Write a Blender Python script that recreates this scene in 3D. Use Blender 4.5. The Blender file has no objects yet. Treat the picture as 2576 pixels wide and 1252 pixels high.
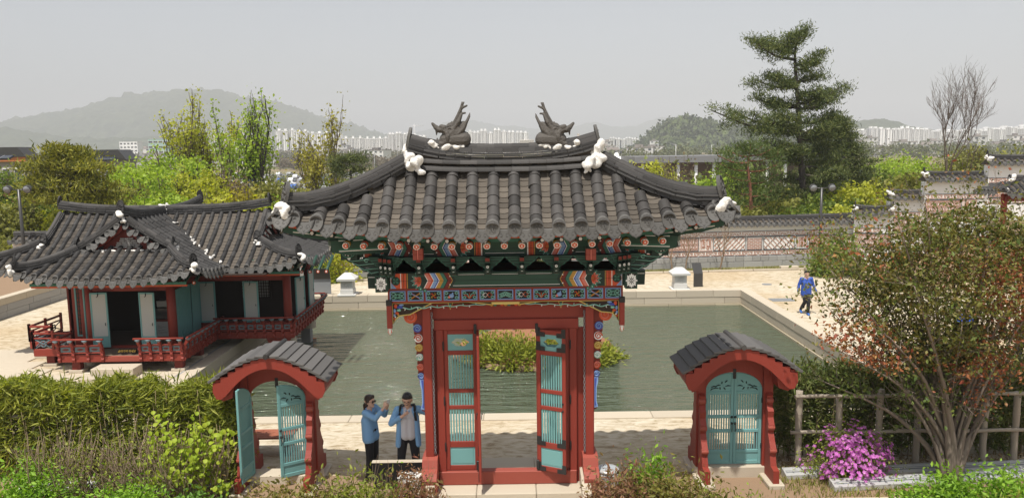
import bpy, math, random
import numpy as np
from mathutils import Vector, Matrix
R = math.radians
rnd = random.Random(11)
nrs = np.random.RandomState(5)
SC = bpy.context.scene
COL = SC.collection
F_PX, CX, CY = 1946.0, 1288.0, 626.0
PITCH, ROLL, CAM_H = R(7.2), R(0.85), 6.2
cam_d = bpy.data.cameras.new('camera')
cam_d.sensor_width = 36.0
cam_d.lens = 36.0 * F_PX / 2576.0
cam_d.clip_start = 0.1
cam_d.clip_end = 20000
cam = bpy.data.objects.new('camera', cam_d)
COL.objects.link(cam)
cam.matrix_world = Matrix.Translation((0, 0, CAM_H)) @ Matrix.Rotation(R(90) - PITCH, 4, 'X') @ Matrix.Rotation(-ROLL, 4, 'Z')
SC.camera = cam
SUN_EL, SUN_AZ = R(67), R(-22)        # the sun stands behind the camera, to its left
ldir = Vector((math.sin(-SUN_AZ) * math.cos(SUN_EL), math.cos(SUN_AZ) * math.cos(SUN_EL), -math.sin(SUN_EL)))
sun_d = bpy.data.lights.new('sun', 'SUN')
sun_d.energy = 5.0
sun_d.angle = R(0.6)
sun_d.color = (1.0, 0.955, 0.88)
sun = bpy.data.objects.new('sun', sun_d)
COL.objects.link(sun)
sun.rotation_euler = ldir.to_track_quat('-Z', 'Y').to_euler()
sun.location = (-10, -10, 40)
world = bpy.data.worlds.new('World')
SC.world = world
world.use_nodes = True
wn = world.node_tree.nodes
wl = world.node_tree.links
sky = wn.new('ShaderNodeTexSky')
sky.sky_type = 'NISHITA'
sky.sun_disc = False
sky.sun_elevation = SUN_EL
sky.sun_rotation = R(202)
sky.air_density = 1.0
sky.dust_density = 2.0
sky.ozone_density = 1.0
hsv = wn.new('ShaderNodeHueSaturation')
hsv.inputs['Saturation'].default_value = 0.30
wl.new(sky.outputs[0], hsv.inputs['Color'])
wl.new(hsv.outputs[0], wn['Background'].inputs[0])
wn['Background'].inputs[1].default_value = 0.135
SC.view_settings.view_transform = 'Standard'
SC.view_settings.look = 'None'
SC.view_settings.exposure = 0.12
SC.view_settings.gamma = 1.0
SC.view_settings.use_curve_mapping = False
SC.cycles.use_denoising = True
SC.cycles.max_bounces = 6
SC.cycles.diffuse_bounces = 3
SC.cycles.glossy_bounces = 3
SC.cycles.transmission_bounces = 3
SC.cycles.transparent_max_bounces = 6
SC.cycles.volume_bounces = 0
SC.cycles.caustics_reflective = False
SC.cycles.caustics_refractive = False
def ray(x, y):
 u, v = (x - CX) / F_PX, -(y - CY) / F_PX
 c, s = math.cos(ROLL), math.sin(ROLL)
 u, v = u * c + v * s, -u * s + v * c
 return Vector((u, math.cos(PITCH) + v * math.sin(PITCH), -math.sin(PITCH) + v * math.cos(PITCH)))
def AT(x, y, Y):
 d = ray(x, y)
 return Vector((0, 0, CAM_H)) + d * (Y / d.y)
def GR(x, y, z=0.0):
 d = ray(x, y)
 return Vector((0, 0, CAM_H)) + d * ((z - CAM_H) / d.z)
def _nodes(name):
 m = bpy.data.materials.new(name)
 m.use_nodes = True
 nt = m.node_tree
 return m, nt.nodes, nt.links, nt.nodes['Principled BSDF']
def _ramp(n, stops):
 r = n.new('ShaderNodeValToRGB')
 e = r.color_ramp.elements
 while len(e) < len(stops): e.new(0.5)
 for i, (p, c) in enumerate(stops):
  e[i].position = p; e[i].color = (*c, 1)
 return r
def mat(name, col, rough=0.7, var=0.18, scale=4.0, bump=0.0, bscale=30.0, rand=0.0, spec=0.3, metal=0.0, col2=None, stretch=None, lo=0.35, hi=0.65):
 """plain weathered surface: base colour broken up by two noises, optional fine relief, optional change from object to object"""
 m, n, l, b = _nodes(name)
 tc = n.new('ShaderNodeTexCoord')
 src = tc.outputs['Object']
 if stretch:
  mp = n.new('ShaderNodeMapping'); mp.inputs['Scale'].default_value = stretch
  l.new(src, mp.inputs[0]); src = mp.outputs[0]
 nz = n.new('ShaderNodeTexNoise'); nz.inputs['Scale'].default_value = scale; nz.inputs['Detail'].default_value = 8; nz.inputs['Roughness'].default_value = 0.62
 l.new(src, nz.inputs['Vector'])
 c2 = col2 or tuple(c * (1 - var) for c in col)
 c1 = col if col2 else tuple(min(1, c * (1 + var)) for c in col)
 rp = _ramp(n, [(lo, c2), (hi, c1)])
 out = rp.outputs[0]
 if rand > 0:
  oi = n.new('ShaderNodeObjectInfo')
  ad = n.new('ShaderNodeVectorMath'); ad.operation = 'ADD'
  mv = n.new('ShaderNodeVectorMath'); mv.operation = 'SCALE'; mv.inputs['Scale'].default_value = 37.0
  cb = n.new('ShaderNodeCombineXYZ')
  for k in range(3): l.new(oi.outputs['Random'], cb.inputs[k])
  l.new(cb.outputs[0], mv.inputs[0]); l.new(src, ad.inputs[0]); l.new(mv.outputs[0], ad.inputs[1])
  l.new(ad.outputs[0], nz.inputs['Vector'])
  hs = n.new('ShaderNodeHueSaturation')
  mr = n.new('ShaderNodeMapRange'); mr.inputs[3].default_value = 1 - rand; mr.inputs[4].default_value = 1 + rand
  l.new(oi.outputs['Random'], mr.inputs[0]); l.new(mr.outputs[0], hs.inputs['Value']); l.new(out, hs.inputs['Color'])
  out = hs.outputs[0]
 l.new(out, b.inputs['Base Color'])
 b.inputs['Roughness'].default_value = rough
 b.inputs['Specular IOR Level'].default_value = spec
 b.inputs['Metallic'].default_value = metal
 if bump > 0:
  nb = n.new('ShaderNodeTexNoise'); nb.inputs['Scale'].default_value = bscale; nb.inputs['Detail'].default_value = 5
  l.new(src, nb.inputs['Vector'])
  bp = n.new('ShaderNodeBump'); bp.inputs['Strength'].default_value = bump; bp.inputs['Distance'].default_value = 0.02
  l.new(nb.outputs['Fac'], bp.inputs['Height']); l.new(bp.outputs[0], b.inputs['Normal'])
 return m
def leafmat(name, cols, trans=0.35, rough=0.55):
 """every leaf (mesh island) takes its own colour from the list; light passes through"""
 m, n, l, b = _nodes(name)
 g = n.new('ShaderNodeNewGeometry')
 k = len(cols)
 rp = _ramp(n, [(i / max(1, k - 1), c) for i, c in enumerate(cols)])
 l.new(g.outputs['Random Per Island'], rp.inputs[0])
 l.new(rp.outputs[0], b.inputs['Base Color'])
 b.inputs['Roughness'].default_value = rough
 b.inputs['Specular IOR Level'].default_value = 0.35
 t = n.new('ShaderNodeBsdfTranslucent')
 hs = n.new('ShaderNodeHueSaturation'); hs.inputs['Value'].default_value = 1.25; hs.inputs['Saturation'].default_value = 1.1
 l.new(rp.outputs[0], hs.inputs['Color']); l.new(hs.outputs[0], t.inputs['Color'])
 mx = n.new('ShaderNodeMixShader'); mx.inputs[0].default_value = trans
 l.new(b.outputs[0], mx.inputs[1]); l.new(t.outputs[0], mx.inputs[2])
 l.new(mx.outputs[0], n['Material Output'].inputs[0])
 return m
def flat(name, col, rough=0.6, spec=0.3, metal=0.0):
 m, n, l, b = _nodes(name)
 b.inputs['Base Color'].default_value = (*col, 1)
 b.inputs['Roughness'].default_value = rough
 b.inputs['Specular IOR Level'].default_value = spec
 b.inputs['Metallic'].default_value = metal
 return m
M = {}
M['tile'] = mat('roof_tile_clay', (0.078, 0.071, 0.065), 0.62, scale=10, rand=0.40, bump=0.25, bscale=45, col2=(0.026, 0.025, 0.025), lo=0.36, hi=0.68)
M['tile_dusty'] = mat('pan_tile_clay', (0.140, 0.116, 0.090), 0.85, scale=9, rand=0.32, bump=0.3, bscale=40, col2=(0.052, 0.047, 0.042), lo=0.28, hi=0.72)
M['tile_end'] = mat('end_tile_clay', (0.125, 0.120, 0.112), 0.7, scale=14, rand=0.22, col2=(0.062, 0.060, 0.057), lo=0.3, hi=0.7)
M['tile_pale'] = mat('ridge_slab_clay', (0.092, 0.088, 0.086), 0.6, scale=6, rand=0.35, col2=(0.040, 0.039, 0.039), lo=0.3, hi=0.75)
M['tile_dark'] = mat('dark_roof_tile_clay', (0.050, 0.047, 0.045), 0.6, scale=9, rand=0.38, bump=0.25, bscale=45, col2=(0.020, 0.0195, 0.020), lo=0.34, hi=0.7)
M['pan_dark'] = mat('dark_pan_tile_clay', (0.105, 0.088, 0.070), 0.85, scale=9, rand=0.3, col2=(0.040, 0.036, 0.033), lo=0.3, hi=0.7)
M['tile_mass'] = mat('roof_mass_clay', (0.050, 0.047, 0.045), 0.7, scale=3, col2=(0.034, 0.033, 0.033), lo=0.3, hi=0.7)
M['bed'] = mat('roof_bed_earth', (0.09, 0.075, 0.06), 0.95, scale=8)
M['plaster'] = mat('white_lime_plaster', (0.76, 0.74, 0.70), 0.9, scale=9, bump=0.9, bscale=26, col2=(0.50, 0.45, 0.39), lo=0.3, hi=0.55)
M['red'] = mat('red_oxide_paint', (0.285, 0.042, 0.026), 0.55, scale=3, stretch=(3, 3, 0.5), bump=0.25, bscale=25, col2=(0.185, 0.028, 0.019), lo=.3, hi=.72)
M['redworn'] = mat('worn_red_paint', (0.40, 0.125, 0.085), 0.6, scale=5, stretch=(1, 1, 6), bump=0.2, col2=(0.235, 0.036, 0.024), lo=0.4, hi=0.75)
M['darkred'] = flat('dark_red_paint', (0.15, 0.020, 0.013), 0.6)
M['orange'] = flat('vermilion_paint', (0.50, 0.075, 0.025), 0.5)
M['pink'] = flat('salmon_paint', (0.58, 0.17, 0.13), 0.5)
M['ochre'] = flat('ochre_paint', (0.42, 0.23, 0.04), 0.5)
M['yellow'] = flat('pale_yellow_paint', (0.55, 0.42, 0.13), 0.5)
M['blue'] = flat('sky_blue_paint', (0.19, 0.30, 0.52), 0.5)
M['navy'] = flat('ultramarine_paint', (0.045, 0.07, 0.32), 0.5)
M['green'] = mat('bottle_green_paint', (0.020, 0.060, 0.040), 0.5, scale=4, var=0.25)
M['dgreen'] = mat('dark_green_paint', (0.012, 0.030, 0.022), 0.55, scale=4, var=0.2)
M['midgreen'] = flat('jade_green_paint', (0.035, 0.14, 0.095), 0.5)
M['teal'] = mat('teal_door_paint', (0.185, 0.375, 0.365), 0.5, scale=6, stretch=(4, 4, 0.6), col2=(0.125, 0.285, 0.285))
M['tealpale'] = flat('pale_jade_paint', (0.22, 0.46, 0.38), 0.5)
M['white'] = flat('white_paint', (0.72, 0.72, 0.70), 0.5)
M['black'] = flat('black_paint', (0.012, 0.012, 0.012), 0.5)
M['iron'] = mat('black_iron', (0.022, 0.021, 0.021), 0.5, scale=10, var=0.3)
M['darkmetal'] = mat('dark_sheet_metal', (0.045, 0.043, 0.041), 0.35, scale=3, var=0.15, spec=0.5)
M['greymetal'] = mat('grey_painted_metal', (0.22, 0.23, 0.24), 0.4, scale=3, var=0.1)
M['silver'] = mat('brushed_aluminium', (0.52, 0.52, 0.51), 0.38, scale=8, var=0.1, metal=0.35)
M['granite'] = mat('pale_granite', (0.54, 0.475, 0.375), 0.85, scale=2.2, bump=0.25, bscale=60, col2=(0.42, 0.355, 0.27), rand=0.07)
M['granite_wet'] = mat('waterline_granite', (0.44, 0.385, 0.28), 0.8, scale=3, bump=0.25, bscale=60, col2=(0.30, 0.255, 0.175), rand=0.08)
M['lanternstone'] = mat('white_granite', (0.66, 0.65, 0.62), 0.8, scale=6, bump=0.2, bscale=60, col2=(0.52, 0.51, 0.48))
M['wallbase'] = mat('grey_wall_stone', (0.38, 0.37, 0.35), 0.85, scale=4, bump=0.3, bscale=40, rand=0.12, col2=(0.25, 0.245, 0.24))
M['whitewash'] = mat('white_wall_plaster', (0.74, 0.73, 0.70), 0.85, scale=1.5, col2=(0.62, 0.60, 0.56), lo=0.2, hi=0.5)
M['brick'] = mat('terracotta_brick', (0.52, 0.26, 0.18), 0.85, scale=6, col2=(0.35, 0.14, 0.085))
M['bluebrick'] = mat('slate_brick', (0.055, 0.062, 0.075), 0.8, scale=6)
M['wood'] = mat('weathered_grey_wood', (0.40, 0.345, 0.275), 0.85, scale=5, stretch=(6, 6, 0.7), bump=0.3, col2=(0.25, 0.21, 0.165))
M['deckwood'] = mat('brown_deck_boards', (0.16, 0.115, 0.08), 0.7, scale=4, stretch=(0.5, 5, 1))
M['benchwood'] = mat('red_bench_wood', (0.30, 0.10, 0.055), 0.6, scale=4, stretch=(0.5, 6, 1))
M['hanji'] = mat('hanji_paper', (0.50, 0.50, 0.47), 0.9, scale=20, col2=(0.40, 0.40, 0.375))
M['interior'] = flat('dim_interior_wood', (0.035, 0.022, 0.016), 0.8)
M['bark'] = mat('grey_brown_bark', (0.17, 0.13, 0.10), 0.9, scale=6, stretch=(3, 3, 0.6), bump=0.5, bscale=20, col2=(0.08, 0.06, 0.047))
M['darkbark'] = mat('dark_bark', (0.055, 0.045, 0.038), 0.9, scale=6, stretch=(3, 3, 0.6), bump=0.5, bscale=20)
M['palebark'] = mat('lichen_grey_bark', (0.29, 0.235, 0.19), 0.85, scale=5, stretch=(2, 2, 0.7), bump=0.4, bscale=18, col2=(0.13, 0.10, 0.08), lo=0.3, hi=0.7)
M['redbark'] = mat('red_pine_bark', (0.32, 0.13, 0.075), 0.9, scale=6, stretch=(3, 3, 0.8), bump=0.4, col2=(0.17, 0.075, 0.05))
M['twig'] = mat('dry_twigs', (0.26, 0.185, 0.125), 0.9, scale=6)
M['glassdark'] = flat('dark_window_glass', (0.05, 0.055, 0.06), 0.12, 0.6)
class MB:
 """collects polygons with a material slot each; build() links them as one mesh object"""
 def __init__(self):
  self.v, self.f, self.m, self.s = [], [], [], []
 def poly(self, pts, m=0, smooth=False):
  i = len(self.v)
  self.v.extend([tuple(p) for p in pts])
  self.f.append(tuple(range(i, i + len(pts)))); self.m.append(m); self.s.append(smooth)
 def mesh_in(self, verts, faces, m=0, smooth=False, mtx=None):
  i = len(self.v)
  if mtx is not None: verts = [mtx @ Vector(p) for p in verts]
  self.v.extend([tuple(p) for p in verts])
  for f in faces:
   self.f.append(tuple(i + k for k in f)); self.m.append(m); self.s.append(smooth)
 def box(self, lo, hi, m=0, mtx=None):
  x0, y0, z0 = lo; x1, y1, z1 = hi
  v = [(x0, y0, z0), (x1, y0, z0), (x1, y1, z0), (x0, y1, z0), (x0, y0, z1), (x1, y0, z1), (x1, y1, z1), (x0, y1, z1)]
  self.mesh_in(v, [(0, 3, 2, 1), (4, 5, 6, 7), (0, 1, 5, 4), (1, 2, 6, 5), (2, 3, 7, 6), (3, 0, 4, 7)], m, False, mtx)
 def bbox(self, lo, hi, m=0, b=0.01, mtx=None):
  """box with chamfered edges"""
  x0, y0, z0 = lo; x1, y1, z1 = hi
  b = min(b, (x1 - x0) / 2.2, (y1 - y0) / 2.2, (z1 - z0) / 2.2)
  v = []
  for (z, i) in ((z0, b), (z0 + b, 0), (z1 - b, 0), (z1, b)):
   q = i
   v += [(x0 + q, y0 + b + q * 0.0, z), (x0 + b, y0 + q, z), (x1 - b, y0 + q, z), (x1 - q, y0 + b, z),
     (x1 - q, y1 - b, z), (x1 - b, y1 - q, z), (x0 + b, y1 - q, z), (x0 + q, y1 - b, z)]
  f = [tuple(range(7, -1, -1)), tuple(range(24, 32))]
  for k in range(3):
   for j in range(8):
    a, c = k * 8 + j, k * 8 + (j + 1) % 8
    f.append((a, c, c + 8, a + 8))
  self.mesh_in(v, f, m, False, mtx)
 def tube(self, pts, rad, n=6, m=0, cap=True, smooth=True, squash=None):
  pts = [Vector(p) for p in pts]
  if not hasattr(rad, '__len__'): rad = [rad] * len(pts)
  i = len(self.v)
  up = Vector((0, 0, 1))
  k = len(pts)
  for a, p in enumerate(pts):
   t = (pts[min(a + 1, k - 1)] - pts[max(a - 1, 0)])
   t = t.normalized() if t.length > 1e-9 else up
   r = t.cross(Vector((0, 1, 0)) if abs(t.z) > 0.9 else up).normalized()
   q = r.cross(t)
   for j in range(n):
    an = 2 * math.pi * j / n
    self.v.append(tuple(p + r * (math.cos(an) * rad[a]) + q * (math.sin(an) * rad[a] * (squash or 1))))
  for a in range(k - 1):
   for j in range(n):
    b0, b1 = i + a * n + j, i + a * n + (j + 1) % n
    self.f.append((b0, b1, b1 + n, b0 + n)); self.m.append(m); self.s.append(smooth)
  if cap:
   self.f.append(tuple(i + j for j in range(n - 1, -1, -1))); self.m.append(m); self.s.append(False)
   self.f.append(tuple(i + (k - 1) * n + j for j in range(n))); self.m.append(m); self.s.append(False)
 def lathe(self, c, prof, n=12, m=0, smooth=True, mtx=None):
  """prof: (radius, z) from bottom to top about the z axis at c"""
  v, f = [], []
  for (r, z) in prof:
   for j in range(n):
    an = 2 * math.pi * j / n
    v.append((c[0] + r * math.cos(an), c[1] + r * math.sin(an), c[2] + z))
  for a in range(len(prof) - 1):
   for j in range(n):
    f.append((a * n + j, a * n + (j + 1) % n, (a + 1) * n + (j + 1) % n, (a + 1) * n + j))
  self.mesh_in(v, f, m, smooth, mtx)
  self.mesh_in(v, [tuple(range(n - 1, -1, -1)), tuple((len(prof) - 1) * n + j for j in range(n))], m, False, mtx)
 def prism(self, poly, d, axis='y', m=0, off=0.0, mtx=None, side_m=None):
  """poly: 2-D outline (u,w); extruded by d along axis from off. axis y: (u,.,w); x: (.,u,w); z: (u,w,.)"""
  def P(u, w, t):
   return (u, t, w) if axis == 'y' else ((t, u, w) if axis == 'x' else (u, w, t))
  n = len(poly)
  a = [P(u, w, off) for u, w in poly]; b = [P(u, w, off + d) for u, w in poly]
  ar = sum(poly[k][0] * poly[(k + 1) % n][1] - poly[(k + 1) % n][0] * poly[k][1] for k in range(n))
  flip = (ar < 0) ^ (axis == 'y') ^ (d < 0)
  fa, fb = tuple(range(n - 1, -1, -1)), tuple(range(n, 2 * n))
  fs = [(k, (k + 1) % n, (k + 1) % n + n, k + n) for k in range(n)]
  if flip: fa, fb, fs = fa[::-1], fb[::-1], [q[::-1] for q in fs]
  self.mesh_in(a + b, [fa, fb], m, False, mtx)
  self.mesh_in(a + b, fs, m if side_m is None else side_m, False, mtx)
 def blob(self, c, r, m=0, seed=0, rough=0.2, n=2, sc=(1, 1, 1)):
  v, f = ICO[n]
  g = np.random.RandomState(abs(int(seed)))
  ph = g.rand(6, 3) * 9; dr = g.randn(6, 3) * 2.2
  vv = []
  for p in v:
   q = np.array(p)
   k = 1 + rough * sum(math.sin(float(q @ dr[i]) + ph[i, 0]) for i in range(6)) / 2.4
   vv.append((c[0] + q[0] * r * k * sc[0], c[1] + q[1] * r * k * sc[1], c[2] + q[2] * r * k * sc[2]))
  self.mesh_in(vv, f, m, True)
 def mesh(self, name, mats):
  me = bpy.data.meshes.new(name)
  me.from_pydata(self.v, [], self.f)
  for mm in mats: me.materials.append(mm)
  if len(self.f):
   me.polygons.foreach_set('material_index', self.m)
   me.polygons.foreach_set('use_smooth', self.s)
  me.update()
  return me
 def build(self, name, mats, parent=None, **kw):
  return put(name, self.mesh(name, mats if isinstance(mats, (list, tuple)) else [mats]), parent, **kw)
def _ico():
 t = (1 + 5 ** 0.5) / 2
 v = [(-1, t, 0), (1, t, 0), (-1, -t, 0), (1, -t, 0), (0, -1, t), (0, 1, t), (0, -1, -t), (0, 1, -t), (t, 0, -1), (t, 0, 1), (-t, 0, -1), (-t, 0, 1)]
 v = [tuple(np.array(p) / np.linalg.norm(p)) for p in v]
 f = [(0, 11, 5), (0, 5, 1), (0, 1, 7), (0, 7, 10), (0, 10, 11), (1, 5, 9), (5, 11, 4), (11, 10, 2), (10, 7, 6), (7, 1, 8), (3, 9, 4), (3, 4, 2), (3, 2, 6), (3, 6, 8), (3, 8, 9), (4, 9, 5), (2, 4, 11), (6, 2, 10), (8, 6, 7), (9, 8, 1)]
 out = {0: (v, f)}
 for k in (1, 2, 3):
  v, f = list(out[k - 1][0]), out[k - 1][1]
  mid = {}
  def md(a, b):
   key = (min(a, b), max(a, b))
   if key not in mid:
    p = np.array(v[a]) + np.array(v[b]); v.append(tuple(p / np.linalg.norm(p))); mid[key] = len(v) - 1
   return mid[key]
  nf = []
  for a, b, c in f:
   x, y, z = md(a, b), md(b, c), md(c, a)
   nf += [(a, x, z), (b, y, x), (c, z, y), (x, y, z)]
  out[k] = (v, nf)
 return out
ICO = _ico()
def world_of(o):
 m = o.matrix_basis.copy()
 while o.parent:
  m = o.parent.matrix_basis @ (o.matrix_parent_inverse @ m)
  o = o.parent
 return m
def put(name, me, parent=None, mtx=None, local=False, kind=None, label=None, cat=None, group=None):
 """link a mesh object; unless local, its coordinates are world coordinates whatever its parent"""
 o = bpy.data.objects.new(name, me)
 COL.objects.link(o)
 if parent:
  o.parent = parent
  if not local: o.matrix_parent_inverse = world_of(parent).inverted()
 if mtx is not None: o.matrix_basis = mtx
 if kind: o['kind'] = kind
 if label: o['label'] = label
 if cat: o['category'] = cat
 if group: o['group'] = group
 return o
def thing(name, label, cat, loc=(0, 0, 0), rz=0.0, group=None):
 o = bpy.data.objects.new(name, None)
 COL.objects.link(o)
 o.empty_display_size = 0.2
 o.location = loc; o.rotation_euler = (0, 0, rz)
 o['label'] = label; o['category'] = cat
 if group: o['group'] = group
 return o
def copy_tree(o, parent=None):
 c = o.copy(); COL.objects.link(c)
 if parent:
  c.parent = parent; c.matrix_parent_inverse = o.matrix_parent_inverse
 for ch in list(o.children): copy_tree(ch, c)
 return c
def frame(p, along, across=None, up=Vector((0, 0, 1))):
 """matrix with local y along, x across, z normal"""
 y = Vector(along).normalized()
 x = Vector(across).normalized() if across is not None else y.cross(up).normalized()
 x = (x - y * x.dot(y)).normalized()
 z = x.cross(y)
 m = Matrix((x, y, z)).transposed().to_4x4()
 m.translation = p
 return m
def raw_mesh(name, V, Fc, mats, smooth=False, mi=None):
 """fast path: V (n,3), Fc (m,k) arrays"""
 V = np.asarray(V, dtype=np.float32); Fc = np.asarray(Fc, dtype=np.int32)
 me = bpy.data.meshes.new(name)
 me.vertices.add(len(V)); me.vertices.foreach_set('co', V.ravel())
 k = Fc.shape[1]
 me.loops.add(Fc.size); me.loops.foreach_set('vertex_index', Fc.ravel())
 me.polygons.add(len(Fc))
 me.polygons.foreach_set('loop_start', np.arange(0, Fc.size, k, dtype=np.int32))
 for mm in (mats if isinstance(mats, (list, tuple)) else [mats]): me.materials.append(mm)
 if mi is not None: me.polygons.foreach_set('material_index', np.asarray(mi, dtype=np.int32))
 if smooth: me.polygons.foreach_set('use_smooth', np.ones(len(Fc), dtype=bool))
 me.update(calc_edges=True)
 return me
def unit(v):
 return v / np.maximum(1e-9, np.linalg.norm(v, axis=-1, keepdims=True))
def leaf_mesh(name, P, size, mats, aspect=0.5, droop=0.0, out=None, outw=0.0, jitter=0.35, flatness=0.0, seed=1, mi=None, fold=0.25):
 """a folded, pointed blade of four corners at each point of P"""
 g = np.random.RandomState(abs(int(seed)))
 n = len(P)
 d = unit(g.randn(n, 3))
 if out is not None: d = unit(d * (1 - outw) + unit(out) * outw * 1.4)
 d[:, 2] -= droop
 d = unit(d)
 up = unit(g.randn(n, 3) * (1 - flatness) + np.array([0, 0, 1.0]) * flatness * 1.8)
 s = unit(np.cross(d, up)); nn = np.cross(s, d)
 L = size * (1 + jitter * g.randn(n).clip(-2, 2))[:, None]
 W = L * aspect * 0.5
 base = P - d * L * 0.5
 tip = P + d * L * 0.5 - nn * L * 0.12
 midp = base + d * L * 0.45
 l_ = midp + s * W + nn * W * fold; r_ = midp - s * W + nn * W * fold
 V = np.stack([base, r_, tip, l_], 1).reshape(-1, 3)
 i = np.arange(n)[:, None] * 4
 Fc = np.concatenate([i + np.array([[0, 1, 2]]), i + np.array([[0, 2, 3]])], 1).reshape(-1, 3)
 if mi is not None: mi = np.repeat(mi, 2)
 return raw_mesh(name, V, Fc, mats, mi=mi)
def remeshed(mb, voxel, smooth=3, name='body'):
 """union of overlapping closed shapes as one continuous surface"""
 me = mb.mesh(name, [])
 o = bpy.data.objects.new(name, me); COL.objects.link(o)
 r = o.modifiers.new('r', 'REMESH'); r.mode = 'VOXEL'; r.voxel_size = voxel; r.use_smooth_shade = True
 if smooth:
  s = o.modifiers.new('s', 'SMOOTH'); s.iterations = smooth; s.factor = 0.5
 dg = bpy.context.evaluated_depsgraph_get()
 out = bpy.data.meshes.new_from_object(o.evaluated_get(dg))
 out.name = name
 bpy.data.objects.remove(o); bpy.data.meshes.remove(me)
 return out
def capsule(mb, a, ra, b, rb, n=10, sq=1.0, side=None):
 """closed tapered limb from a to b with rounded ends; sq flattens it across the direction side x axis"""
 a, b = Vector(a), Vector(b)
 t = b - a
 L = t.length
 t = t.normalized() if L > 1e-6 else Vector((0, 0, 1))
 x = Vector(side) if side else (t.cross(Vector((0, 1, 0))) if abs(t.y) < 0.9 else t.cross(Vector((1, 0, 0))))
 x = (x - t * x.dot(t)).normalized(); y = t.cross(x)
 rings = []
 for k in range(4): an = math.pi / 2 * (k + 0.5) / 4; rings.append((-math.cos(an) * ra, math.sin(an) * ra))
 rings.append((0, ra)); rings.append((L * 0.5, (ra + rb) / 2)); rings.append((L, rb))
 for k in range(3, -1, -1): an = math.pi / 2 * (k + 0.5) / 4; rings.append((L + math.cos(an) * rb, math.sin(an) * rb))
 v, f = [], []
 for (h, r) in rings:
  for j in range(n):
   an = 2 * math.pi * j / n
   v.append(a + t * h + x * (r * math.cos(an)) + y * (r * sq * math.sin(an)))
 q = len(rings)
 for i in range(q - 1):
  for j in range(n):
   f.append((i * n + j, i * n + (j + 1) % n, (i + 1) * n + (j + 1) % n, (i + 1) * n + j))
 f.append(tuple(range(n - 1, -1, -1))); f.append(tuple((q - 1) * n + j for j in range(n)))
 mb.mesh_in(v, f, 0, True)
# ================================================================== SETTING: terrain, pond, plaza
def sandmat():
 m, n, l, b = _nodes('sandy_paving')
 tc = n.new('ShaderNodeTexCoord')
 mp = n.new('ShaderNodeMapping'); mp.inputs['Scale'].default_value = (0.8, 2.0, 1.0); mp.inputs['Rotation'].default_value = (0, 0, 0.35)
 l.new(tc.outputs['Object'], mp.inputs[0])
 w = n.new('ShaderNodeTexNoise'); w.inputs['Scale'].default_value = 3.6; w.inputs['Detail'].default_value = 9; w.inputs['Roughness'].default_value = 0.68; w.inputs['Distortion'].default_value = 0.9
 l.new(mp.outputs[0], w.inputs['Vector'])
 big = n.new('ShaderNodeTexNoise'); big.inputs['Scale'].default_value = 0.16; big.inputs['Detail'].default_value = 5
 l.new(tc.outputs['Object'], big.inputs['Vector'])
 r1 = _ramp(n, [(0.34, (0.29, 0.225, 0.145)), (0.46, (0.47, 0.405, 0.30)), (0.58, (0.57, 0.51, 0.41))])
 r2 = _ramp(n, [(0.40, (0.88, 0.80, 0.69)), (0.58, (1.0, 1.0, 1.0))])
 l.new(w.outputs['Fac'], r1.inputs[0]); l.new(big.outputs['Fac'], r2.inputs[0])
 mx = n.new('ShaderNodeMix'); mx.data_type = 'RGBA'; mx.blend_type = 'MULTIPLY'; mx.inputs['Factor'].default_value = 1.0
 l.new(r1.outputs[0], mx.inputs['A']); l.new(r2.outputs[0], mx.inputs['B'])
 l.new(mx.outputs['Result'], b.inputs['Base Color'])
 bp = n.new('ShaderNodeBump'); bp.inputs['Strength'].default_value = 0.55; bp.inputs['Distance'].default_value = 0.03
 l.new(w.outputs['Fac'], bp.inputs['Height']); l.new(bp.outputs[0], b.inputs['Normal'])
 b.inputs['Roughness'].default_value = 0.95; b.inputs['Specular IOR Level'].default_value = 0.1
 return m
M['sand'] = sandmat()
M['soil'] = mat('bare_soil', (0.30, 0.20, 0.125), 0.95, scale=1.5, bump=0.5, bscale=14, col2=(0.20, 0.135, 0.085))
M['redsoil'] = mat('red_soil', (0.33, 0.155, 0.08), 0.95, scale=2.5, bump=0.5, bscale=14, col2=(0.21, 0.10, 0.06))
def fieldmat():
 m, n, l, b = _nodes('plain_fields')
 tc = n.new('ShaderNodeTexCoord')
 mp = n.new('ShaderNodeMapping'); mp.inputs['Scale'].default_value = (0.006, 0.02, 1)
 l.new(tc.outputs['Object'], mp.inputs[0])
 nz = n.new('ShaderNodeTexNoise'); nz.inputs['Scale'].default_value = 1.2; nz.inputs['Detail'].default_value = 6
 l.new(mp.outputs[0], nz.inputs['Vector'])
 rp = _ramp(n, [(0.36, (0.10, 0.12, 0.04)), (0.46, (0.19, 0.17, 0.08)), (0.55, (0.27, 0.20, 0.13)), (0.66, (0.13, 0.15, 0.055))])
 l.new(nz.outputs['Fac'], rp.inputs[0])
 n2 = n.new('ShaderNodeTexNoise'); n2.inputs['Scale'].default_value = 0.35; n2.inputs['Detail'].default_value = 8
 l.new(tc.outputs['Object'], n2.inputs['Vector'])
 hs = n.new('ShaderNodeHueSaturation'); mr = n.new('ShaderNodeMapRange'); mr.inputs[3].default_value = 0.6; mr.inputs[4].default_value = 1.4
 l.new(n2.outputs['Fac'], mr.inputs[0]); l.new(mr.outputs[0], hs.inputs['Value']); l.new(rp.outputs[0], hs.inputs['Color'])
 l.new(hs.outputs[0], b.inputs['Base Color']); b.inputs['Roughness'].default_value = 0.95; b.inputs['Specular IOR Level'].default_value = 0.1
 return m
M['field'] = fieldmat()
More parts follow.
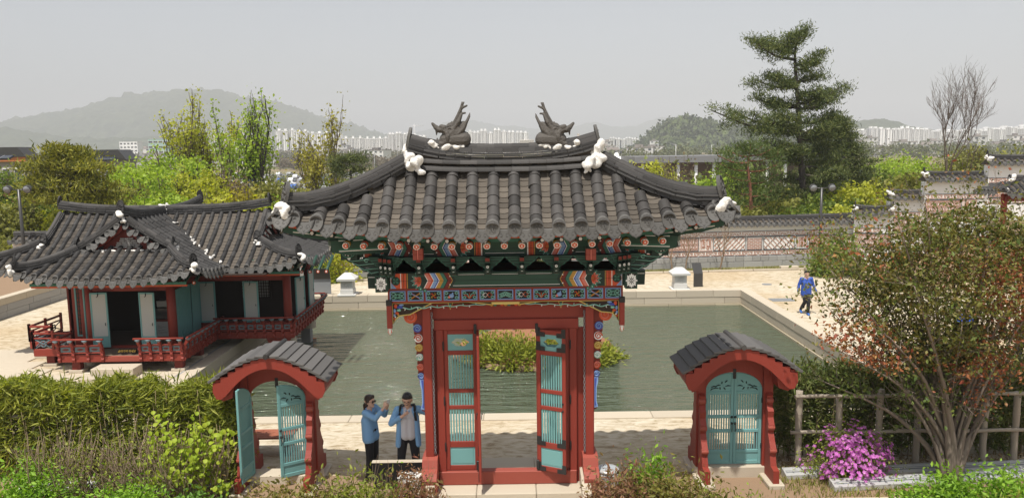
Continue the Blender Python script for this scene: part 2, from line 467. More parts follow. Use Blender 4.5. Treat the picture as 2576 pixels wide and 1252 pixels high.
def ground_z(y):
 """height of the land beyond the garden wall: it drops to a plain and rises a little towards the town"""
 ys = [-60, 44, 70, 120, 420, 900, 1500, 5200]
 zs = [-0.03, -0.03, -1.6, -3.0, -3.0, 2.5, 4.0, 6.0]
 return float(np.interp(y, ys, zs))
PX0, PX1, PY0, PY1, WZ = -9.1, 10.0, 17.75, 33.4, -0.65
g = MB()
yy = [-30, 0, 8, 12.0, PY0, PY1, 38.6, 44]
def strip(x0, x1, y0, y1, z=0.0): g.poly([(x0, y0, z), (x1, y0, z), (x1, y1, z), (x0, y1, z)])
strip(-70, 70, -30, PY0); strip(-70, PX0, PY0, PY1); strip(PX1, 70, PY0, PY1); strip(-70, 70, PY1, 48)
g.build('garden_paving', M['sand'], kind='structure')
V, Fq = [], []
xs = np.linspace(-3600, 3600, 41); ys = np.array([44, 52, 60, 70, 85, 120, 180, 260, 420, 600, 900, 1500, 2600, 5200])
for y in ys:
 for x in xs: V.append((x * min(1, 0.12 + y / 3000), y, ground_z(y) - 0.02))
for a in range(len(ys) - 1):
 for c in range(len(xs) - 1):
  i = a * len(xs) + c; Fq.append((i, i + 1, i + 1 + len(xs), i + len(xs)))
put('plain', raw_mesh('plain', V, Fq, M['field']), kind='structure')
for x0, x1, y0, y1, nm in ((-12.5, -1.95, 9.0, 14.35, 'planting_bed'), (1.55, 12.5, 9.0, 14.3, 'planting_bed')):
 s = MB(); s.poly([(x0, y0, 0.012), (x1, y0, 0.012), (x1, y1, 0.012), (x0, y1, 0.012)])
 s.build(nm, M['soil'], kind='structure')
s = MB(); s.poly([(-21, 36.6, 0.012), (17, 39.0, 0.012), (17, 40.8, 0.012), (-21, 37.7, 0.012)])
s.build('grass_verge', mat('thin_grass_soil', (0.30, 0.24, 0.13), 0.95, scale=1.2, col2=(0.17, 0.19, 0.055)), kind='structure')
def watermat():
 m, n, l, b = _nodes('pond_water')
 b.inputs['Base Color'].default_value = (0.074, 0.092, 0.058, 1)
 b.inputs['Roughness'].default_value = 0.04
 b.inputs['IOR'].default_value = 1.5
 b.inputs['Specular IOR Level'].default_value = 0.5
 tc = n.new('ShaderNodeTexCoord')
 mp = n.new('ShaderNodeMapping'); mp.inputs['Scale'].default_value = (0.55, 2.3, 1); mp.inputs['Rotation'].default_value = (0, 0, 0.12)
 l.new(tc.outputs['Object'], mp.inputs[0])
 a = n.new('ShaderNodeTexNoise'); a.inputs['Scale'].default_value = 1.35; a.inputs['Detail'].default_value = 4; a.inputs['Roughness'].default_value = 0.5; a.inputs['Distortion'].default_value = 0.4
 l.new(mp.outputs[0], a.inputs['Vector'])
 c = n.new('ShaderNodeTexNoise'); c.inputs['Scale'].default_value = 5.0; c.inputs['Detail'].default_value = 2
 l.new(mp.outputs[0], c.inputs['Vector'])
 ad = n.new('ShaderNodeMath'); ad.operation = 'MULTIPLY_ADD'; ad.inputs[1].default_value = 0.3
 l.new(c.outputs['Fac'], ad.inputs[0]); l.new(a.outputs['Fac'], ad.inputs[2])
 bp = n.new('ShaderNodeBump'); bp.inputs['Strength'].default_value = 1.0; bp.inputs['Distance'].default_value = 0.30
 l.new(ad.outputs[0], bp.inputs['Height']); l.new(bp.outputs[0], b.inputs['Normal'])
 return m
M['water'] = watermat()
s = MB(); s.poly([(PX0 - 0.3, PY0 - 0.3, WZ), (PX1 + 0.3, PY0 - 0.3, WZ), (PX1 + 0.3, PY1 + 0.3, WZ), (PX0 - 0.3, PY1 + 0.3, WZ)])
s.build('pond_water', M['water'], kind='structure')
def block(parent, lo, hi, name='stone_block', mm='granite', b=0.012):
 c = [(lo[k] + hi[k]) / 2 for k in range(3)]
 mb = MB(); mb.bbox([lo[k] - c[k] for k in range(3)], [hi[k] - c[k] for k in range(3)], 0, b)
 return put(name, mb.mesh(name, [M[mm]]), parent, Matrix.Translation(c), local=False)
def pond_wall(name, label, axis, a0, a1, f, sgn):
 """runs along axis from a0 to a1, its water face at f, the land on side sgn"""
 t = thing(name, label, 'pond wall', ((a0 + a1) / 2, f, 0) if axis == 'x' else (f, (a0 + a1) / 2, 0))
 r = random.Random(int(abs(f) * 100) + len(label))
 for (z0, z1, dep, step, off, nm) in ((-0.28, 0.035, 0.42, 1.75, 0.0, 'coping_stone'), (-0.565, -0.285, 0.36, 1.75, 0.9, 'stone_block'), (-0.9, -0.57, 0.40, 2.4, 0.4, 'foot_stone')):
  a = a0 - off
  while a < a1:
   L = step * r.uniform(0.82, 1.2)
   b0, b1 = max(a, a0) + 0.004, min(a + L, a1) - 0.004
   a += L
   if b1 - b0 < 0.12: continue
   out = {'coping_stone': 0.015, 'stone_block': 0.0, 'foot_stone': 0.05}[nm] + r.uniform(-0.003, 0.003)
   f0, f1 = f - sgn * out, f + sgn * dep
   lo_, hi_ = min(f0, f1), max(f0, f1)
   if axis == 'x': block(t, (b0, lo_, z0), (b1, hi_, z1), nm, 'granite_wet' if nm == 'foot_stone' else 'granite')
   else: block(t, (lo_, b0, z0), (hi_, b1, z1), nm, 'granite_wet' if nm == 'foot_stone' else 'granite')
 return t
pond_wall('pond_wall', 'pale granite pond wall across the far end of the water below the stone lanterns', 'x', PX0 - 0.4, PX1 + 0.42, PY1, 1)
pond_wall('pond_wall', 'pale granite pond wall running along the right side of the water beside the walking man', 'y', PY0 + 0.02, PY1 - 0.02, PX1, 1)
pond_wall('pond_wall', 'low granite pond kerb just behind the couple and the gate', 'x', PX0 + 0.02, PX1 + 0.42, PY0, -1)
pond_wall('pond_wall', 'shaded granite pond wall under the overhanging deck of the pavilion', 'y', PY0 + 0.02, PY1 - 0.02, PX0, -1)
t = thing('kerb', 'thin stone kerb edging the grass under the far patterned wall', 'kerb', (-2, 37.6, 0))
for k in range(16):
 x0 = -20 + k * 2.3
 y0 = 36.6 + (x0 + 21) * 0.0632
 mb = MB(); mb.bbox((0, -0.07, 0), (2.27, 0.07, 0.10), 0, 0.012)
 put('kerb_stone', mb.mesh('kerb_stone', [M['granite']]), t, Matrix.Translation((x0, y0, 0)) @ Matrix.Rotation(0.063, 4, 'Z'))
t = thing('retaining_wall', 'low stone retaining wall at the left edge behind the pavilion', 'wall', (-19.9, 29, 0))
r = random.Random(4)
for (z0, z1, o) in ((0, 0.27, 0), (0.273, 0.54, 0.8), (0.543, 0.82, 0.3)):
 a = 20 - o
 while a < 37:
  L = r.uniform(1.3, 2.0); block(t, (-20.25, max(20, a) + 0.004, z0), (-19.85 + r.uniform(-.005, .005), a + L - 0.004, z1), 'stone_block', 'wallbase' if z0 < 0.5 else 'granite'); a += L
s = MB(); s.poly([(-60, 20, 0.8), (-20.1, 20, 0.8), (-20.1, 37.5, 0.8), (-60, 35, 0.8)]); s.build('raised_ground', M['soil'], kind='structure')
pv = MB()
P4 = lambda *q: pv.poly([tuple(GR(x, y, 0.008)) for x, y in q])
for x0, x1, y0, y1 in ((-15.2, -9.6, 20.75, 21.6), (-15.2, -13.6, 21.6, 22.3), (-16.6, -14.3, 22.3, 23.1), (-17.4, -14.9, 23.1, 24.6)):
 pv.bbox((x0, y0, -0.05), (x1 - 0.006, y1 - 0.006, 0.03), 0, 0.008)
pv.build('stone_pavement', M['granite'], kind='structure')
for (px, py, w, d, lab) in ((1967, 754, 0.95, 0.62, 'square grey inspection cover set in the paving near the walking man'), (1530, 712, 0.42, 0.3, 'small round grey cover in the paving beyond the far pond wall')):
 c = GR(px if w > .5 else 1929, py if w > .5 else 715, 0.0)
 mb = MB()
 if w > .5: mb.bbox((-w / 2, -d / 2, 0), (w / 2, d / 2, 0.012), 0, 0.004); mb.box((-w / 2 + .06, -d / 2 + .06, 0.012), (w / 2 - .06, d / 2 - .06, 0.016), 0)
 else: mb.lathe((0, 0, 0), [(0.22, 0), (0.22, 0.012), (0.17, 0.014)], 14)
 o = put('inspection_cover', mb.mesh('inspection_cover', [M['greymetal']]), None, Matrix.Translation(c), label=lab, cat='cover')
# ================================================================== ROOF KIT (shared by gate, pavilion and walls)
def convex_mesh(name, L, r0, r1, mm, n=8, cap=False):
 """half-round cover tile, y runs up the slope; open lower end shows its thickness"""
 mb = MB()
 v = []
 for (y, r) in ((0, r0), (L, r1)):
  for k in range(n + 1):
   a = math.pi * k / n; v.append((r * math.cos(a), y, r * math.sin(a)))
 for k in range(n + 1):
  a = math.pi * k / n; v.append(((r0 - 0.018) * math.cos(a), 0, (r0 - 0.018) * math.sin(a)))
 for k in range(n + 1):
  a = math.pi * k / n; v.append(((r0 - 0.018) * math.cos(a), 0.05, (r0 - 0.018) * math.sin(a)))
 q = n + 1
 mb.mesh_in(v, [(k, k + 1, q + k + 1, q + k) for k in range(n)], 0, True)
 mb.mesh_in(v, [(2 * q + k, 2 * q + k + 1, k + 1, k) for k in range(n)], 0, False)
 mb.mesh_in(v, [(3 * q + k, 3 * q + k + 1, 2 * q + k + 1, 2 * q + k) for k in range(n)], 0, False)
 if cap:
  ctr = r0 * 0.05
  ring = lambda rr, y: [(rr * math.cos(a), y, ctr + rr * math.sin(a)) for a in [2 * math.pi * k / 16 for k in range(16)]]
  A, B, Cc, D = ring(r0 * 1.06, 0.02), ring(r0 * 1.06, -0.022), ring(r0 * 0.86, -0.022), ring(r0 * 0.82, -0.012)
  sh = lambda ring_: [(x, y + .72 * (z - ctr), z) for x, y, z in ring_]
  A, B, Cc, D = sh(A), sh(B), sh(Cc), sh(D)
  for P, Q in ((A, B), (B, Cc), (Cc, D)):
   for k in range(16): mb.poly([P[k], P[(k + 1) % 16], Q[(k + 1) % 16], Q[k]], 1)
  mb.poly(D[::-1], 1)
  s = r0 * 0.55
  for sx in (-1, 1):
   for j in range(3):
    a0 = 0.2 + j * 0.42
    p0 = Vector((sx * s * 0.15, -0.014, ctr + s * 0.05)); p1 = Vector((sx * s * math.cos(a0), -0.014, ctr + s * math.sin(a0)))
    mb.tube([p + Vector((0, .72 * (p.z - ctr), 0)) for p in (p0, (p0 + p1) / 2 + Vector((0, -0.006, 0)), p1)], [s * 0.06, s * 0.11, s * 0.05], 5, 1)
  mb.tube([(x, -.016 + .72 * z, ctr + z) for x, z in ((0, s * 0.2), (0, -s * 0.45), (s * 0.3, -s * 0.8), (s * 0.55, -s * 0.5))], [s * 0.16, s * 0.12, s * 0.09, s * 0.05], 5, 1)
 return mb.mesh(name, [M[mm], M['tile_end']])
def pan_mesh(name, W, L, sag, t, mm, n=5):
 mb = MB(); v = []
 for (y, z) in ((0, 0.014), (L, 0.0)):
  for k in range(n + 1):
   u = -1 + 2 * k / n; v.append((u * W / 2, y, z + sag * u * u))
 for k in range(n + 1):
  u = -1 + 2 * k / n; v.append((u * W / 2, 0, 0.014 - t + sag * u * u))
 q = n + 1
 mb.mesh_in(v, [(k, k + 1, q + k + 1, q + k) for k in range(n)], 0, True)
 mb.mesh_in(v, [(2 * q + k, 2 * q + k + 1, k + 1, k) for k in range(n)], 0, False)
 return mb.mesh(name, [M[mm]])
def drip_mesh(name, W, H, mm='tile_end'):
 """eaves pan tile: short trough ending in a hanging scalloped plate with scroll relief"""
 mb = MB(); n = 10
 sag = W * 0.14
 top = [(-W / 2 + W * k / n, sag * (2 * k / n - 1) ** 2) for k in range(n + 1)]
 def low(k):
  u = 2 * k / n - 1
  return -H * (1 - abs(u) ** 3.6) * (0.91 + 0.09 * max(0, 1 - abs(u) * 5)) + sag * u * u * 0.9
 bot = [(top[k][0] * 0.995, low(k)) for k in range(n + 1)]
 F = lambda p, y: (p[0], y + 0.95 * min(0, p[1]), p[1])      # plate leans out towards its foot
 for k in range(n):
  mb.poly([F(bot[k], 0), F(bot[k + 1], 0), F(top[k + 1], 0), F(top[k], 0)], 0)
  mb.poly([F(top[k], 0.02), F(top[k + 1], 0.02), F(bot[k + 1], 0.02), F(bot[k], 0.02)], 0)
  mb.poly([F(bot[k], 0.02), F(bot[k + 1], 0.02), F(bot[k + 1], 0), F(bot[k], 0)], 0)
  mb.poly([F(top[k], 0), F(top[k + 1], 0), (top[k + 1][0], 0.14, top[k + 1][1] + 0.004), (top[k][0], 0.14, top[k][1] + 0.004)], 0, True)
 rim = [Vector(F((b[0] * 0.93, b[1] * 0.9), -0.004)) for b in bot]
 mb.tube(rim, 0.004, 4, 0)
 for sx in (-1, 1):
  sp = []
  for j in range(9):
   a = j * 0.75; rr = H * 0.26 * (1 - j / 10)
   sp.append(Vector(F((sx * (W * 0.16 + rr * math.cos(a)), -H * 0.36 + rr * math.sin(a)), -0.003)))
  mb.tube(sp, 0.0065, 4, 0)
  mb.tube([Vector(F((sx * W * 0.30, -H * 0.2), -0.003)), Vector(F((sx * W * 0.40, -H * 0.03), -0.003))], 0.006, 4, 0)
 mb.tube([Vector(F((-W * .05, -H * .62), -.003)), Vector(F((0, -H * .74), -.003)), Vector(F((W * .05, -H * .62), -.003))], 0.006, 4, 0)
 return mb.mesh(name, [M[mm]])
def plate_mesh(name, W, H, mm='tile_end'):
 """upright tongue-shaped ridge-end plate with a raised rim and relief; faces -y"""
 mb = MB(); out = []
 for k in range(13):
  a = math.pi * k / 12
  out.append((W / 2 * math.cos(a) * (1.0 if math.sin(a) < .8 else .97), H * 0.35 + H * 0.65 * math.sin(a) ** 0.9))
 out += [(-W / 2 * 0.9, 0), (W / 2 * 0.9, 0)]
 mb.prism(out, 0.035, 'y', 0, 0.0)
 rim = [Vector((x * .88, -0.003, H * .06 + z * .9)) for x, z in out]
 mb.tube(rim + [rim[0]], 0.012, 5, 0)
 g = random.Random(3)
 for j in range(7):
  x, z = g.uniform(-.25, .25) * W, g.uniform(.2, .75) * H
  mb.tube([(x - .03, -.004, z - .03), (x, -.012, z + .015), (x + .035, -.004, z - .01)], [.008, .014, .007], 5, 0)
 return mb.mesh(name, [M[mm]])
UNIT = MB(); UNIT.bbox((-0.5, -0.5, -0.5), (0.5, 0.5, 0.5), 0, 0.03)
UNIT_SLAB = UNIT.mesh('ridge_slab', [M['tile_pale']])
RCAP = convex_mesh('ridge_tile', 1.0, 1.03, 0.97, 'tile')      # unit length and radius
def resample(pts, n):
 pts = [Vector(p) for p in pts]
 d = [0.0]
 for a, b in zip(pts, pts[1:]): d.append(d[-1] + (b - a).length)
 out = []
 for k in range(n + 1):
  t = d[-1] * k / n
  i = max(j for j in range(len(d)) if d[j] <= t + 1e-9); i = min(i, len(pts) - 2)
  u = (t - d[i]) / max(1e-9, d[i + 1] - d[i])
  out.append(pts[i].lerp(pts[i + 1], u))
 return out
def spline(pts, n=24):
 """smooth curve through the points"""
 P = [np.array(p, float) for p in pts]
 P = [2 * P[0] - P[1]] + P + [2 * P[-1] - P[-2]]
 out = []
 seg = len(P) - 3
 for k in range(n + 1):
  t = seg * k / n; i = min(int(t), seg - 1); u = t - i
  a, b, c, d = P[i:i + 4]
  out.append(Vector(0.5 * ((2 * b) + (-a + c) * u + (2 * a - 5 * b + 4 * c - d) * u * u + (-a + 3 * b - 3 * c + d) * u ** 3)))
 return out
def ridge_stack(parent, pts, layers, seg, capr, singly=True, seed=1, mb=None, base_roll=0.0):
 """a ridge of stacked tiles along pts (the line of its foot). layers: (height, width) from the foot up, then round cap tiles"""
 g = random.Random(seed)
 L = sum((Vector(b) - Vector(a)).length for a, b in zip(pts, pts[1:]))
 h = 0.0
 for li, (hh, ww) in enumerate(layers):
  n = max(2, round(L / (seg * (1.15 if li % 2 else 0.95))))
  q = resample(pts, n)
  for a, b in zip(q, q[1:]):
   d = b - a
   up = d.normalized().cross(Vector((0, 0, 1))).cross(d.normalized())
   p = (a + b) / 2 + up * (h + hh / 2) + Vector((g.uniform(-.004, .004), g.uniform(-.004, .004), g.uniform(-.003, .003)))
   m = frame(p, d) @ Matrix.Rotation(g.uniform(-.012, .012), 4, 'Z') @ Matrix.Diagonal((ww * g.uniform(.97, 1.03), d.length * 0.985, hh * 0.90, 1))
   if singly: put('ridge_slab', UNIT_SLAB, parent, m)
   else: mb.mesh_in([v.co for v in UNIT_SLAB.vertices], [tuple(f.vertices) for f in UNIT_SLAB.polygons], 0, False, m)
  h += hh
 if capr:
  n = max(2, round(L / seg)); q = resample(pts, n)
  for a, b in zip(q, q[1:]):
   d = b - a
   up = d.normalized().cross(Vector((0, 0, 1))).cross(d.normalized())
   m = frame(a + up * (h - 0.01), d) @ Matrix.Diagonal((capr, d.length * 1.02, capr * 1.05, 1))
   if singly: put('ridge_tile', RCAP, parent, m)
   else: mb.mesh_in([v.co for v in RCAP.vertices], [tuple(f.vertices) for f in RCAP.polygons], 0, True, m)
 return h
def path3(fz, p, d, Lp, n=40):
 q = []
 for k in range(n + 1):
  x, y = p[0] + d[0] * Lp * k / n, p[1] + d[1] * Lp * k / n
  q.append(Vector((x, y, fz(x, y))))
 return q
def walk(q, step, over=0.0):
 """equally spaced stations (point, tangent) along polyline q"""
 d = [0.0]
 for a, b in zip(q, q[1:]): d.append(d[-1] + (b - a).length)
 t = 0.0
 while t < d[-1] - step * 0.35:
  i = min(max(j for j in range(len(d)) if d[j] <= t + 1e-9), len(q) - 2)
  u = (t - d[i]) / max(1e-9, d[i + 1] - d[i])
  yield q[i].lerp(q[i + 1], u), (q[i + 1] - q[i]).normalized(), min(step, d[-1] - t)
  t += step
class Tiler:
 """lays pan tiles and cover tiles up a slope; the first `limit` of each are parts of their own, the rest join one mesh"""
 def __init__(self, parent, limit, cover, pan, cap, drip, cstep, pstep, lift=0.03):
  self.p, self.lim, self.cover, self.pan, self.cap, self.drip = parent, limit, cover, pan, cap, drip
  self.cs, self.ps, self.lift = cstep, pstep, lift
  self.n = {'c': 0, 'p': 0, 'e': 0, 'd': 0}
  self.mb = MB(); self.g = random.Random(9)
 def add(self, key, name, me, m, singly):
  if singly and self.n[key] < self.lim:
   self.n[key] += 1
   put(name, me, self.p, m)
  else:
   mi = 1 if key == 'p' else 0
   sm = [f.use_smooth for f in me.polygons]
   i = len(self.mb.v)
   self.mb.v.extend([tuple(m @ v.co) for v in me.vertices])
   for f, s in zip(me.polygons, sm):
    self.mb.f.append(tuple(i + k for k in f.vertices)); self.mb.m.append(2 if f.material_index == 1 or key == 'd' else mi); self.mb.s.append(s)
 def row(self, fz, p, d, L, across, kind, singly=True, edge=True):
  q = path3(fz, p, d, L)
  first = True
  st = list(walk(q, self.cs if kind == 'c' else self.ps))
  for (P, t, l) in st:
   m = frame(P, t, across)
   j = self.g.uniform
   if kind == 'c':
    mm = m @ Matrix.Translation((j(-.006, .006), 0, self.lift)) @ Matrix.Rotation(j(-.02, .02), 4, 'Z') @ Matrix.Scale(1 + j(-.025, .025), 4, (1, 0, 0))
    if first and edge: self.add('e', 'end_tile', self.cap, mm, singly)
    else: self.add('c', 'cover_tile', self.cover, mm, singly)
   else:
    mm = m @ Matrix.Translation((j(-.005, .005), 0, j(0, .004))) @ Matrix.Rotation(j(-.03, .03), 4, 'Z')
    if first and edge: self.add('d', 'drip_tile', self.drip, mm @ Matrix.Translation((0, -0.03, 0)), singly)
    self.add('p', 'pan_tile', self.pan, mm, singly)
   first = False
 def finish(self):
  if self.mb.f: self.mb.build('roof_tiles', [M['tile_mass'], M['tile_dusty'], M['tile_end']], self.p, kind='stuff')
def plaster(parent, blobs, name='plaster_patch', seed=1):
 mb = MB()
 for k, (c, r, sc) in enumerate(blobs): mb.blob(c, r * .95, 0, seed + k, 0.5, 3 if parent is gate else 2, sc)
 if parent is not gate: return mb.build(name, M['plaster'], parent)
 me = remeshed(mb, .016, 2, name); me.materials.append(M['plaster']); return put(name, me, parent)
# ================================================================== THE MAIN GATE
GX, GY = -0.125, 13.4
gate = thing('gate', 'tall red gate with dark tiled hip roof, painted green beams and open doors', 'gate', (GX, GY, 0.3))
st = thing('stone_platform', 'pale stone platform with a step under the big red gate', 'platform', (GX, 13.6, 0))
def slabs(t, x0, x1, y0, y1, z0, z1, n, name, mm='granite'):
 r = random.Random(int(x0 * 10) + n)
 w = (x1 - x0) / n
 for k in range(n): block(t, (x0 + k * w + .003, y0, z0), (x0 + (k + 1) * w - .003, y1, z1 + r.uniform(-.002, .002)), name, mm, 0.015)
slabs(st, GX - 1.62, GX + 1.55, 12.93, 14.55, 0.0, 0.25, 3, 'platform_slab')
slabs(st, GX - 1.75, GX + 1.68, 12.45, 12.925, 0.0, 0.13, 4, 'step_slab')
for sx in (1, -1):
 mb = MB(); mb.prism([(12.55, 0.0), (12.55, 0.2), (12.95, 0.52), (13.3, 0.56), (13.3, 0.0)], 0.16, 'x', 0, GX + sx * 1.36 - (0.08))
 mb.build('cheek_stone', M['granite'], st)
def gpost(x, y, z0, z1, w, name='post', mm='red'):
 mb = MB(); mb.bbox((x - w / 2, y - w / 2, z0), (x + w / 2, y + w / 2, z1), 0, 0.014); return mb.build(name, M[mm], gate)
PL, PR = -1.51, 1.335                # post centres
for x in (PL, PR):
 gpost(x, 13.28, 0.62, 3.9, 0.15)
 mb = MB(); mb.prism([(12.86, .25), (12.86, .52), (12.95, .62), (13.06, .66), (13.12, .80), (13.20, .83), (13.36, .83), (13.66, .8), (13.5, .66), (13.62, .6), (13.7, .5), (13.7, .25)], 0.27, 'x', 0, x - 0.135)
 mb.build('post_foot', M['redworn'], gate)
for sx, p in ((-1, PL), (1, PR)):
 a, b = (p + 0.075, -1.36) if sx < 0 else (1.12, p - 0.075)
 mb = MB(); mb.box((min(a, b), 13.40, 0.25), (max(a, b), 13.45, 3.1)); mb.build('side_board', M['red'], gate)
for x0, x1 in ((-1.37, -1.235), (0.985, 1.12)):
 mb = MB(); mb.bbox((x0, 13.33, 0.25), (x1, 13.49, 3.1)); mb.build('jamb', M['red'], gate)
mb = MB(); mb.bbox((-1.40, 13.315, 3.095), (1.15, 13.49, 3.28), 0, .01); mb.build('lintel', M['red'], gate)
mb = MB(); mb.box((PL + .076, 13.36, 3.282), (PR - .076, 13.66, 3.9)); mb.build('over_door_board', M['red'], gate)
mb = MB(); mb.bbox((-1.36, 13.30, 0.252), (1.11, 13.47, 0.50), 0, .012); mb.build('threshold', M['redworn'], gate)
for sx, x in ((1, PL + 0.092), (-1, PR - 0.092)):
 mb = MB()
 mb.box((x - .012, 13.24, .84), (x + .012, 13.30, 3.5), 1)
 for ph in (0, math.pi):
  mb.tube([(x + 0.014 * math.sin(z * 30 + ph), 13.232, z) for z in np.arange(0.86, 3.45, 0.03)], 0.006, 4, 0)
 mb.build('braided_moulding', [M['greymetal'], M['darkred']], gate)
def spiral(mb, c, r, m, sx, y, w=0.016, turns=1.6, a0=0.0):
 pts = []
 for j in range(17):
  u = j / 16; a = a0 + u * turns * 2 * math.pi; rr = r * (1 - 0.80 * u)
  pts.append((c[0] + sx * rr * math.cos(a), y, c[1] + rr * math.sin(a)))
 mb.tube(pts, [w * (1 - .35 * k / 16) for k in range(17)], 5, m)
for sx, p in ((-1, PL), (1, PR)):
 ex = p + sx * 0.078
 mb = MB()
 prof = []
 zs = [(3.60, .36), (3.50, .36), (3.36, .30), (3.27, .16), (3.18, .155), (3.06, .15), (2.99, .11), (2.9, .13), (2.79, .10), (2.70, .12), (2.62, .09), (2.53, .11), (2.45, .085), (2.36, .10), (2.28, .07), (2.20, .085), (2.12, .06), (2.05, .045), (1.78, .04), (1.72, .06), (1.66, .045), (1.64, .0)]
 prof = [(ex, 3.60)] + [(ex + sx * w, z) for z, w in zs]
 mb.prism(prof, 0.05, 'y', 0, 13.25)
 mb.build('scroll_bracket', M['darkred'], gate)
 for (z, w, r, c, c2) in ((3.36, .20, .115, 'orange', 'pink'), (3.16, .085, .075, 'navy', 'blue'), (2.98, .075, .075, 'white', 'orange'), (2.81, .065, .07, 'ochre', 'yellow'), (2.64, .06, .065, 'tealpale', 'white'), (2.46, .05, .065, 'orange', 'pink'), (2.30, .045, .06, 'navy', 'blue')):
  s = MB()
  s.prism([(ex + sx * w + r * math.cos(a), z + r * math.sin(a)) for a in [2 * math.pi * k / 14 for k in range(14)]], 0.03, 'y', 0, 13.232)
  spiral(s, (ex + sx * w, z), r * .92, 1, sx, 13.228, .013)
  s.build('painted_scroll', [M[c], M[c2]], gate)
 s = MB()
 s.prism([(ex + sx * .005, 2.24), (ex + sx * .075, 2.26), (ex + sx * .07, 2.15), (ex + sx * .045, 2.05), (ex + sx * .042, 1.8), (ex + sx * .07, 1.70), (ex + sx * .005, 1.68)], 0.03, 'y', 0, 13.235)
 s.prism([(ex + sx * .012, 2.22), (ex + sx * .045, 2.22), (ex + sx * .025, 2.05), (ex + sx * .022, 1.82), (ex + sx * .04, 1.73), (ex + sx * .012, 1.72)], 0.01, 'y', 1, 13.226)
 s.build('painted_tail', [M['blue'], M['navy']], gate)
def lattice_leaf(parent, W, H, name, hole=True, mirror=False, metal=False):
 """red-framed leaf in local x 0..W, z 0..H, front at y=0; teal panels and three bands of teal bars"""
 lf = bpy.data.objects.new(name, None); COL.objects.link(lf); lf.parent = parent; lf.empty_display_size = .1
 def part(n, mb, mats): return put(n, mb.mesh(n, mats), lf, local=True)
 sw = 0.07
 k = H / 2.55
 zs = [0, .09 * k, .42 * k, .53 * k, 1.12 * k, 1.19 * k, 1.42 * k, 1.49 * k, 2.10 * k, 2.18 * k, 2.47 * k, H]
 mb = MB(); mb.bbox((0, 0, 0), (sw, .045, H), 0, .006); part('stile', mb, [M['red']])
 mb = MB(); mb.bbox((W - sw, 0, 0), (W, .045, H), 0, .006); part('stile', mb, [M['red']])
 for a, b in ((0, 1), (2, 3), (4, 5), (6, 7), (8, 9), (10, 11)):
  mb = MB(); mb.bbox((sw + .001, .002, zs[a]), (W - sw - .001, .043, zs[b]), 0, .006); part('rail', mb, [M['red']])
 mb = MB(); mb.box((sw, .016, zs[1]), (W - sw, .03, zs[2]))
 mb.bbox((sw + .03, .011, zs[1] + .03), (W - sw - .03, .016, zs[2] - .03), 0, .004)
 part('bottom_panel', mb, [M['teal']])
 mb = MB(); x0, x1, z0, z1 = sw, W - sw, zs[9], zs[10]
 cx, cz, rx, rz = (x0 + x1) / 2, (z0 + z1) / 2, (x1 - x0) * .33, (z1 - z0) * .25
 n = 24
 inner = []
 for j in range(n):
  a = 2 * math.pi * j / n
  w = 1 + .10 * math.cos(6 * a)
  inner.append((cx + rx * w * math.cos(a), cz + rz * w * math.sin(a)))
 def outer(a):
  c, s = math.cos(a), math.sin(a)
  t = min((x1 - x0) / 2 / max(1e-6, abs(c)), (z1 - z0) / 2 / max(1e-6, abs(s)))
  return (cx + c * t, cz + s * t)
 rx_, angs = None, [2 * math.pi * j / n for j in range(n)]
 oc = [outer(a) for a in angs]
 for corner in ((x1, z1), (x0, z1), (x0, z0), (x1, z0)):
  a = math.atan2(corner[1] - cz, corner[0] - cx) % (2 * math.pi)
  j = min(range(n), key=lambda q: abs((angs[q] - a + math.pi) % (2 * math.pi) - math.pi)); oc[j] = corner
 for j in range(n):
  q = (j + 1) % n
  for y in (.016, .03): mb.poly([(oc[j][0], y, oc[j][1]), (oc[q][0], y, oc[q][1]), (inner[q][0], y, inner[q][1]), (inner[j][0], y, inner[j][1])])
  mb.poly([(inner[j][0], .016, inner[j][1]), (inner[q][0], .016, inner[q][1]), (inner[q][0], .03, inner[q][1]), (inner[j][0], .03, inner[j][1])])
 part('top_panel', mb, [M['teal']])
 nb = 9
 bar = {}
 for a, b in ((3, 4), (5, 6), (7, 8)):
  h = zs[b] - zs[a]
  bm = MB(); bm.bbox((-.0145, .012, 0), (.0145, .034, h), 0, .005)
  me = bm.mesh('lattice_bar', [M['teal']])
  for j in range(nb):
   x = sw + (W - 2 * sw) * (j + .5) / nb
   put('lattice_bar', me, lf, Matrix.Translation((x, 0, zs[a])), local=True)
 if metal:
  for x in (0, W):
   for z in (zs[0], zs[2] + .05, zs[9], zs[11] - .12):
    mb = MB(); s = 1 if x == 0 else -1
    xx = x - .004 * s
    mb.prism([(xx, z), (xx + s * .17, z), (xx + s * .17, z + .075), (xx + s * .08, z + .08), (xx + s * .075, z + .16), (xx, z + .16)], .008, 'y', 0, -.009)
    part('iron_corner', mb, [M['iron']])
 return lf
def ring_handle(parent, p, r=.05):
 mb = MB(); mb.tube([(p[0] + r * math.cos(a), p[1] - .02, p[2] - r + r * math.sin(a)) for a in [2 * math.pi * k / 12 for k in range(13)]], .007, 5)
 mb.lathe((0, 0, 0), [(.025, 0), (.02, .012)], 8, 0, True, Matrix.Translation((p[0], p[1], p[2])) @ Matrix.Rotation(R(90), 4, 'X'))
 return put('ring_handle', mb.mesh('ring_handle', [M['iron']]), parent, local=True)
DZ0, DH = 0.51, 2.58
inv = Matrix.Translation((-GX, -GY, -0.3))
def leaf_at(p, rz, W, name, **k):
 lf = lattice_leaf(gate, W, DH, name, **k)
 lf.matrix_basis = inv @ Matrix.Translation(p) @ Matrix.Rotation(rz, 4, 'Z'); return lf
leaf_at((-1.233, 13.36, DZ0), 0, .585, 'side_leaf')
leaf_at((0.40, 13.36, DZ0), 0, .585, 'side_leaf')
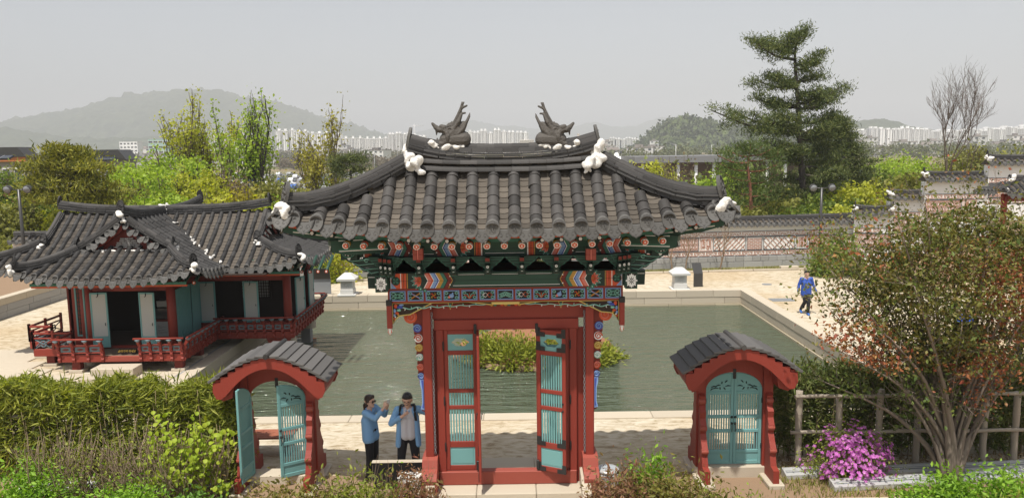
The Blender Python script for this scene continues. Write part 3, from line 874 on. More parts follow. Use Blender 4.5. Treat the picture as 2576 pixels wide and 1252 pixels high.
l2 = leaf_at((-0.648, 13.352, DZ0), R(-88), .53, 'door_leaf', metal=True)      # left leaf, swung square to the gate
ring_handle(l2, (.49, -.005, 1.22)); ring_handle(l2, (.49, .085, 1.22))
l3 = leaf_at((0.405, 13.335, DZ0), R(-27), .555, 'door_leaf', metal=True)      # right leaf, swung back over the side leaf
mb = MB(); mb.lathe((0, 0, 0), [(.018, 0), (.014, .02)], 8, 0, True, Matrix.Translation((.5, 0, 1.28)) @ Matrix.Rotation(R(90), 4, 'X'))
mb.lathe((0, 0, 0), [(.018, 0), (.014, .02)], 8, 0, True, Matrix.Translation((.5, 0, 1.15)) @ Matrix.Rotation(R(90), 4, 'X')); put('lock', mb.mesh('lock', [M['iron']]), l3, local=True)
for x in (-1.24, 1.0):
 for z in (.9, 1.75, 2.75):
  mb = MB(); mb.lathe((x, 13.32, z), [(.006, -.03), (.015, 0), (.015, .12), (.006, .15)], 7); mb.build('hinge', M['iron'], gate)
for x in (-.67, .41):
 for z in (0.53, 3.03):
  mb = MB(); mb.bbox((x - .025, 13.29, z), (x + .025, 13.335, z + .17), 0, .008); mb.build('pivot', M['iron'], gate)
COLS = ['green', 'orange', 'pink', 'blue', 'white', 'ochre', 'darkred', 'black', 'midgreen', 'navy', 'tealpale', 'dgreen']
CI = {c: i for i, c in enumerate(COLS)}
CM = [M[c] for c in COLS]
def face(mb, pts, y, c): mb.poly([(x, y, z) for x, z in pts][::1], CI[c])
def frect(mb, x0, x1, z0, z1, y, c): face(mb, [(x0, z0), (x1, z0), (x1, z1), (x0, z1)], y, c)
def chev(mb, x, w, z0, z1, y, c, d):
 zm = (z0 + z1) / 2
 face(mb, [(x, z0), (x + w, z0), (x + w + d, zm), (x + d, zm)], y, c)
 face(mb, [(x + d, zm), (x + d + w, zm), (x + w, z1), (x, z1)], y, c)
def disc(mb, cx, cz, r, y, c, n=12):
 face(mb, [(cx + r * math.cos(2 * math.pi * k / n), cz + r * math.sin(2 * math.pi * k / n)) for k in range(n)], y, c)
def petals(mb, cx, cz, r0, r1, n, w, y, c, a0=0.0, sx=1, sz=1):
 for k in range(n):
  a = a0 + 2 * math.pi * k / n
  u, p = (math.cos(a), math.sin(a)), (-math.sin(a), math.cos(a))
  rm = r0 + (r1 - r0) * .6
  q = [(r0, 0), (rm, -w), (r1, 0), (rm, w)]
  face(mb, [(cx + sx * (u[0] * s + p[0] * t), cz + sz * (u[1] * s + p[1] * t)) for s, t in q], y, c)
def lotus(mb, cx, cz, s, y, d):
 """half lotus opening towards d"""
 for k, (c, r) in enumerate((('tealpale', 1.0), ('dgreen', .9), ('pink', .78), ('orange', .55), ('ochre', .3))):
  for a in ((-1.0, -.5, 0, .5, 1.0) if k < 4 else (0,)):
   u = (d * math.cos(a), math.sin(a)); p = (-u[1], u[0])
   q = [(0, 0), (.55, -.2), (1.0, 0), (.55, .2)]
   face(mb, [(cx + s * r * (u[0] * t + p[0] * w), cz + s * r * .9 * (u[1] * t + p[1] * w)) for t, w in q], y - .0006 * k, c)
 for sz in (-1, 1):
  for (ox, oz, r) in ((-.1, .75, .2), (.3, .9, .16), (-.4, .55, .15)):
   disc(mb, cx - d * s * ox, cz + sz * s * oz, s * r, y - .0004, 'midgreen', 9); disc(mb, cx - d * s * ox, cz + sz * s * oz, s * r * .62, y - .001, 'black', 9); disc(mb, cx - d * s * ox, cz + sz * s * oz, s * r * .4, y - .0016, 'tealpale', 8)
def meoricho(mb, x, d, z0, z1, y, full=True):
 """the painted end pattern of a beam: bands, half flower, lotus, chevrons, starting at x and running in direction d"""
 def X(a): return x + d * a
 def rr(a, b, c): frect(mb, min(X(a), X(b)), max(X(a), X(b)), z0, z1, y, c)
 h = (z1 - z0)
 rr(0, .02, 'black'); rr(.02, .03, 'white')
 if full:
  rr(.03, .19, 'orange')
  disc(mb, X(.11), (z0 + z1) / 2, h * .30, y - .001, 'dgreen', 10); petals(mb, X(.11), (z0 + z1) / 2, 0, h * .26, 4, h * .08, y - .002, 'midgreen', .78);
  face(mb, [(X(.03), z0), (X(.12), z0), (X(.03), z0 + h * .4)], y - .001, 'blue'); face(mb, [(X(.03), z1), (X(.12), z1), (X(.03), z1 - h * .4)], y - .001, 'blue')
  o = .19
 else: o = .03
 rr(o, o + .012, 'white'); rr(o + .012, o + .10, 'orange'); rr(o + .05, o + .06, 'pink'); rr(o + .10, o + .112, 'black'); rr(o + .112, o + .125, 'ochre')
 rr(o + .125, o + .36, 'dgreen')
 lotus(mb, X(o + .36), (z0 + z1) / 2, .19, y - .001, -d)
 xx = o + .36
 for c, w in (('dgreen', .035), ('white', .012), ('pink', .06), ('orange', .03), ('white', .012), ('blue', .06), ('navy', .02), ('white', .012), ('ochre', .05), ('yellow' if False else 'ochre', .02), ('midgreen', .06), ('black', .014), ('darkred', .07), ('ochre', .012), ('dgreen', .05)):
  if not full and c == 'ochre': continue
  chev(mb, X(xx), d * w, z0, z1, y - .002, c, d * .07); xx += w
 disc(mb, X(xx - .03), z1 - h * .22, .012, y - .003, 'white', 7); disc(mb, X(xx - .03), z0 + h * .22, .012, y - .003, 'white', 7)
 face(mb, [(X(o + .36), z0), (X(o + .36) + d * .07, (z0 + z1) / 2), (X(o + .36), z1)], y - .0012, 'dgreen')
 return xx
mb = MB()
mb.box((GX - 2.20, 13.05, 3.895), (GX + 2.24, 13.33, 4.16), CI['green'])
yb = 13.047
for s, x in ((1, GX - 1.98), (-1, GX + 2.02)): meoricho(mb, x, s, 3.897, 4.158, yb)
for z, c, w in ((4.125, 'white', .006), (4.115, 'black', .012), (3.935, 'white', .008), (3.92, 'black', .014)):
 frect(mb, GX - 1.05, GX + 1.09, z - w / 2, z + w / 2, yb - .001, c)
frect(mb, GX - 2.2, GX + 2.24, 4.022, 4.027, yb - .006, 'black')
mb.build('lower_beam', CM, gate)
for x in (GX - 2.09, GX + 2.13):
 mb = MB()
 mb.box((x - .10, 12.86, 3.87), (x + .10, 13.044, 4.15), CI['green'])
 frect(mb, x - .08, x + .08, 3.89, 4.13, 12.858, 'black')
 petals(mb, x, 4.01, .02, .085, 8, .022, 12.856, 'white', .39, 1, 1.35); petals(mb, x, 4.01, .05, .105, 8, .016, 12.855, 'white', 0, 1, 1.2)
 disc(mb, x, 4.01, .022, 12.854, 'white', 10); disc(mb, x, 4.01, .012, 12.853, 'black', 8)
 mb.build('flower_block', CM, gate)
for x in (GX - 2.28, GX + 2.32):
 mb = MB(); mb.prism([(x - .07, 3.9), (x - .08, 4.15), (x + .08, 4.15), (x + .07, 3.9)], .2, 'y', CI['dgreen'], 13.08); frect(mb, x - .065, x + .065, 4.09, 4.10, 13.077, 'white'); mb.build('beam_end', CM, gate)
mb = MB()
mb.box((GX - 2.55, 13.02, 4.45), (GX + 2.55, 13.25, 4.735), CI['green'])
yu = 13.017
for s, x in ((1, GX - 2.42), (-1, GX + 2.42)): meoricho(mb, x, s, 4.452, 4.732, yu, False)
for s, x in ((-1, GX - .36), (1, GX + .36)): meoricho(mb, x, s, 4.452, 4.732, yu, False)
for z, c, w in ((4.49, 'white', .008), (4.475, 'black', .014), (4.70, 'white', .006)):
 for a, b in ((-1.7, -1.05), (1.05, 1.7), (-.33, .33)): frect(mb, GX + a, GX + b, z - w / 2, z + w / 2, yu - .001, c)
frect(mb, GX - 2.55, GX + 2.55, 4.568, 4.572, yu - .006, 'black')
mb.build('upper_beam', CM, gate)
for x in (GX - 2.62, GX + 2.62):
 mb = MB()
 mb.box((x - .14, 12.9, 4.42), (x + .14, 13.2, 4.74), CI['dgreen'])
 mb.prism([(x + .135 * math.cos(a), 4.60 + .135 * math.sin(a)) for a in [2 * math.pi * k / 20 for k in range(20)]], .05, 'y', CI['midgreen'], 12.85)
 disc(mb, x, 4.60, .118, 12.848, 'black', 20)
 petals(mb, x, 4.60, .03, .11, 12, .019, 12.846, 'white'); disc(mb, x, 4.60, .024, 12.845, 'white', 10); disc(mb, x, 4.60, .012, 12.844, 'black', 8)
 petals(mb, x, 4.45, .0, .03, 6, .012, 12.898, 'white')
 mb.build('round_boss', CM, gate)
mb = MB(); mb.box((GX - 2.2, 13.22, 4.162), (GX + 2.2, 13.25, 4.30), CI['darkred']); mb.box((GX - 2.45, 13.222, 4.345), (GX + 2.45, 13.25, 4.449), CI['black'])
for a, b in ((-2.2, -1.55), (-1.3, -.75), (-.62, .55), (.68, 1.15), (1.28, 1.65), (1.85, 2.2)): mb.box((GX + a, 13.221, 4.301), (GX + b, 13.25, 4.344), CI['black']); mb.build('bracket_board', CM, gate)
def cluster():
 mb = MB()
 def lay(w, z0, z1, y):
  e = .04
  mb.prism([(-w + e, z0), (-w, z0 + (z1 - z0) * .45), (-w - .012, z1), (w + .012, z1), (w, z0 + (z1 - z0) * .45), (w - e, z0)], 13.2 - y, 'y', CI['dgreen'], y)
  for a, b in (((-w + e, z0 + .006), (w - e, z0 + .006)),):
   mb.poly([(a[0], y - .002, a[1]), (b[0], y - .002, b[1]), (b[0], y - .002, b[1] + .006), (a[0], y - .002, a[1] + .006)], CI['midgreen'])
  mb.poly([(-w - .008, y - .002, z1 - .012), (w + .008, y - .002, z1 - .012), (w + .008, y - .002, z1 - .006), (-w - .008, y - .002, z1 - .006)], CI['midgreen'])
  for s in (-1, 1):
   mb.poly([(s * (w - e), y - .002, z0 + .006), (s * (w - e * .4), y - .002, z0 + .02), (s * (w - .006), y - .002, z1 - .012), (s * (w - .014), y - .002, z1 - .012), (s * (w - e), y - .002, z0 + .016)], CI['midgreen'])
 lay(.275, 4.395, 4.448, 12.90); lay(.225, 4.335, 4.390, 12.93); lay(.165, 4.275, 4.330, 12.97); lay(.085, 4.215, 4.27, 13.0); lay(.075, 4.163, 4.21, 13.03)
 for (z, l) in ((4.40, .14), (4.27, .09), (4.20, .06)):
  y = 12.90 - l
  mb.prism([(y, z - .02), (y + .03, z - .05), (13.0, z - .05), (13.0, z + .045), (y - .01, z + .045)], .08, 'x', CI['dgreen'], -.04)
  mb.poly([(-.035, y - .006, z - .015), (.035, y - .006, z - .015), (.035, y - .014, z + .04), (-.035, y - .014, z + .04)], CI['darkred' if z > 4.35 else 'dgreen'])
 for z, y in ((4.285, 12.80), (4.22, 12.835)):
  for k in range(6):
   a = k * math.pi / 3
   mb.poly([(.016 * math.cos(a) + .009 * math.cos(b), y - .004, z + .016 * math.sin(a) + .009 * math.sin(b)) for b in [q * math.pi / 3 for q in range(6)]], CI['white'])
 mb.prism([(-.075, 4.20), (-.06, 4.11), (.06, 4.11), (.075, 4.20)], .10, 'y', CI['dgreen'], 12.93)
 mb.poly([(-.055, 12.928, 4.12), (.055, 12.928, 4.12), (.055, 12.928, 4.128), (-.055, 12.928, 4.128)], CI['midgreen'])
 mb.poly([(-.03, 12.927, 4.14), (.03, 12.927, 4.14), (.03, 12.927, 4.175), (-.03, 12.927, 4.175)], CI['pink'])
 return mb.mesh('bracket_cluster', CM)
cm = cluster()
for k in range(6): put('bracket_cluster', cm, gate, Matrix.Translation((GX + (k - 2.5) * .575, 0, 0)))
for s in (-1, 1):
 for o in (0, .12, .24): put('bracket_cluster', cm, gate, Matrix.Translation((GX + s * (1.92 + o * .6), -.03 - o * .2, o * .12)) @ Matrix.Scale(.8, 4, (1, 0, 0)))
 for (x, z, L) in ((2.12, 4.40, .62), (2.1, 4.33, .5), (2.06, 4.25, .42), (2.04, 4.19, .30)):
  mb = MB(); a = GX + s * x
  mb.prism([(a, z - .035), (a + s * L * .5, z - .05), (a + s * L * .8, z - .03), (a + s * L, z + .05), (a + s * L * .72, z + .012), (a + s * L * .4, z + .03), (a, z + .035)], .09, 'y', CI['dgreen'], 12.95)
  mb.tube([(a, 12.945, z + .02), (a + s * L * .4, 12.945, z + .015), (a + s * L * .75, 12.945, z - .005), (a + s * L * .96, 12.945, z + .04)], .006, 4, CI['tealpale'])
  if z > 4.38: mb.tube([(a + s * L * .35 + .035 * math.cos(q), 12.94, z + .01 + .03 * math.sin(q)) for q in np.arange(0, 6, .7)], .008, 4, CI['tealpale'])
  mb.build('beak_bracket', CM, gate)
mb = MB(); mb.bbox((GX - 2.02, 13.08, 3.638), (GX + 2.02, 13.30, 3.892), 0, .006); mb.build('panel_band', M['red'], gate)
def carved(kind):
 mb = MB(); w, h, y = .135, .088, 13.062
 for (x0, x1, z0, z1) in ((-w, w, h - .016, h), (-w, w, -h, -h + .016), (-w, -w + .016, -h + .016, h - .016), (w - .016, w, -h + .016, h - .016)):
  mb.bbox((x0, y - .008, z0), (x1, 13.082, z1), CI['blue'], .004)
 mb.poly([(-w, 13.078, -h), (w, 13.078, -h), (w, 13.078, h), (-w, 13.078, h)], CI['black'])
 def loop(cx, cz, rx, rz, c, th=.008): mb.tube([(cx + rx * math.cos(a), y + .006, cz + rz * math.sin(a)) for a in [2 * math.pi * k / 10 for k in range(11)]], th, 4, CI[c])
 if kind == 0:
  for sx in (-1, 1):
   for sz in (-1, 1): loop(sx * .07, sz * .034, .036, .024, 'tealpale'); loop(sx * .03, sz * .03, .025, .022, 'midgreen')
  loop(0, 0, .03, .03, 'tealpale')
 elif kind == 4:
  for k in range(7): loop(-.09 + .03 * k, -.02 + .012 * (3 - abs(k - 3)), .028, .034, 'tealpale', .006)
 else:
  for sx in (-1, 1):
   for sz in (-1, 1): loop(sx * .088, sz * .04, .026, .02, 'tealpale')
  if kind == 1:
   for s in (-1, 1): mb.tube([(-.075, y, -.045 * s), (.075, y, .045 * s)], .012, 4, CI['ochre' if s > 0 else 'blue']); mb.tube([(-.06, y - .003, -.05 * s), (.06, y - .003, .05 * s)], .006, 4, CI['orange'])
  if kind == 2:
   for a in range(4): t = a * math.pi / 2 + .5; mb.tube([(0, y, 0), (.04 * math.cos(t), y, .04 * math.sin(t)), (.055 * math.cos(t + .6), y, .055 * math.sin(t + .6))], .011, 4, CI['orange' if a % 2 else 'ochre'])
  if kind == 3:
   mb.blob((0, y + .004, -.01), .036, CI['blue'], 3, .05, 1, (1.2, .4, 1.1)); mb.blob((-.04, y + .002, -.03), .025, CI['pink'], 5, .05, 1, (1, .4, 1)); mb.blob((.02, y, .03), .014, CI['blue'], 5, .05, 1, (1, .4, 1.6))
  if kind == 5:
   for cx, c in ((-.035, 'white'), (.035, 'orange')): mb.tube([(cx - .045, y, 0), (cx, y, .04), (cx + .045, y, 0), (cx, y, -.04), (cx - .045, y, 0)], .008, 4, CI[c])
  if kind == 6:
   for k in range(5): t = math.pi / 2 + (k - 2) * .55; mb.tube([(0, y, -.06), (.06 * math.cos(t) , y, -.03 + .06 * math.sin(t)), (.10 * math.cos(t), y, -.02 + .05 * math.sin(t))], .008, 4, CI['orange' if k % 2 == 0 else 'tealpale'])
 return mb.mesh('carved_panel', CM)
kinds = {k: carved(k) for k in range(7)}
for k, kk in enumerate((0, 1, 2, 3, 6, 5, 4, 5, 6, 3, 2, 1, 0)):
 put('carved_panel', kinds[kk], gate, Matrix.Translation((GX + (k - 6) * .308, 0, 3.765)))
for x in (GX - 2.0, GX + 2.0):
 mb = MB(); mb.bbox((x - .045, 13.04, 3.20), (x + .045, 13.12, 3.636), 0, .008); mb.build('hanging_post', M['red'], gate)
 mb = MB(); mb.bbox((x - .05, 13.03, 3.60), (x + .05, 13.085, 3.70), 0, .006); mb.build('iron_strap', M['iron'], gate)
 mb = MB(); mb.lathe((x, 13.08, 3.085), [(.004, 0), (.03, .03), (.042, .065), (.03, .11), (.036, .118)], 10)
 for k in range(4): a = k * math.pi / 2 + .78; mb.tube([(x, 13.08, 3.08), (x + .04 * math.cos(a), 13.08 + .04 * math.sin(a), 3.14), (x + .028 * math.cos(a), 13.08 + .028 * math.sin(a), 3.19)], [.004, .01, .004], 4, 1)
 mb.build('lotus_bud', [M['white'], M['orange']], gate)
for s in (-1, 1):
 xo = GX + s * 1.955
 line = [(xo, 3.63), (xo, 3.27), (xo - s * .06, 3.36), (xo - s * .12, 3.41), (xo - s * .19, 3.42), (xo - s * .30, 3.43), (xo - s * .40, 3.48), (xo - s * .72, 3.645), (xo - s * .95, 3.665), (xo - s * 1.0, 3.512), (xo - s * 1.06, 3.668), (xo - s * 1.7, 3.585), (xo - s * 1.72, 3.63)]
 mb = MB(); mb.prism(line, .04, 'y', 0, 13.12)
 edge = [(x, 13.115, z) for x, z in line]
 mb.tube(edge + [edge[0]], .011, 5, 1)
 vine = [(xo - s * (.12 + 1.5 * k / 40), 13.108, 3.535 + .055 * k / 40 + .018 * (1 - k / 60) * math.sin(k * .95)) for k in range(41)]
 mb.tube(vine, [.012 - .005 * k / 40 for k in range(41)], 5, 2)
 for k in range(2, 38, 3):
  c = vine[k]; up = 1 if (k // 3) % 2 else -1
  r = .034 * (1 - k / 70)
  mb.tube([(c[0] + s * (-r * .9 * j / 5 - r * .5 * math.sin(j * .9)), 13.106, c[2] + up * r * (1 - math.cos(j * .8)) * .75) for j in range(6)], [.010, .009, .008, .007, .006, .004], 5, 2 if k % 2 else 3)
 def blobs(lst):
  for (dx, z, r, c, sx_, sz_) in lst: mb.blob((xo - s * dx, 13.108, z), r, c, int(dx * 100), .12, 1, (sx_, .4, sz_))
 blobs([(.13, 3.56, .04, 4, 1.5, .7), (.16, 3.60, .03, 5, 1.4, .6), (.06, 3.58, .032, 6, .9, 1.2), (.11, 3.51, .03, 2, 1.3, .7), (.04, 3.50, .03, 5, .8, 1.3), (.08, 3.46, .03, 6, 1.2, .8), (.10, 3.43, .02, 7, 1, 1), (.035, 3.42, .024, 5, .9, 1.3), (.03, 3.36, .02, 6, .8, 1.3), (.05, 3.39, .014, 3, 1, 1)])
 mb.build('vine_apron', [M['interior'], M['yellow'], M['tealpale'], M['white'], M['navy'], M['blue'], M['orange'], M['ochre']], gate)
mb = MB(); mb.bbox((GX - .24, 13.10, 3.585), (GX + .24, 13.14, 3.632), 0, .004); mb.build('yellow_fillet', M['yellow'], gate)
mb = MB()
for k in range(9): mb.blob((GX - .24 + .06 * k, 13.14, 3.57), .026, k % 4, k, .1, 1, (1.1, .5, .8))
mb.build('painted_rosettes', [M['ochre'], M['midgreen'], M['darkred'], M['orange']], gate)
RH, DW, DD = 1.62, 2.00, 1.12        # half ridge, width of side slope, depth of front slope
ZR, ZE = 5.90, 4.955
def gz(x, y):
 ax, ay = abs(x - GX), abs(y - GY)
 u = max(ay / DD, (ax - RH) / DW, 0.0)
 s = u * (1 + .24 * (1 - u))
 lift = .27 * min(1.15, ax / 3.62) ** 2.6 * min(1.15, ay / DD) ** 2.2
 return ZR - (ZR - ZE) * s + lift
def eave_y(x): return DD + .10 * (abs(x) / 3.5) ** 3
COVER = convex_mesh('cover_tile', .285, .106, .096, 'tile')
CAPT = convex_mesh('end_tile', .285, .108, .099, 'tile', cap=True)
PAN = pan_mesh('pan_tile', .288, .19, .042, .02, 'tile_dusty')
DRIP = drip_mesh('drip_tile', .325, .15)
bed = MB(); N = 36
for i in range(N):
 for j in range(16):
  xs_ = [GX - 3.60 + 7.20 * (i + a) / N for a in (0, 1)]; ys_ = [GY - DD + 2 * DD * (j + a) / 16 for a in (0, 1)]
  bed.poly([(xs_[a], ys_[b], gz(xs_[a], ys_[b]) - .03) for a, b in ((0, 0), (1, 0), (1, 1), (0, 1))], 0, True)
  bed.poly([(xs_[a], ys_[b], gz(xs_[a], ys_[b]) - .085) for a, b in ((0, 1), (1, 1), (1, 0), (0, 0))], 1, True)
bed.build('roof_bed', [M['bed'], M['dgreen']], gate)
T = Tiler(gate, 300, COVER, PAN, CAPT, DRIP, .245, .128)
SP = .350
for i in range(20):
 x = (i - 9.5) * SP
 top = .10 if abs(x) < RH else DD * (abs(x) - RH) / DW + .10
 for s, one in ((-1, True), (1, False)):
  y0 = GY + s * eave_y(x)
  if eave_y(x) - top > .1: T.row(gz, (GX + x, y0), (0, -s), eave_y(x) - top, Vector((-s, 0, 0)), 'c', one)
for i in range(21):
 x = (i - 10) * SP
 top = .08 if abs(x) < RH else DD * (abs(x) - RH) / DW + .02
 for s, one in ((-1, True), (1, False)):
  if eave_y(x) - top > .08: T.row(gz, (GX + x, GY + s * (eave_y(x) - .01)), (0, -s), eave_y(x) - top, Vector((-s, 0, 0)), 'p', one)
for j in range(6):
 y = (j - 2.5) * SP
 for s in (-1, 1):
  top = RH + DW * abs(y) / DD + .1
  if 3.66 - top > .1: T.row(gz, (GX + s * 3.66, GY + y), (-s, 0), 3.66 - top, Vector((0, s, 0)), 'c', False)
for j in range(7):
 y = (j - 3) * SP
 for s in (-1, 1):
  top = RH + DW * abs(y) / DD + .05
  if 3.64 - top > .08: T.row(gz, (GX + s * 3.64, GY + y), (-s, 0), 3.64 - top, Vector((0, s, 0)), 'p', False, False)
T.finish()
rise = lambda x: .21 * (abs(x) / 1.66) ** 2.8
rz0 = ZR - .04
for s, one in ((-1, True), (1, False)):
 mbx = MB()
 for h, dy, rr in ((0.0, .14, .085), (.125, .11, .08)):
  for k in range(11):
   x0, x1 = -1.62 + 3.24 * k / 11, -1.62 + 3.24 * (k + 1) / 11
   a = Vector((GX + x0, GY + s * dy, rz0 + h + rise(x0) * .35)); b = Vector((GX + x1, GY + s * dy, rz0 + h + rise(x1) * .35))
   m = frame(a, b - a) @ Matrix.Diagonal((rr, (b - a).length * .985, rr * 1.0, 1))
   if one: put('ridge_roll', RCAP, gate, m)
   else: mbx.mesh_in([v.co for v in RCAP.vertices], [tuple(f.vertices) for f in RCAP.polygons], 0, True, m)
 if mbx.f: mbx.build('rear_ridge_rolls', M['tile'], gate, kind='stuff')
base = [Vector((GX + x, GY, rz0 + .17 + rise(x))) for x in np.linspace(-1.64, 1.64, 25)]
core = MB()
for a, b in zip(base, base[1:]):
 m = frame((a + b) / 2 - Vector((0, 0, .08)), b - a) @ Matrix.Diagonal((.17, (b - a).length * 1.02, .24, 1)); core.box((-.5, -.5, -.5), (.5, .5, .5), 0, m)
core.build('ridge_core', M['bed'], gate)
ridge_stack(gate, base, [(.036, .31), (.036, .26), (.036, .30), (.036, .25), (.085, .22)], .30, .08, True, 3)
PLATE = plate_mesh('ridge_end_plate', .20, .34)
for s in (-1, 1):
 p = Vector((GX + s * 1.655, GY, rz0 + .25 + rise(1.6)))
 put('ridge_end_plate', PLATE, gate, Matrix.Translation(p) @ Matrix.Rotation(R(90) * s, 4, 'Z') @ Matrix.Rotation(R(-12), 4, 'X') @ Matrix.Scale(1.0, 4))
PLATE_B = plate_mesh('hip_end_plate', .24, .30)
for sx in (-1, 1):
 for sy in (-1, 1):
  pts = []
  for k in range(13):
   u = .01 + (.92 if sy < 0 else .86) * k / 12
   x, y = GX + sx * (RH + DW * u), GY + sy * DD * u
   pts.append(Vector((x, y, gz(x, y) + .03 + .07 * u ** 5)))
  one = sy < 0
  mbx = MB()
  ridge_stack(gate, pts, [(.085, .17), (.032, .25), (.032, .21), (.032, .25), (.065, .19)], .31, .072, one, 7 + sx, mbx)
  if not one: mbx.build('rear_hip', M['tile_pale'], gate)
  d = (pts[-1] - pts[-2]).normalized()
  ang = math.atan2(d.y, d.x)
  m = Matrix.Translation(pts[-1] + Vector((0, 0, .13)) + d * .05) @ Matrix.Rotation(ang + R(90), 4, 'Z') @ Matrix.Rotation(R(-14), 4, 'X')
  put('hip_end_plate', PLATE_B, gate, m @ Matrix.Scale(1.2 if one else .6, 4))
  e = pts[-1] + d * .10
  m = frame(e + Vector((0, 0, .03)), -d) @ Matrix.Diagonal((.085, .22, .085, 1)); put('ridge_tile', RCAP, gate, m)
  if sy < 0:
   plaster(gate, [(e + Vector((-sx * .02, -.03, .05)), .085, (1.1, 1, .8)), (e + Vector((-sx * .11, -.07, -.02)), .09, (1, .9, 1.2)), (e + Vector((-sx * .14, -.12, -.07)), .065, (.9, .8, 1.2)), (e + Vector((sx * .04, -.02, .02)), .07, (1, 1, .8))], seed=3 + sx)
  cxy = Vector((GX + sx * (RH + DW * 1.02), GY + sy * DD * 1.02, 0)); cxy.z = gz(cxy.x, cxy.y) + .05
  dd = Vector((sx * .75, sy * .66, .10)).normalized()
  put('end_tile', CAPT, gate, frame(cxy + Vector((-sx * .02, 0, 0)), -Vector((sx * .95, sy * .25, .12))))
  put('end_tile', CAPT, gate, frame(cxy - dd * .10 + Vector((-sx * .16, sy * .06, .02)), -Vector((sx * .45, sy * .9, .06))))
  put('drip_tile', DRIP, gate, frame(cxy + Vector((-sx * .03, 0, -.04)), -Vector((sx * .45, sy * .9, .05))))
for s in (-1, 1):
 x = GX + s * 1.60
 plaster(gate, [((x, GY - .05, rz0 + .34), .12, (.9, 1, 1.1)), ((x - s * .0, GY - .15, rz0 + .25), .11, (1, .8, 1.1)), ((x - s * .10, GY - .24, rz0 + .14), .12, (1.1, .7, .9)), ((x - s * .17, GY - .26, rz0 + .04), .075, (1, .7, 1.1)), ((x + s * .06, GY, rz0 + .42), .08, (.8, 1, 1))], seed=11 + s)
def eave_strip(name, dy, z0, z1, mm, half=3.58, th=.03):
 mb = MB(); n = 28
 for k in range(n):
  q = []
  for a in (k, k + 1):
   x = -half + 2 * half * a / n; y = GY - eave_y(x) + dy
   lift = gz(GX + x, GY - DD) - ZE
   q.append((GX + x, y, lift))
  (xa, ya, la), (xb, yb_, lb) = q
  for (y_off, flip) in ((0, 0), (th, 1)):
   pts = [(xa, ya + y_off, z0 + la), (xb, yb_ + y_off, z0 + lb), (xb, yb_ + y_off, z1 + lb), (xa, ya + y_off, z1 + la)]
   mb.poly(pts[::-1] if flip else pts)
  mb.poly([(xa, ya, z0 + la), (xa, ya + th, z0 + la), (xb, yb_ + th, z0 + lb), (xb, yb_, z0 + lb)])
  mb.poly([(xa, ya, z1 + la), (xb, yb_, z1 + lb), (xb, yb_ + th, z1 + lb), (xa, ya + th, z1 + la)])
 mb.build(name, M[mm], gate)
eave_strip('tile_batten', .06, ZE - .10, ZE - .03, 'dgreen')
eave_strip('fascia', .09, ZE - .145, ZE - .102, 'orange')
eave_strip('lower_fascia', .38, ZE - .235, ZE - .16, 'midgreen', 3.1)
def flower_end(mb, p, r, cols, n=8, a0=0.0):
 x, y, z = p
 disc(mb, x, z, r, y, cols[0], 14)
 petals(mb, x, z, r * .12, r * .92, n, r * .26, y - .002, cols[1], a0)
 disc(mb, x, z, r * .22, y - .004, cols[2], 8)
for k in range(19):
 x = (k - 9) * .279
 L = gz(GX + x, GY - DD) - ZE
 mb = MB(); y0 = GY - .82 - .05 * (abs(x) / 2.5) ** 2
 a, b = Vector((GX + x * 1.03, y0, 4.66 + L * .45)), Vector((GX + x * .98, GY - .1, 5.02))
 d = (b - a).normalized()
 mb.tube([a, b], .056, 10, CI['green'])
 mb.tube([a + d * .02, a + d * .035], .058, 10, CI['white']); mb.tube([a + d * .04, a + d * .10], .058, 10, CI['orange' if k % 2 else 'ochre'])
 fc = MB(); flower_end(fc, (0, 0, 0), .057, ('white', 'orange', 'white'), 8)
 mb.mesh_in(fc.v, fc.f, 0, False, Matrix.Translation(a - d * .004) @ Matrix.Rotation(math.asin(d.z), 4, 'X'))
 for q in range(len(fc.f)): mb.m[-len(fc.f) + q] = fc.m[q]
 mb.build('rafter', CM, gate)
for k in range(21):
 x = (k - 10) * .308
 L = gz(GX + x, GY - DD) - ZE
 mb = MB(); y0 = GY - eave_y(x) + .13; z = ZE - .19 + L
 mb.prism([(y0, z - .04), (y0, z + .04), (y0 + .5, z + .10), (y0 + .5, z + .02)], .07, 'x', CI['dgreen'], GX + x - .035)
 mb.poly([(GX + x - .034, y0 - .002, z - .038), (GX + x + .034, y0 - .002, z - .038), (GX + x + .034, y0 - .002, z + .038), (GX + x - .034, y0 - .002, z + .038)], CI['black'])
 for q in range(6):
  a = q * math.pi / 3; disc(mb, GX + x + .019 * math.cos(a), z + .019 * math.sin(a), .0105, y0 - .004, 'white', 6)
 disc(mb, GX + x, z, .009, y0 - .005, 'white', 6)
 mb.poly([(GX + x - .0352, y0 + .02, z - .042), (GX + x + .0352, y0 + .02, z - .042), (GX + x + .0352, y0 + .16, z - .032), (GX + x - .0352, y0 + .16, z - .032)], CI['orange'])
 mb.build('flying_rafter', CM, gate)
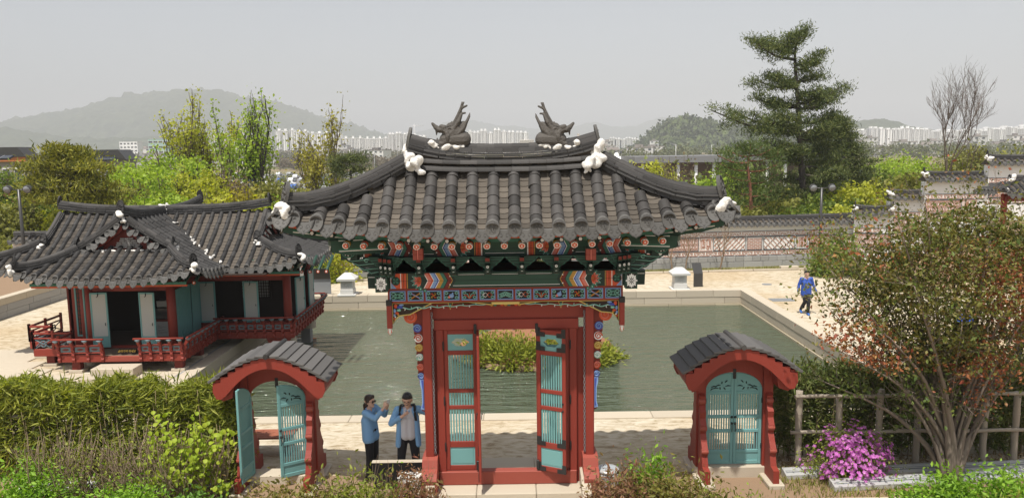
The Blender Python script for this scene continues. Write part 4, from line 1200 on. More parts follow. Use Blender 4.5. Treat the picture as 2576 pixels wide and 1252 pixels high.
for sx in (-1, 1):
 for (p, q, w, h, nm) in (((1.9, .25, 4.66), (2.85, .78, 4.66), .15, .26, 'corner_rafter'), ((2.3, .45, 4.80), (3.52, 1.10, 5.03), .13, .22, 'corner_flying_rafter')):
  a = Vector((GX + sx * p[0], GY - p[1], p[2])); b = Vector((GX + sx * q[0], GY - q[1], q[2]))
  m = frame(a, b - a); L = (b - a).length
  mb = MB()
  mb.prism([(0, -h / 2), (L * .75, -h / 2), (L, -h * .25), (L + .03, h / 2), (0, h / 2)], w, 'x', CI['green'], -w / 2, m)
  for z in (-h * .30, h * .36):
   for xx in (-w / 2 - .003, w / 2 + .003): mb.mesh_in([(xx, .05, z), (xx, L * .9, z + .02), (xx, L * .9, z + .034), (xx, .05, z + .014)], [(0, 1, 2, 3)], CI['white'], False, m)
   for xx in (-w / 2 - .002, w / 2 + .002): mb.mesh_in([(xx, .05, z + .02), (xx, L * .9, z + .04), (xx, L * .9, z + .06), (xx, .05, z + .04)], [(0, 1, 2, 3)], CI['midgreen'], False, m)
  fl = MB(); frect(fl, -w / 2 + .008, w / 2 - .008, -h * .22, h * .46, 0, 'black'); petals(fl, 0, h * .13, .01, .065, 8, .017, -.002, 'white', .39, .8, 1.3); petals(fl, 0, h * .13, .03, .085, 8, .010, -.003, 'yellow' if False else 'white', 0, .75, 1.2)
  mm_ = m @ Matrix.Translation((0, L + .018, 0)) @ Matrix.Rotation(R(180), 4, 'Z') @ Matrix.Rotation(R(-6), 4, 'X')
  i0 = len(mb.m); mb.mesh_in(fl.v, fl.f, 0, False, mm_)
  for k in range(len(fl.f)): mb.m[i0 + k] = fl.m[k]
  mb.build(nm, CM, gate)
for (px, lab) in ((1052, 'small red box lamp hung under the left half of the gate eaves'), (1486, 'small red box lamp hung under the right half of the gate eaves')):
 p = AT(px, 638, 12.72)
 t = thing('hanging_lamp', lab, 'lamp', p)
 mb = MB(); mb.bbox((-.085, -.06, -.10), (.085, .06, .09), 0, .008); put('lamp_body', mb.mesh('lamp_body', [M['orange'] if False else M['red']]), t, local=True)
 for x in (-.05, .05):
  for z in (-.055, .045):
   q = MB(); q.bbox((x - .03, -.064, z - .042), (x + .03, -.0605, z + .042), 0, .004); put('lamp_pane', q.mesh('lamp_pane', [M['redworn']]), t, local=True)
 q = MB(); q.bbox((-.008, -.068, -.09), (.008, -.0645, .08), 0, .002); put('pale_strip', q.mesh('pale_strip', [M['pink']]), t, local=True)
 q = MB(); q.bbox((-.10, -.07, .092), (.10, .07, .112), 0, .006); q.tube([(0, 0, .11), (0, .1, .24)], .012, 5, 0); put('lamp_cap', q.mesh('lamp_cap', [M['dgreen']]), t, local=True)
def dragon(sx, label):
 """mouth towards sx, tail and horn rising behind; built round its foot"""
 mb = MB()
 C = lambda a, ra, b, rb, sq=1.0: capsule(mb, (a[0] * sx, a[1], a[2]), ra * 1.40 + .003, (b[0] * sx, b[1], b[2]), rb * 1.36 + .003, 10, sq)
 C((.02, 0, .08), .09, (-.27, 0, .09), .10); C((-.12, 0, .2), .085, (-.28, 0, .33), .045); C((-.08, 0, .17), .085, (-.20, 0, .20), .075)
 arc = [(.105 + .115 * math.cos(R(a)), 0, .135 + .12 * math.sin(R(a))) for a in range(75, 300, 25)]      # gaping jaws round a dark mouth
 for k, (p, q) in enumerate(zip(arc, arc[1:])): C(p, .036 + .004 * (4 - abs(k - 4)), q, .036 + .004 * (4 - abs(k - 4)), 2.0)
 C(arc[0], .036, (.20, 0, .29), .03); C((.20, 0, .29), .028, (.26, 0, .355), .016); C(arc[-1], .034, (.215, 0, .055), .026)
 C((.19, 0, .25), .016, (.195, 0, .17), .006); C((.175, 0, .05), .016, (.185, 0, .115), .006); C((.13, .03, .05), .016, (.135, .03, .10), .006); C((.13, -.03, .05), .016, (.135, -.03, .10), .006)
 for y in (-.07, .07):
  C((.06, y, .285), .034, (.10, y * .8, .30), .030); C((.10, y, .265), .018, (.16, y * .7, .275), .012)
  for k in range(9): a = k * .72; C((-.055 + (.058 - .005 * k) * math.cos(a), y * 1.15, .235 + (.058 - .005 * k) * math.sin(a)), .012, (-.055 + (.053 - .005 * k) * math.cos(a + .72), y * 1.2, .235 + (.053 - .005 * k) * math.sin(a + .72)), .011)
  for r_ in range(3):
   for k in range(4): C((-.05 - .05 * k - .025 * (r_ % 2), y * 1.2, .035 + .045 * r_), .022, (-.06 - .05 * k - .025 * (r_ % 2), y * 1.35, .03 + .045 * r_), .014)
 for k in range(4): C((.0 - .045 * k, 0, .305 + .008 * k), .024, (-.03 - .045 * k, 0, .36 + .02 * k), .007)
 for k, y in enumerate((-.075, -.0375, 0, .0375, .075)):
  C((-.14, y, .14), .026, (-.27, y, .25), .024); C((-.27, y, .25), .024, (-.335, y * .8, .38), .016); C((-.335, y * .8, .38), .016, (-.395, y * .4, .47 + .025 * (2 - abs(k - 2))), .005)
  C((-.10, y, .24), .024, (-.19, y, .37), .021); C((-.19, y, .37), .024, (-.25, y * .6, .50), .012)
 C((-.12, 0, .36), .022, (-.20, 0, .50), .022); C((-.20, 0, .50), .022, (-.25, 0, .61), .019); C((-.25, 0, .61), .018, (-.265, 0, .70), .009); C((-.245, 0, .62), .013, (-.295, 0, .70), .008)
 C((-.24, 0, .60), .016, (-.345, 0, .645), .010); C((-.225, 0, .52), .014, (-.315, 0, .525), .010)
 me = remeshed(mb, .0085, 1, 'ridge_dragon')
 me.materials.append(mat('grey_brown_clay%s' % ('' if sx < 0 else '_two'), (0.125, 0.112, 0.098), 0.75, scale=11, bump=0.8, bscale=30, col2=(0.050, 0.046, 0.042)))
 p = AT(1127 if sx < 0 else 1405, 372, GY)
 d = put('ridge_dragon', me, None, Matrix.Translation((p.x, GY, p.z + .05)) @ Matrix.Diagonal((.98, 1.05, 1.02, 1)), label=label, cat='roof ornament', group='dragon heads on the gate ridge')
 plaster(gate, [((p.x + dx, GY - .06, p.z + dz), r, (1.2, 1, .8)) for dx, dz, r in ((-.22, .03, .07), (-.1, -.01, .07), (.03, -.02, .07), (.15, -.01, .07), (.25, .03, .06), (sx * .29, .07, .075))], seed=21)
dragon(-1, 'grey clay dragon on the gate ridge, open mouth facing left end')
dragon(1, 'grey clay dragon on the gate ridge, open mouth facing right end')
# ================================================================== THE PAVILION ON THE LEFT
KX, KY = -11.37, 25.4
WA, WB = 2.62, 2.25
KZR, KZE = 4.36, 2.78
UG = .50
def wing(a, b, w, Lr, Le):
 a, b = abs(a), abs(b)
 u = b / w
 if a > Lr: u = max(u, UG + (1 - UG) * (a - Lr) / (Le - Lr))
 s = u * (1 + .26 * (1 - u))
 lift = .30 * max(0, min(1.1, a / Le)) ** 6 * min(1.1, b / w) ** 2.4
 return KZR - (KZR - KZE) * s + lift
ALr, ALe, BLr, BLe = 2.85, 4.2, 3.42, 5.05
def zA(x, y): return wing(y - KY, x - KX, WA, ALr, ALe) if abs(x - KX) < WA + .12 and abs(y - KY) < ALe + .12 else -9
def zB(x, y): return wing(x - KX, y - KY, WB, BLr, BLe) if abs(y - KY) < WB + .12 and abs(x - KX) < BLe + .12 else -9
pav = thing('pavilion', 'red timber pavilion with cross-shaped dark tiled roof over the pond edge', 'pavilion', (KX, KY, 0))
def roofbed(f, x0, x1, y0, y1, nx, ny, drop):
 mb = MB()
 for i in range(nx):
  for j in range(ny):
   X_ = [x0 + (x1 - x0) * (i + a) / nx for a in (0, 1)]; Y_ = [y0 + (y1 - y0) * (j + a) / ny for a in (0, 1)]
   mb.poly([(X_[a], Y_[b], f(X_[a], Y_[b]) - drop) for a, b in ((0, 0), (1, 0), (1, 1), (0, 1))], 0, True)
   mb.poly([(X_[a], Y_[b], f(X_[a], Y_[b]) - drop - .07) for a, b in ((0, 1), (1, 1), (1, 0), (0, 0))], 1, True)
 mb.build('roof_bed', [M['bed'], M['dgreen']], pav)
e_ = .002
roofbed(zA, KX - WA, KX + WA, KY - ALr + e_, KY + ALr - e_, 20, 12, .035)
for s in (-1, 1):
 f = lambda x, y, s=s: zA(x, KY + s * max(ALr + .003, abs(y - KY)))
 ya, yb_ = sorted((KY + s * ALr, KY + s * ALe)); roofbed(f, KX - WA, KX + WA, ya, yb_, 20, 5, .035)
roofbed(zB, KX - BLr + e_, KX + BLr - e_, KY - WB, KY + WB, 14, 16, .038)
for s in (-1, 1):
 f = lambda x, y, s=s: zB(KX + s * max(BLr + .003, abs(x - KX)), y)
 xa, xb = sorted((KX + s * BLr, KX + s * BLe)); roofbed(f, xa, xb, KY - WB, KY + WB, 5, 16, .038)
COVER2 = convex_mesh('cover_tile', .31, .076, .068, 'tile_dark', 6)
CAP2 = convex_mesh('end_tile', .31, .08, .072, 'tile_dark', 6, cap=True)
PAN2 = pan_mesh('pan_tile', .24, .22, .038, .02, 'pan_dark', 3)
DRIP2 = drip_mesh('drip_tile', .27, .15)
T2 = Tiler(pav, 300, COVER2, PAN2, CAP2, DRIP2, .27, .15)
SP2 = .29
def field(own, other, p, d, L, across, kind, singly, zoff=.015):
 """one row, leaving out what lies under the other wing"""
 q = path3(own, p, d, L)
 n0 = 0
 st = list(walk(q, T2.cs if kind == 'c' else T2.ps))
 for k, (P, t, l) in enumerate(st):
  Pm = P + t * .12
  if other(Pm.x, Pm.y) > own(Pm.x, Pm.y) + zoff: continue
  m = frame(P, t, across); j = T2.g.uniform
  if kind == 'c':
   mm = m @ Matrix.Translation((j(-.006, .006), 0, .03)) @ Matrix.Rotation(j(-.02, .02), 4, 'Z')
   if k == 0: T2.add('e', 'end_tile', CAP2, mm, singly)
   else:
    T2.add('c', 'cover_tile', COVER2, mm, singly)
    if n0 == 0 and singly: valley_ends.append(P)
  else:
   mm = m @ Matrix.Translation((j(-.005, .005), 0, j(0, .004))) @ Matrix.Rotation(j(-.03, .03), 4, 'Z')
   if k == 0: T2.add('d', 'drip_tile', DRIP2, mm @ Matrix.Translation((0, -.03, 0)), singly)
   T2.add('p', 'pan_tile', PAN2, mm, singly)
  n0 += 1
valley_ends = []
none = lambda x, y: -9
def rows(half, sp, kind):
 n = int(half / sp)
 if kind == 'c': return [(i + .5) * sp * s for i in range(n) for s in (1, -1) if (i + .5) * sp < half]
 return [i * sp * s for i in range(n + 1) for s in ((1, -1) if i else (1,)) if i * sp < half]
def skirtA(s, singly):
 for kind in 'cp':
  for b in sorted(rows(WA, SP2, kind)):
   top = ALr + .05 if abs(b) < WA * UG else ALr + (ALe - ALr) * (abs(b) / WA - UG) / (1 - UG) + .05
   L = ALe - top
   if L > .12: field(zA, none, (KX + b, KY + s * ALe), (0, -s), L, Vector((-s, 0, 0)), kind, singly)
def slopeB(s, singly):
 for kind in 'cp':
  for a in sorted(rows(BLe, SP2, kind)):
   if abs(a) <= BLr: L = WB - .06
   else: L = WB * (1 - (UG + (1 - UG) * (abs(a) - BLr) / (BLe - BLr))) - .04
   if L > .1: field(zB, zA, (KX + a, KY + s * WB), (0, -s), L, Vector((-s, 0, 0)), kind, singly)
def slopeA(s, singly):
 for kind in 'cp':
  for a in sorted(rows(ALe, SP2, kind)):
   if abs(a) <= ALr: L = WA - .06
   else: L = WA * (1 - (UG + (1 - UG) * (abs(a) - ALr) / (ALe - ALr))) - .04
   if L > .1: field(zA, zB, (KX + s * WA, KY + a), (-s, 0), L, Vector((0, s, 0)), kind, singly and a < 0)
def skirtB(s, singly):
 for kind in 'cp':
  for b in sorted(rows(WB, SP2, kind)):
   top = BLr + .05 if abs(b) < WB * UG else BLr + (BLe - BLr) * (abs(b) / WB - UG) / (1 - UG) + .05
   L = BLe - top
   if L > .12: field(zB, none, (KX + s * BLe, KY + b), (-s, 0), L, Vector((0, s, 0)), kind, singly)
skirtA(-1, True); slopeB(-1, True); slopeA(1, True); skirtB(1, True)
skirtA(1, False); slopeB(1, False); slopeA(-1, False); skirtB(-1, False)
T2.finish()
for P in valley_ends:
 if P.x > KX + .4 and P.z < 4.0: plaster(pav, [(P + Vector((0, -.02, .07)), .055, (1, 1, .9))], seed=int(P.x * 50))
rA = lambda t: .20 * abs(t) ** 3
PL2 = plate_mesh('ridge_end_plate', .23, .36, 'tile_dark')
lay2 = [(.036, .24), (.036, .20), (.036, .24), (.036, .19), (.04, .22), (.04, .18)]
def ridge2(pts, singly, seed, layers=lay2, capr=.07, plate=True, pl0=False):
 mbx = MB()
 ridge_stack(pav, pts, layers, .33, capr, singly, seed, mbx)
 if mbx.f: mbx.build('ridge_tiles', M['tile_pale'], pav, kind='stuff')
 ends = [(pts[-1], (pts[-1] - pts[-2]).normalized())] if plate else []
 if pl0: ends.append((pts[0], (pts[0] - pts[1]).normalized()))
 hh = sum(l[0] for l in layers)
 for p, d in ends:
  ang = math.atan2(d.y, d.x)
  put('ridge_end_plate', PL2, pav, Matrix.Translation(p + Vector((0, 0, hh * .35)) + d * .02) @ Matrix.Rotation(ang + R(90), 4, 'Z') @ Matrix.Rotation(R(-10), 4, 'X'))
zr = KZR - .03
ridge2([Vector((KX + x, KY, zr + rA(x / BLr))) for x in np.linspace(-BLr - .05, BLr + .05, 17)], True, 31, pl0=True)
for s in (-1, 1):
 ridge2([Vector((KX, KY + s * y, zr + rA(y / ALr) - .02)) for y in np.linspace(.14, ALr + .08, 11)], s < 0, 33)
 plaster(pav, [((KX, KY + s * .16, zr + .02 + .06 * k), .07, (1.3, .5, 1)) for k in range(5)] + [((KX, KY + s * (ALr + .10), zr + .03 + rA(1)), .10, (1, .8, .8)), ((KX + .07, KY + s * (ALr + .06), zr + .02), .08, (1, 1, 1))], seed=40 + s)
lay3 = [(.035, .20), (.035, .17), (.04, .20), (.05, .17)]
for wingn in 'AB':
 Lr, Le, W = (ALr, ALe, WA) if wingn == 'A' else (BLr, BLe, WB)
 fz = zA if wingn == 'A' else zB
 P2 = (lambda a, b: (KX + b, KY + a)) if wingn == 'A' else (lambda a, b: (KX + a, KY + b))
 for sa in (-1, 1):
  for sb in (-1, 1):
   near = (wingn == 'A' and sa < 0) or (wingn == 'B' and sb < 0)
   pts = []
   for k in range(9):
    u = .03 + (UG + .02) * k / 8; x, y = P2(sa * (Lr - .06), sb * W * u); pts.append(Vector((x, y, fz(x, y) + .03 + .05 * (k / 8) ** 4)))
   ridge2(pts, near, 50, lay3, .065, plate=True)
   e = pts[-1]
   plaster(pav, [(e + Vector((0, 0, .02)), .10, (1, 1, .7)), (e + Vector((.06 * sa, -.06, -.05)), .08, (1.1, .9, .8))], seed=60 + sa + 3 * sb)
   pts = []
   for k in range(9):
    t = .02 + .90 * k / 8
    a_ = Lr + (Le - Lr) * t; u = UG + (1 - UG) * t; x, y = P2(sa * a_, sb * W * u); pts.append(Vector((x, y, fz(x, y) + .03 + .05 * t ** 4)))
   ridge2(pts, near, 70, lay3, .065, plate=True)
   d = (pts[-1] - pts[-2]).normalized(); e = pts[-1] + d * .10
   plaster(pav, [(e + Vector((0, 0, .08)), .075, (1, 1, .9)), (e + Vector((-.06 * sb, -.05, -.03)), .08, (1, .9, 1.1))], seed=80 + sa + 3 * sb)
   cxy = P2(sa * Le * .99, sb * W * .99); cp = Vector((*cxy, fz(*cxy) + .05))
   dv = Vector((*(np.array(P2(sa, sb * .7)) - np.array((KX, KY))), .1)).normalized()
   put('end_tile', CAP2, pav, frame(cp - dv * .1, -dv)); put('drip_tile', DRIP2, pav, frame(cp + Vector((0, 0, -.04)), -dv))
for (wingn, sa) in (('A', -1), ('A', 1), ('B', -1), ('B', 1)):
 Lr, W = (ALr, WA) if wingn == 'A' else (BLr, WB)
 fz = zA if wingn == 'A' else zB
 P2 = (lambda a, b: (KX + b, KY + a)) if wingn == 'A' else (lambda a, b: (KX + a, KY + b))
 bb = np.linspace(-W * UG * .93, W * UG * .93, 13)
 a_in = sa * (Lr - .22)
 zt = lambda b: KZR - (KZR - KZE) * (abs(b) / W) * (1 + .26 * (1 - abs(b) / W))
 zb0 = zt(W * UG) - .04
 mb = MB(); mb.poly([(*P2(a_in, b), zt(b) - .06) for b in bb] + [(*P2(a_in, bb[-1]), zb0), (*P2(a_in, bb[0]), zb0)]); mb.build('gable_board', M['darkred'], pav)
 for s in (-1, 1):
  mb = MB(); bs = np.linspace(.05, W * UG, 8)
  for b0, b1 in zip(bs, bs[1:]):
   q = [(*P2(sa * (Lr - .03), s * b0), zt(b0) - .14 - .12), (*P2(sa * (Lr - .03), s * b1), zt(b1) - .14 - .12), (*P2(sa * (Lr - .03), s * b1), zt(b1) - .08), (*P2(sa * (Lr - .03), s * b0), zt(b0) - .08)]
   mb.poly(q)
   mb.poly([(*P2(sa * (Lr - .07), s * b0), q[0][2]), (*P2(sa * (Lr - .07), s * b1), q[1][2]), q[1], q[0]])
  mb.build('bargeboard', M['red'], pav)
  n = 5 if wingn == 'A' else 4
  for k in range(n):
   b = W * UG * (.10 + .86 * k / (n - 1)); x, y = P2(sa * (Lr + .10), s * b)
   dv = Vector((*(np.array(P2(-sa, 0)) - np.array((KX, KY))), 0.12))
   put('end_tile', CAP2, pav, frame(Vector((x, y, zt(b) - .07)), dv) @ Matrix.Scale(.95, 4))
   b2 = b + W * UG * .10; x, y = P2(sa * (Lr + .08), s * b2)
   put('drip_tile', DRIP2, pav, frame(Vector((x, y, zt(b2) - .10)), dv) @ Matrix.Rotation(0, 4, 'Y'))
 if wingn == 'A' and sa < 0:
  y = KY - Lr + .20
  g = random.Random(2)
  for r_ in range(5):
   hw = .42 - .055 * r_; n = 4 if r_ < 3 else 3
   for k in range(n):
    x0 = KX - hw + 2 * hw * k / n + (.03 if r_ % 2 else 0)
    q = MB(); q.bbox((x0, y - .03, zb0 + .10 + r_ * .062), (x0 + 2 * hw / n - .014, y, zb0 + .15 + r_ * .062), 0, .004); q.build('brick', M['wallbase'], pav)
  plaster(pav, [((KX - .85 + .19 * k, KY - Lr - .01 - .02 * (k % 2), zb0 + .03), .065, (1.7, .6, .55)) for k in range(10)], seed=90)
def pcol(x, y, r=.135, z0=.35, z1=2.75):
 mb = MB(); mb.tube([(x, y, z0), (x, y, z0 + 1), (x, y, z1)], [r, r * .98, r * .93], 14); mb.build('column', M['red'], pav)
 mb = MB(); mb.lathe((x, y, 0), [(r * 1.7, 0), (r * 1.75, .16), (r * 1.4, .36)], 12); mb.build('column_base', M['granite'], pav)
FY, BFY, AX = 22.85, 24.85, -10.25          # front walls of the two wings, right wall of the front wing
for x, y in ((-13.5, 23.6), (-13.0, 23.15), (-12.68, FY), (AX, FY), (AX, BFY), (-7.35, BFY), (-7.35, 27.4), (-13.9, BFY), (-13.9, 27.2), (AX, 27.6), (-12.5, 27.6)): pcol(x, y)
def pbox(name, lo, hi, mm, b=.008):
 q = MB(); q.bbox(lo, hi, 0, b); return q.build(name, M[mm], pav)
pbox('floor_boards', (-13.9, FY - .1, .36), (AX + .05, 27.8, .46), 'deckwood'); pbox('floor_boards', (AX, BFY - .1, .36), (-7.25, 27.5, .458), 'deckwood')
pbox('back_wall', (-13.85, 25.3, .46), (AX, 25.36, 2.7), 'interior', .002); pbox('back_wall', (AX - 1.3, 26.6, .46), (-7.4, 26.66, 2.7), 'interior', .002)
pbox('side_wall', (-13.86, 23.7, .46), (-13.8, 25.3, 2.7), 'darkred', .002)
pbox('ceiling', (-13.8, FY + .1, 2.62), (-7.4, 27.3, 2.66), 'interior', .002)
for nm, lo, hi, mm in (('lintel', (-12.6, FY - .05, 2.22), (AX, FY + .05, 2.40), 'red'), ('lintel', (AX, BFY - .05, 2.16), (-7.35, BFY + .05, 2.34), 'red'), ('eave_beam', (-13.2, FY - .07, 2.42), (AX + .2, FY + .07, 2.60), 'green'), ('eave_beam', (AX + .2, BFY - .07, 2.36), (-7.2, BFY + .07, 2.56), 'green'), ('eave_beam', (AX - .07, FY, 2.42), (AX + .07, BFY, 2.6), 'green'), ('eave_beam', (-7.42, BFY, 2.36), (-7.28, 27.4, 2.56), 'green'), ('sill_beam', (-12.6, FY - .06, .46), (AX, FY + .06, .56), 'red'), ('sill_beam', (AX, BFY - .06, .46), (-7.35, BFY + .06, .80), 'red'), ('sill_beam', (-7.41, BFY, .46), (-7.29, 27.4, .8), 'red'), ('lintel', (AX - .05, FY, 2.22), (AX + .05, BFY, 2.4), 'red')):
 pbox(nm, lo, hi, mm)
RFm = MB(); RFm.tube([(0, 0, 0), (0, .9, .36)], .05, 8, 0)
for pts_, c_ in ((.05, 3),): RFm.prism([(pts_ * math.cos(a), pts_ * math.sin(a)) for a in [2 * math.pi * k / 10 for k in range(10)]], .012, 'y', 1, -.014)
RFm.prism([(.025 * math.cos(a), .025 * math.sin(a)) for a in [2 * math.pi * k / 8 for k in range(8)]], .006, 'y', 2, -.02)
raf = RFm.mesh('rafter', [M['green'], M['orange'], M['white']])
for k in range(17): put('rafter', raf, pav, Matrix.Translation((KX - 2.3 + 4.6 * k / 16, KY - ALe + .55, 2.62)))
for k in range(14): put('rafter', raf, pav, Matrix.Translation((AX + 1.2 + 3.3 * k / 13, KY - WB + .5, 2.60)))
for k in range(14): put('rafter', raf, pav, Matrix.Translation((KX + BLe - .75, KY - 1.9 + 3.8 * k / 13, 2.62)) @ Matrix.Rotation(R(90), 4, 'Z'))
for x0, x1, y, z in ((KX - 2.2, KX + 2.2, KY - ALe + .25, 2.62), (AX + .9, KX + BLe - .2, KY - WB + .22, 2.58)):
 pbox('eave_board', (x0, y, z), (x1, y + .05, z + .08), 'midgreen', .004); pbox('eave_board', (x0, y + .06, z - .06), (x1, y + .1, z - .005), 'orange', .004)
def papered(p, rz, w, h, foot=.34):
 t = bpy.data.objects.new('papered_door', None); COL.objects.link(t); t.parent = pav; t.empty_display_size = .1
 t.matrix_parent_inverse = Matrix.Translation((-KX, -KY, 0)); t.matrix_basis = Matrix.Translation(p) @ Matrix.Rotation(rz, 4, 'Z')
 def q(n, lo, hi, mm, b=.005):
  mb = MB(); mb.bbox(lo, hi, 0, b); put(n, mb.mesh(n, [M[mm]]), t, local=True)
 q('frame', (0, 0, 0), (.05, .04, h), 'teal'); q('frame', (w - .05, 0, 0), (w, .04, h), 'teal')
 q('frame', (.051, .001, h - .05), (w - .051, .039, h), 'teal'); q('frame', (.051, .001, 0), (w - .051, .039, foot), 'teal')
 q('paper', (.051, .006, foot + .001), (w - .051, .034, h - .051), 'hanji', .002)
 mb = MB(); mb.tube([(w - .09, -.015, h * .45), (w - .09, -.03, h * .43), (w - .09, -.015, h * .40)], .01, 5); mb.tube([(w * .5, -.012, h - .02), (w * .5, -.03, h - .11), (w * .42, -.03, h - .13)], .012, 5)
 put('iron_hook', mb.mesh('iron_hook', [M['iron']]), t, local=True)
papered((-12.55, FY - .26, .56), R(4), .50, 1.66); papered((-11.08, FY - .30, .56), R(-5), .48, 1.66)
papered((-10.16, BFY - .18, .82), R(3), .52, 1.34, .06); papered((-8.72, BFY - .2, .82), R(-3), .50, 1.34, .06)
papered((-7.22, BFY + .55, .84), R(62), .44, 1.3, .06); papered((-7.2, 27.0, .84), R(80), .42, 1.3, .06)
pbox('teal_door', (AX + .02, FY + .2, .62), (AX + .07, BFY - .75, 2.2), 'teal'); pbox('teal_door', (AX + .072, BFY - .74, .62), (AX + .12, BFY - .2, 2.2), 'teal')
for y in np.linspace(FY + .35, BFY - .9, 7): pbox('door_batten', (AX + .07, y - .02, .7), (AX + .085, y + .02, 2.12), 'teal', .003)
def lattice_win(x0, x1, y, z0, z1, nx, nz, frame_m='teal', bar_m='dgreen', back=None):
 t = bpy.data.objects.new('lattice_window', None); COL.objects.link(t); t.parent = pav; t.empty_display_size = .1; t.matrix_parent_inverse = Matrix.Translation((-KX, -KY, 0))
 def q(n, lo, hi, mm): mb = MB(); mb.bbox(lo, hi, 0, .004); put(n, mb.mesh(n, [M[mm]]), t)
 for lo, hi in (((x0, y, z0), (x0 + .05, y + .05, z1)), ((x1 - .05, y, z0), (x1, y + .05, z1)), ((x0 + .05, y, z1 - .05), (x1 - .05, y + .05, z1)), ((x0 + .05, y, z0), (x1 - .05, y + .05, z0 + .05))): q('frame', lo, hi, frame_m)
 mb = MB()
 for k in range(1, nx): xx = x0 + (x1 - x0) * k / nx; mb.box((xx - .01, y + .012, z0 + .05), (xx + .01, y + .03, z1 - .05))
 for k in range(1, nz): zz = z0 + (z1 - z0) * k / nz; mb.box((x0 + .05, y + .016, zz - .01), (x1 - .05, y + .034, zz + .01))
 put('lattice', mb.mesh('lattice', [M[bar_m]]), t)
 q('pane', (x0 + .05, y + .036, z0 + .05), (x1 - .05, y + .045, z1 - .05), back or 'interior')
lattice_win(-13.4, -13.12, 23.3, .75, 2.35, 5, 12); lattice_win(-12.98, -12.8, 23.0, .75, 2.35, 3, 12)
pbox('wall_panel', (-13.5, 23.32, .46), (-13.05, 23.38, 2.6), 'red'); pbox('wall_panel', (-13.0, 23.05, .46), (-12.7, 23.1, 2.6), 'red')
lattice_win(-9.45, -8.95, 26.5, 1.25, 2.2, 6, 9, 'interior', 'interior', 'hanji'); lattice_win(-8.9, -8.4, 26.5, 1.25, 2.2, 6, 9, 'interior', 'interior', 'hanji')
pbox('display_case', (-11.75, 24.2, .46), (-10.5, 24.8, 1.05), 'darkred'); pbox('text_board', (-11.68, 24.185, .50), (-10.95, 24.198, .98), 'hanji', .002)
mb = MB()
for k in range(9): mb.box((-11.6, 24.18, .56 + k * .036), (-11.6 + .55 * (.5 + .5 * ((k * 7) % 5) / 4), 24.184, .566 + k * .036))
mb.build('printed_lines', M['iron'], pav)
pbox('case_glass', (-11.72, 24.25, 1.052), (-10.55, 24.75, 1.40), 'glassdark', .004); pbox('exhibit', (-11.4, 24.35, 1.42), (-11.0, 24.6, 1.62), 'hanji')
RB = MB()
prof = [(-.02, .34), (.06, .34), (.09, .42), (.05, .48), (.10, .56), (.07, .64), (.13, .72), (.10, .80), (.17, .88), (.20, .95), (.20, 1.00), (.12, 1.0), (.10, .92), (.05, .84), (.02, .74), (.0, .64), (-.02, .55)]
RB.prism([(-a, z) for a, z in prof], .075, 'x', 0, -.0375)
BAL = RB.mesh('baluster', [M['red']])
CP = MB(); CP.lathe((0, 0, 0), [(.03, -.06), (.055, -.03), (.085, 0), (.06, .015)], 10); CUP = CP.mesh('lotus_cup', [mat('grey_blue_paint', (.16, .21, .235), .55, scale=6)])
PB = MB(); PB.bbox((-.5, -.012, -.5), (.5, .012, .5), 0, .01)
M['bluegrey'] = mat('blue_grey_panel_paint', (.115, .165, .185), .55, scale=6)
HP = MB(); HP.prism([(.30 * math.cos(a) * (1 + .12 * math.cos(4 * a)), .22 * math.sin(a)) for a in [2 * math.pi * k / 14 for k in range(14)]], .008, 'y', 0, -.018); HPM = HP.mesh('panel_opening', [M['darkred']])
PBM = PB.mesh('rail_panel', [M['bluegrey']])
def railing(p, q, n, cross=False):
 """p->q with the outside on the right-hand side of travel"""
 p, q = Vector((*p, 0)), Vector((*q, 0)); d = q - p; L = d.length; d.normalize(); o = Vector((d.y, -d.x, 0))
 B = Matrix((d, -o, Vector((0, 0, 1)))).transposed().to_4x4(); B.translation = p
 def q_(name, lo, hi, mm, b=.008): mb = MB(); mb.bbox(lo, hi, 0, b); put(name, mb.mesh(name, [M[mm]]), pav, B.copy())
 q_('deck_fascia', (0, -.03, .335), (L, .05, .56), 'red', .012)
 if cross:
  q_('top_rail', (0, -.03, 1.0), (L, .03, 1.06), 'red'); q_('mid_rail', (0, -.025, .86), (L, .025, .9), 'red')
  for k in range(n + 1):
   q_('rail_post', (L * k / n - .035, -.035, .56), (L * k / n + .035, .035, 1.12), 'red')
  for k in range(n):
   a, b = L * k / n + .06, L * (k + 1) / n - .06; mb = MB()
   for u, v in (((a, .58), (b, .84)), ((a, .84), (b, .58))): mb.tube([(u[0], 0, u[1]), (v[0], 0, v[1])], .018, 5)
   mb.tube([((a + b) / 2 + .09 * math.cos(t), 0, .71 + .09 * math.sin(t)) for t in np.linspace(0, 6.283, 11)], .02, 5)
   put('cross_lattice', mb.mesh('cross_lattice', [M['bluegrey']]), pav, B.copy())
  return
 mb = MB(); mb.tube([(-.12, -.19, 1.04), (L + .12, -.19, 1.04)], .03, 8); put('top_rail', mb.mesh('top_rail', [M['red']]), pav, B.copy())
 q_('mid_rail', (0, -.085, .80), (L, -.045, .85), 'red'); q_('low_rail', (0, -.07, .60), (L, -.03, .64), 'red')
 for k in range(n + 1):
  x = L * k / n
  put('baluster', BAL, pav, B @ Matrix.Translation((x, 0, 0))); put('lotus_cup', CUP, pav, B @ Matrix.Translation((x, -.18, 1.0)))
  if k < n:
   m = B @ Matrix.Translation((x + L / n / 2, -.052, .72)); put('rail_panel', PBM, pav, m @ Matrix.Diagonal((L / n * .72, 1, .145, 1))); put('panel_opening', HPM, pav, m @ Matrix.Diagonal((L / n * .72, 1, .145, 1)))
DY, DXR, DY2, DXR2, DYB = 21.82, -9.55, 24.42, -7.12, 28.3
railing((-13.1, DY), (-11.85, DY), 3); railing((-10.75, DY), (DXR, DY), 4)
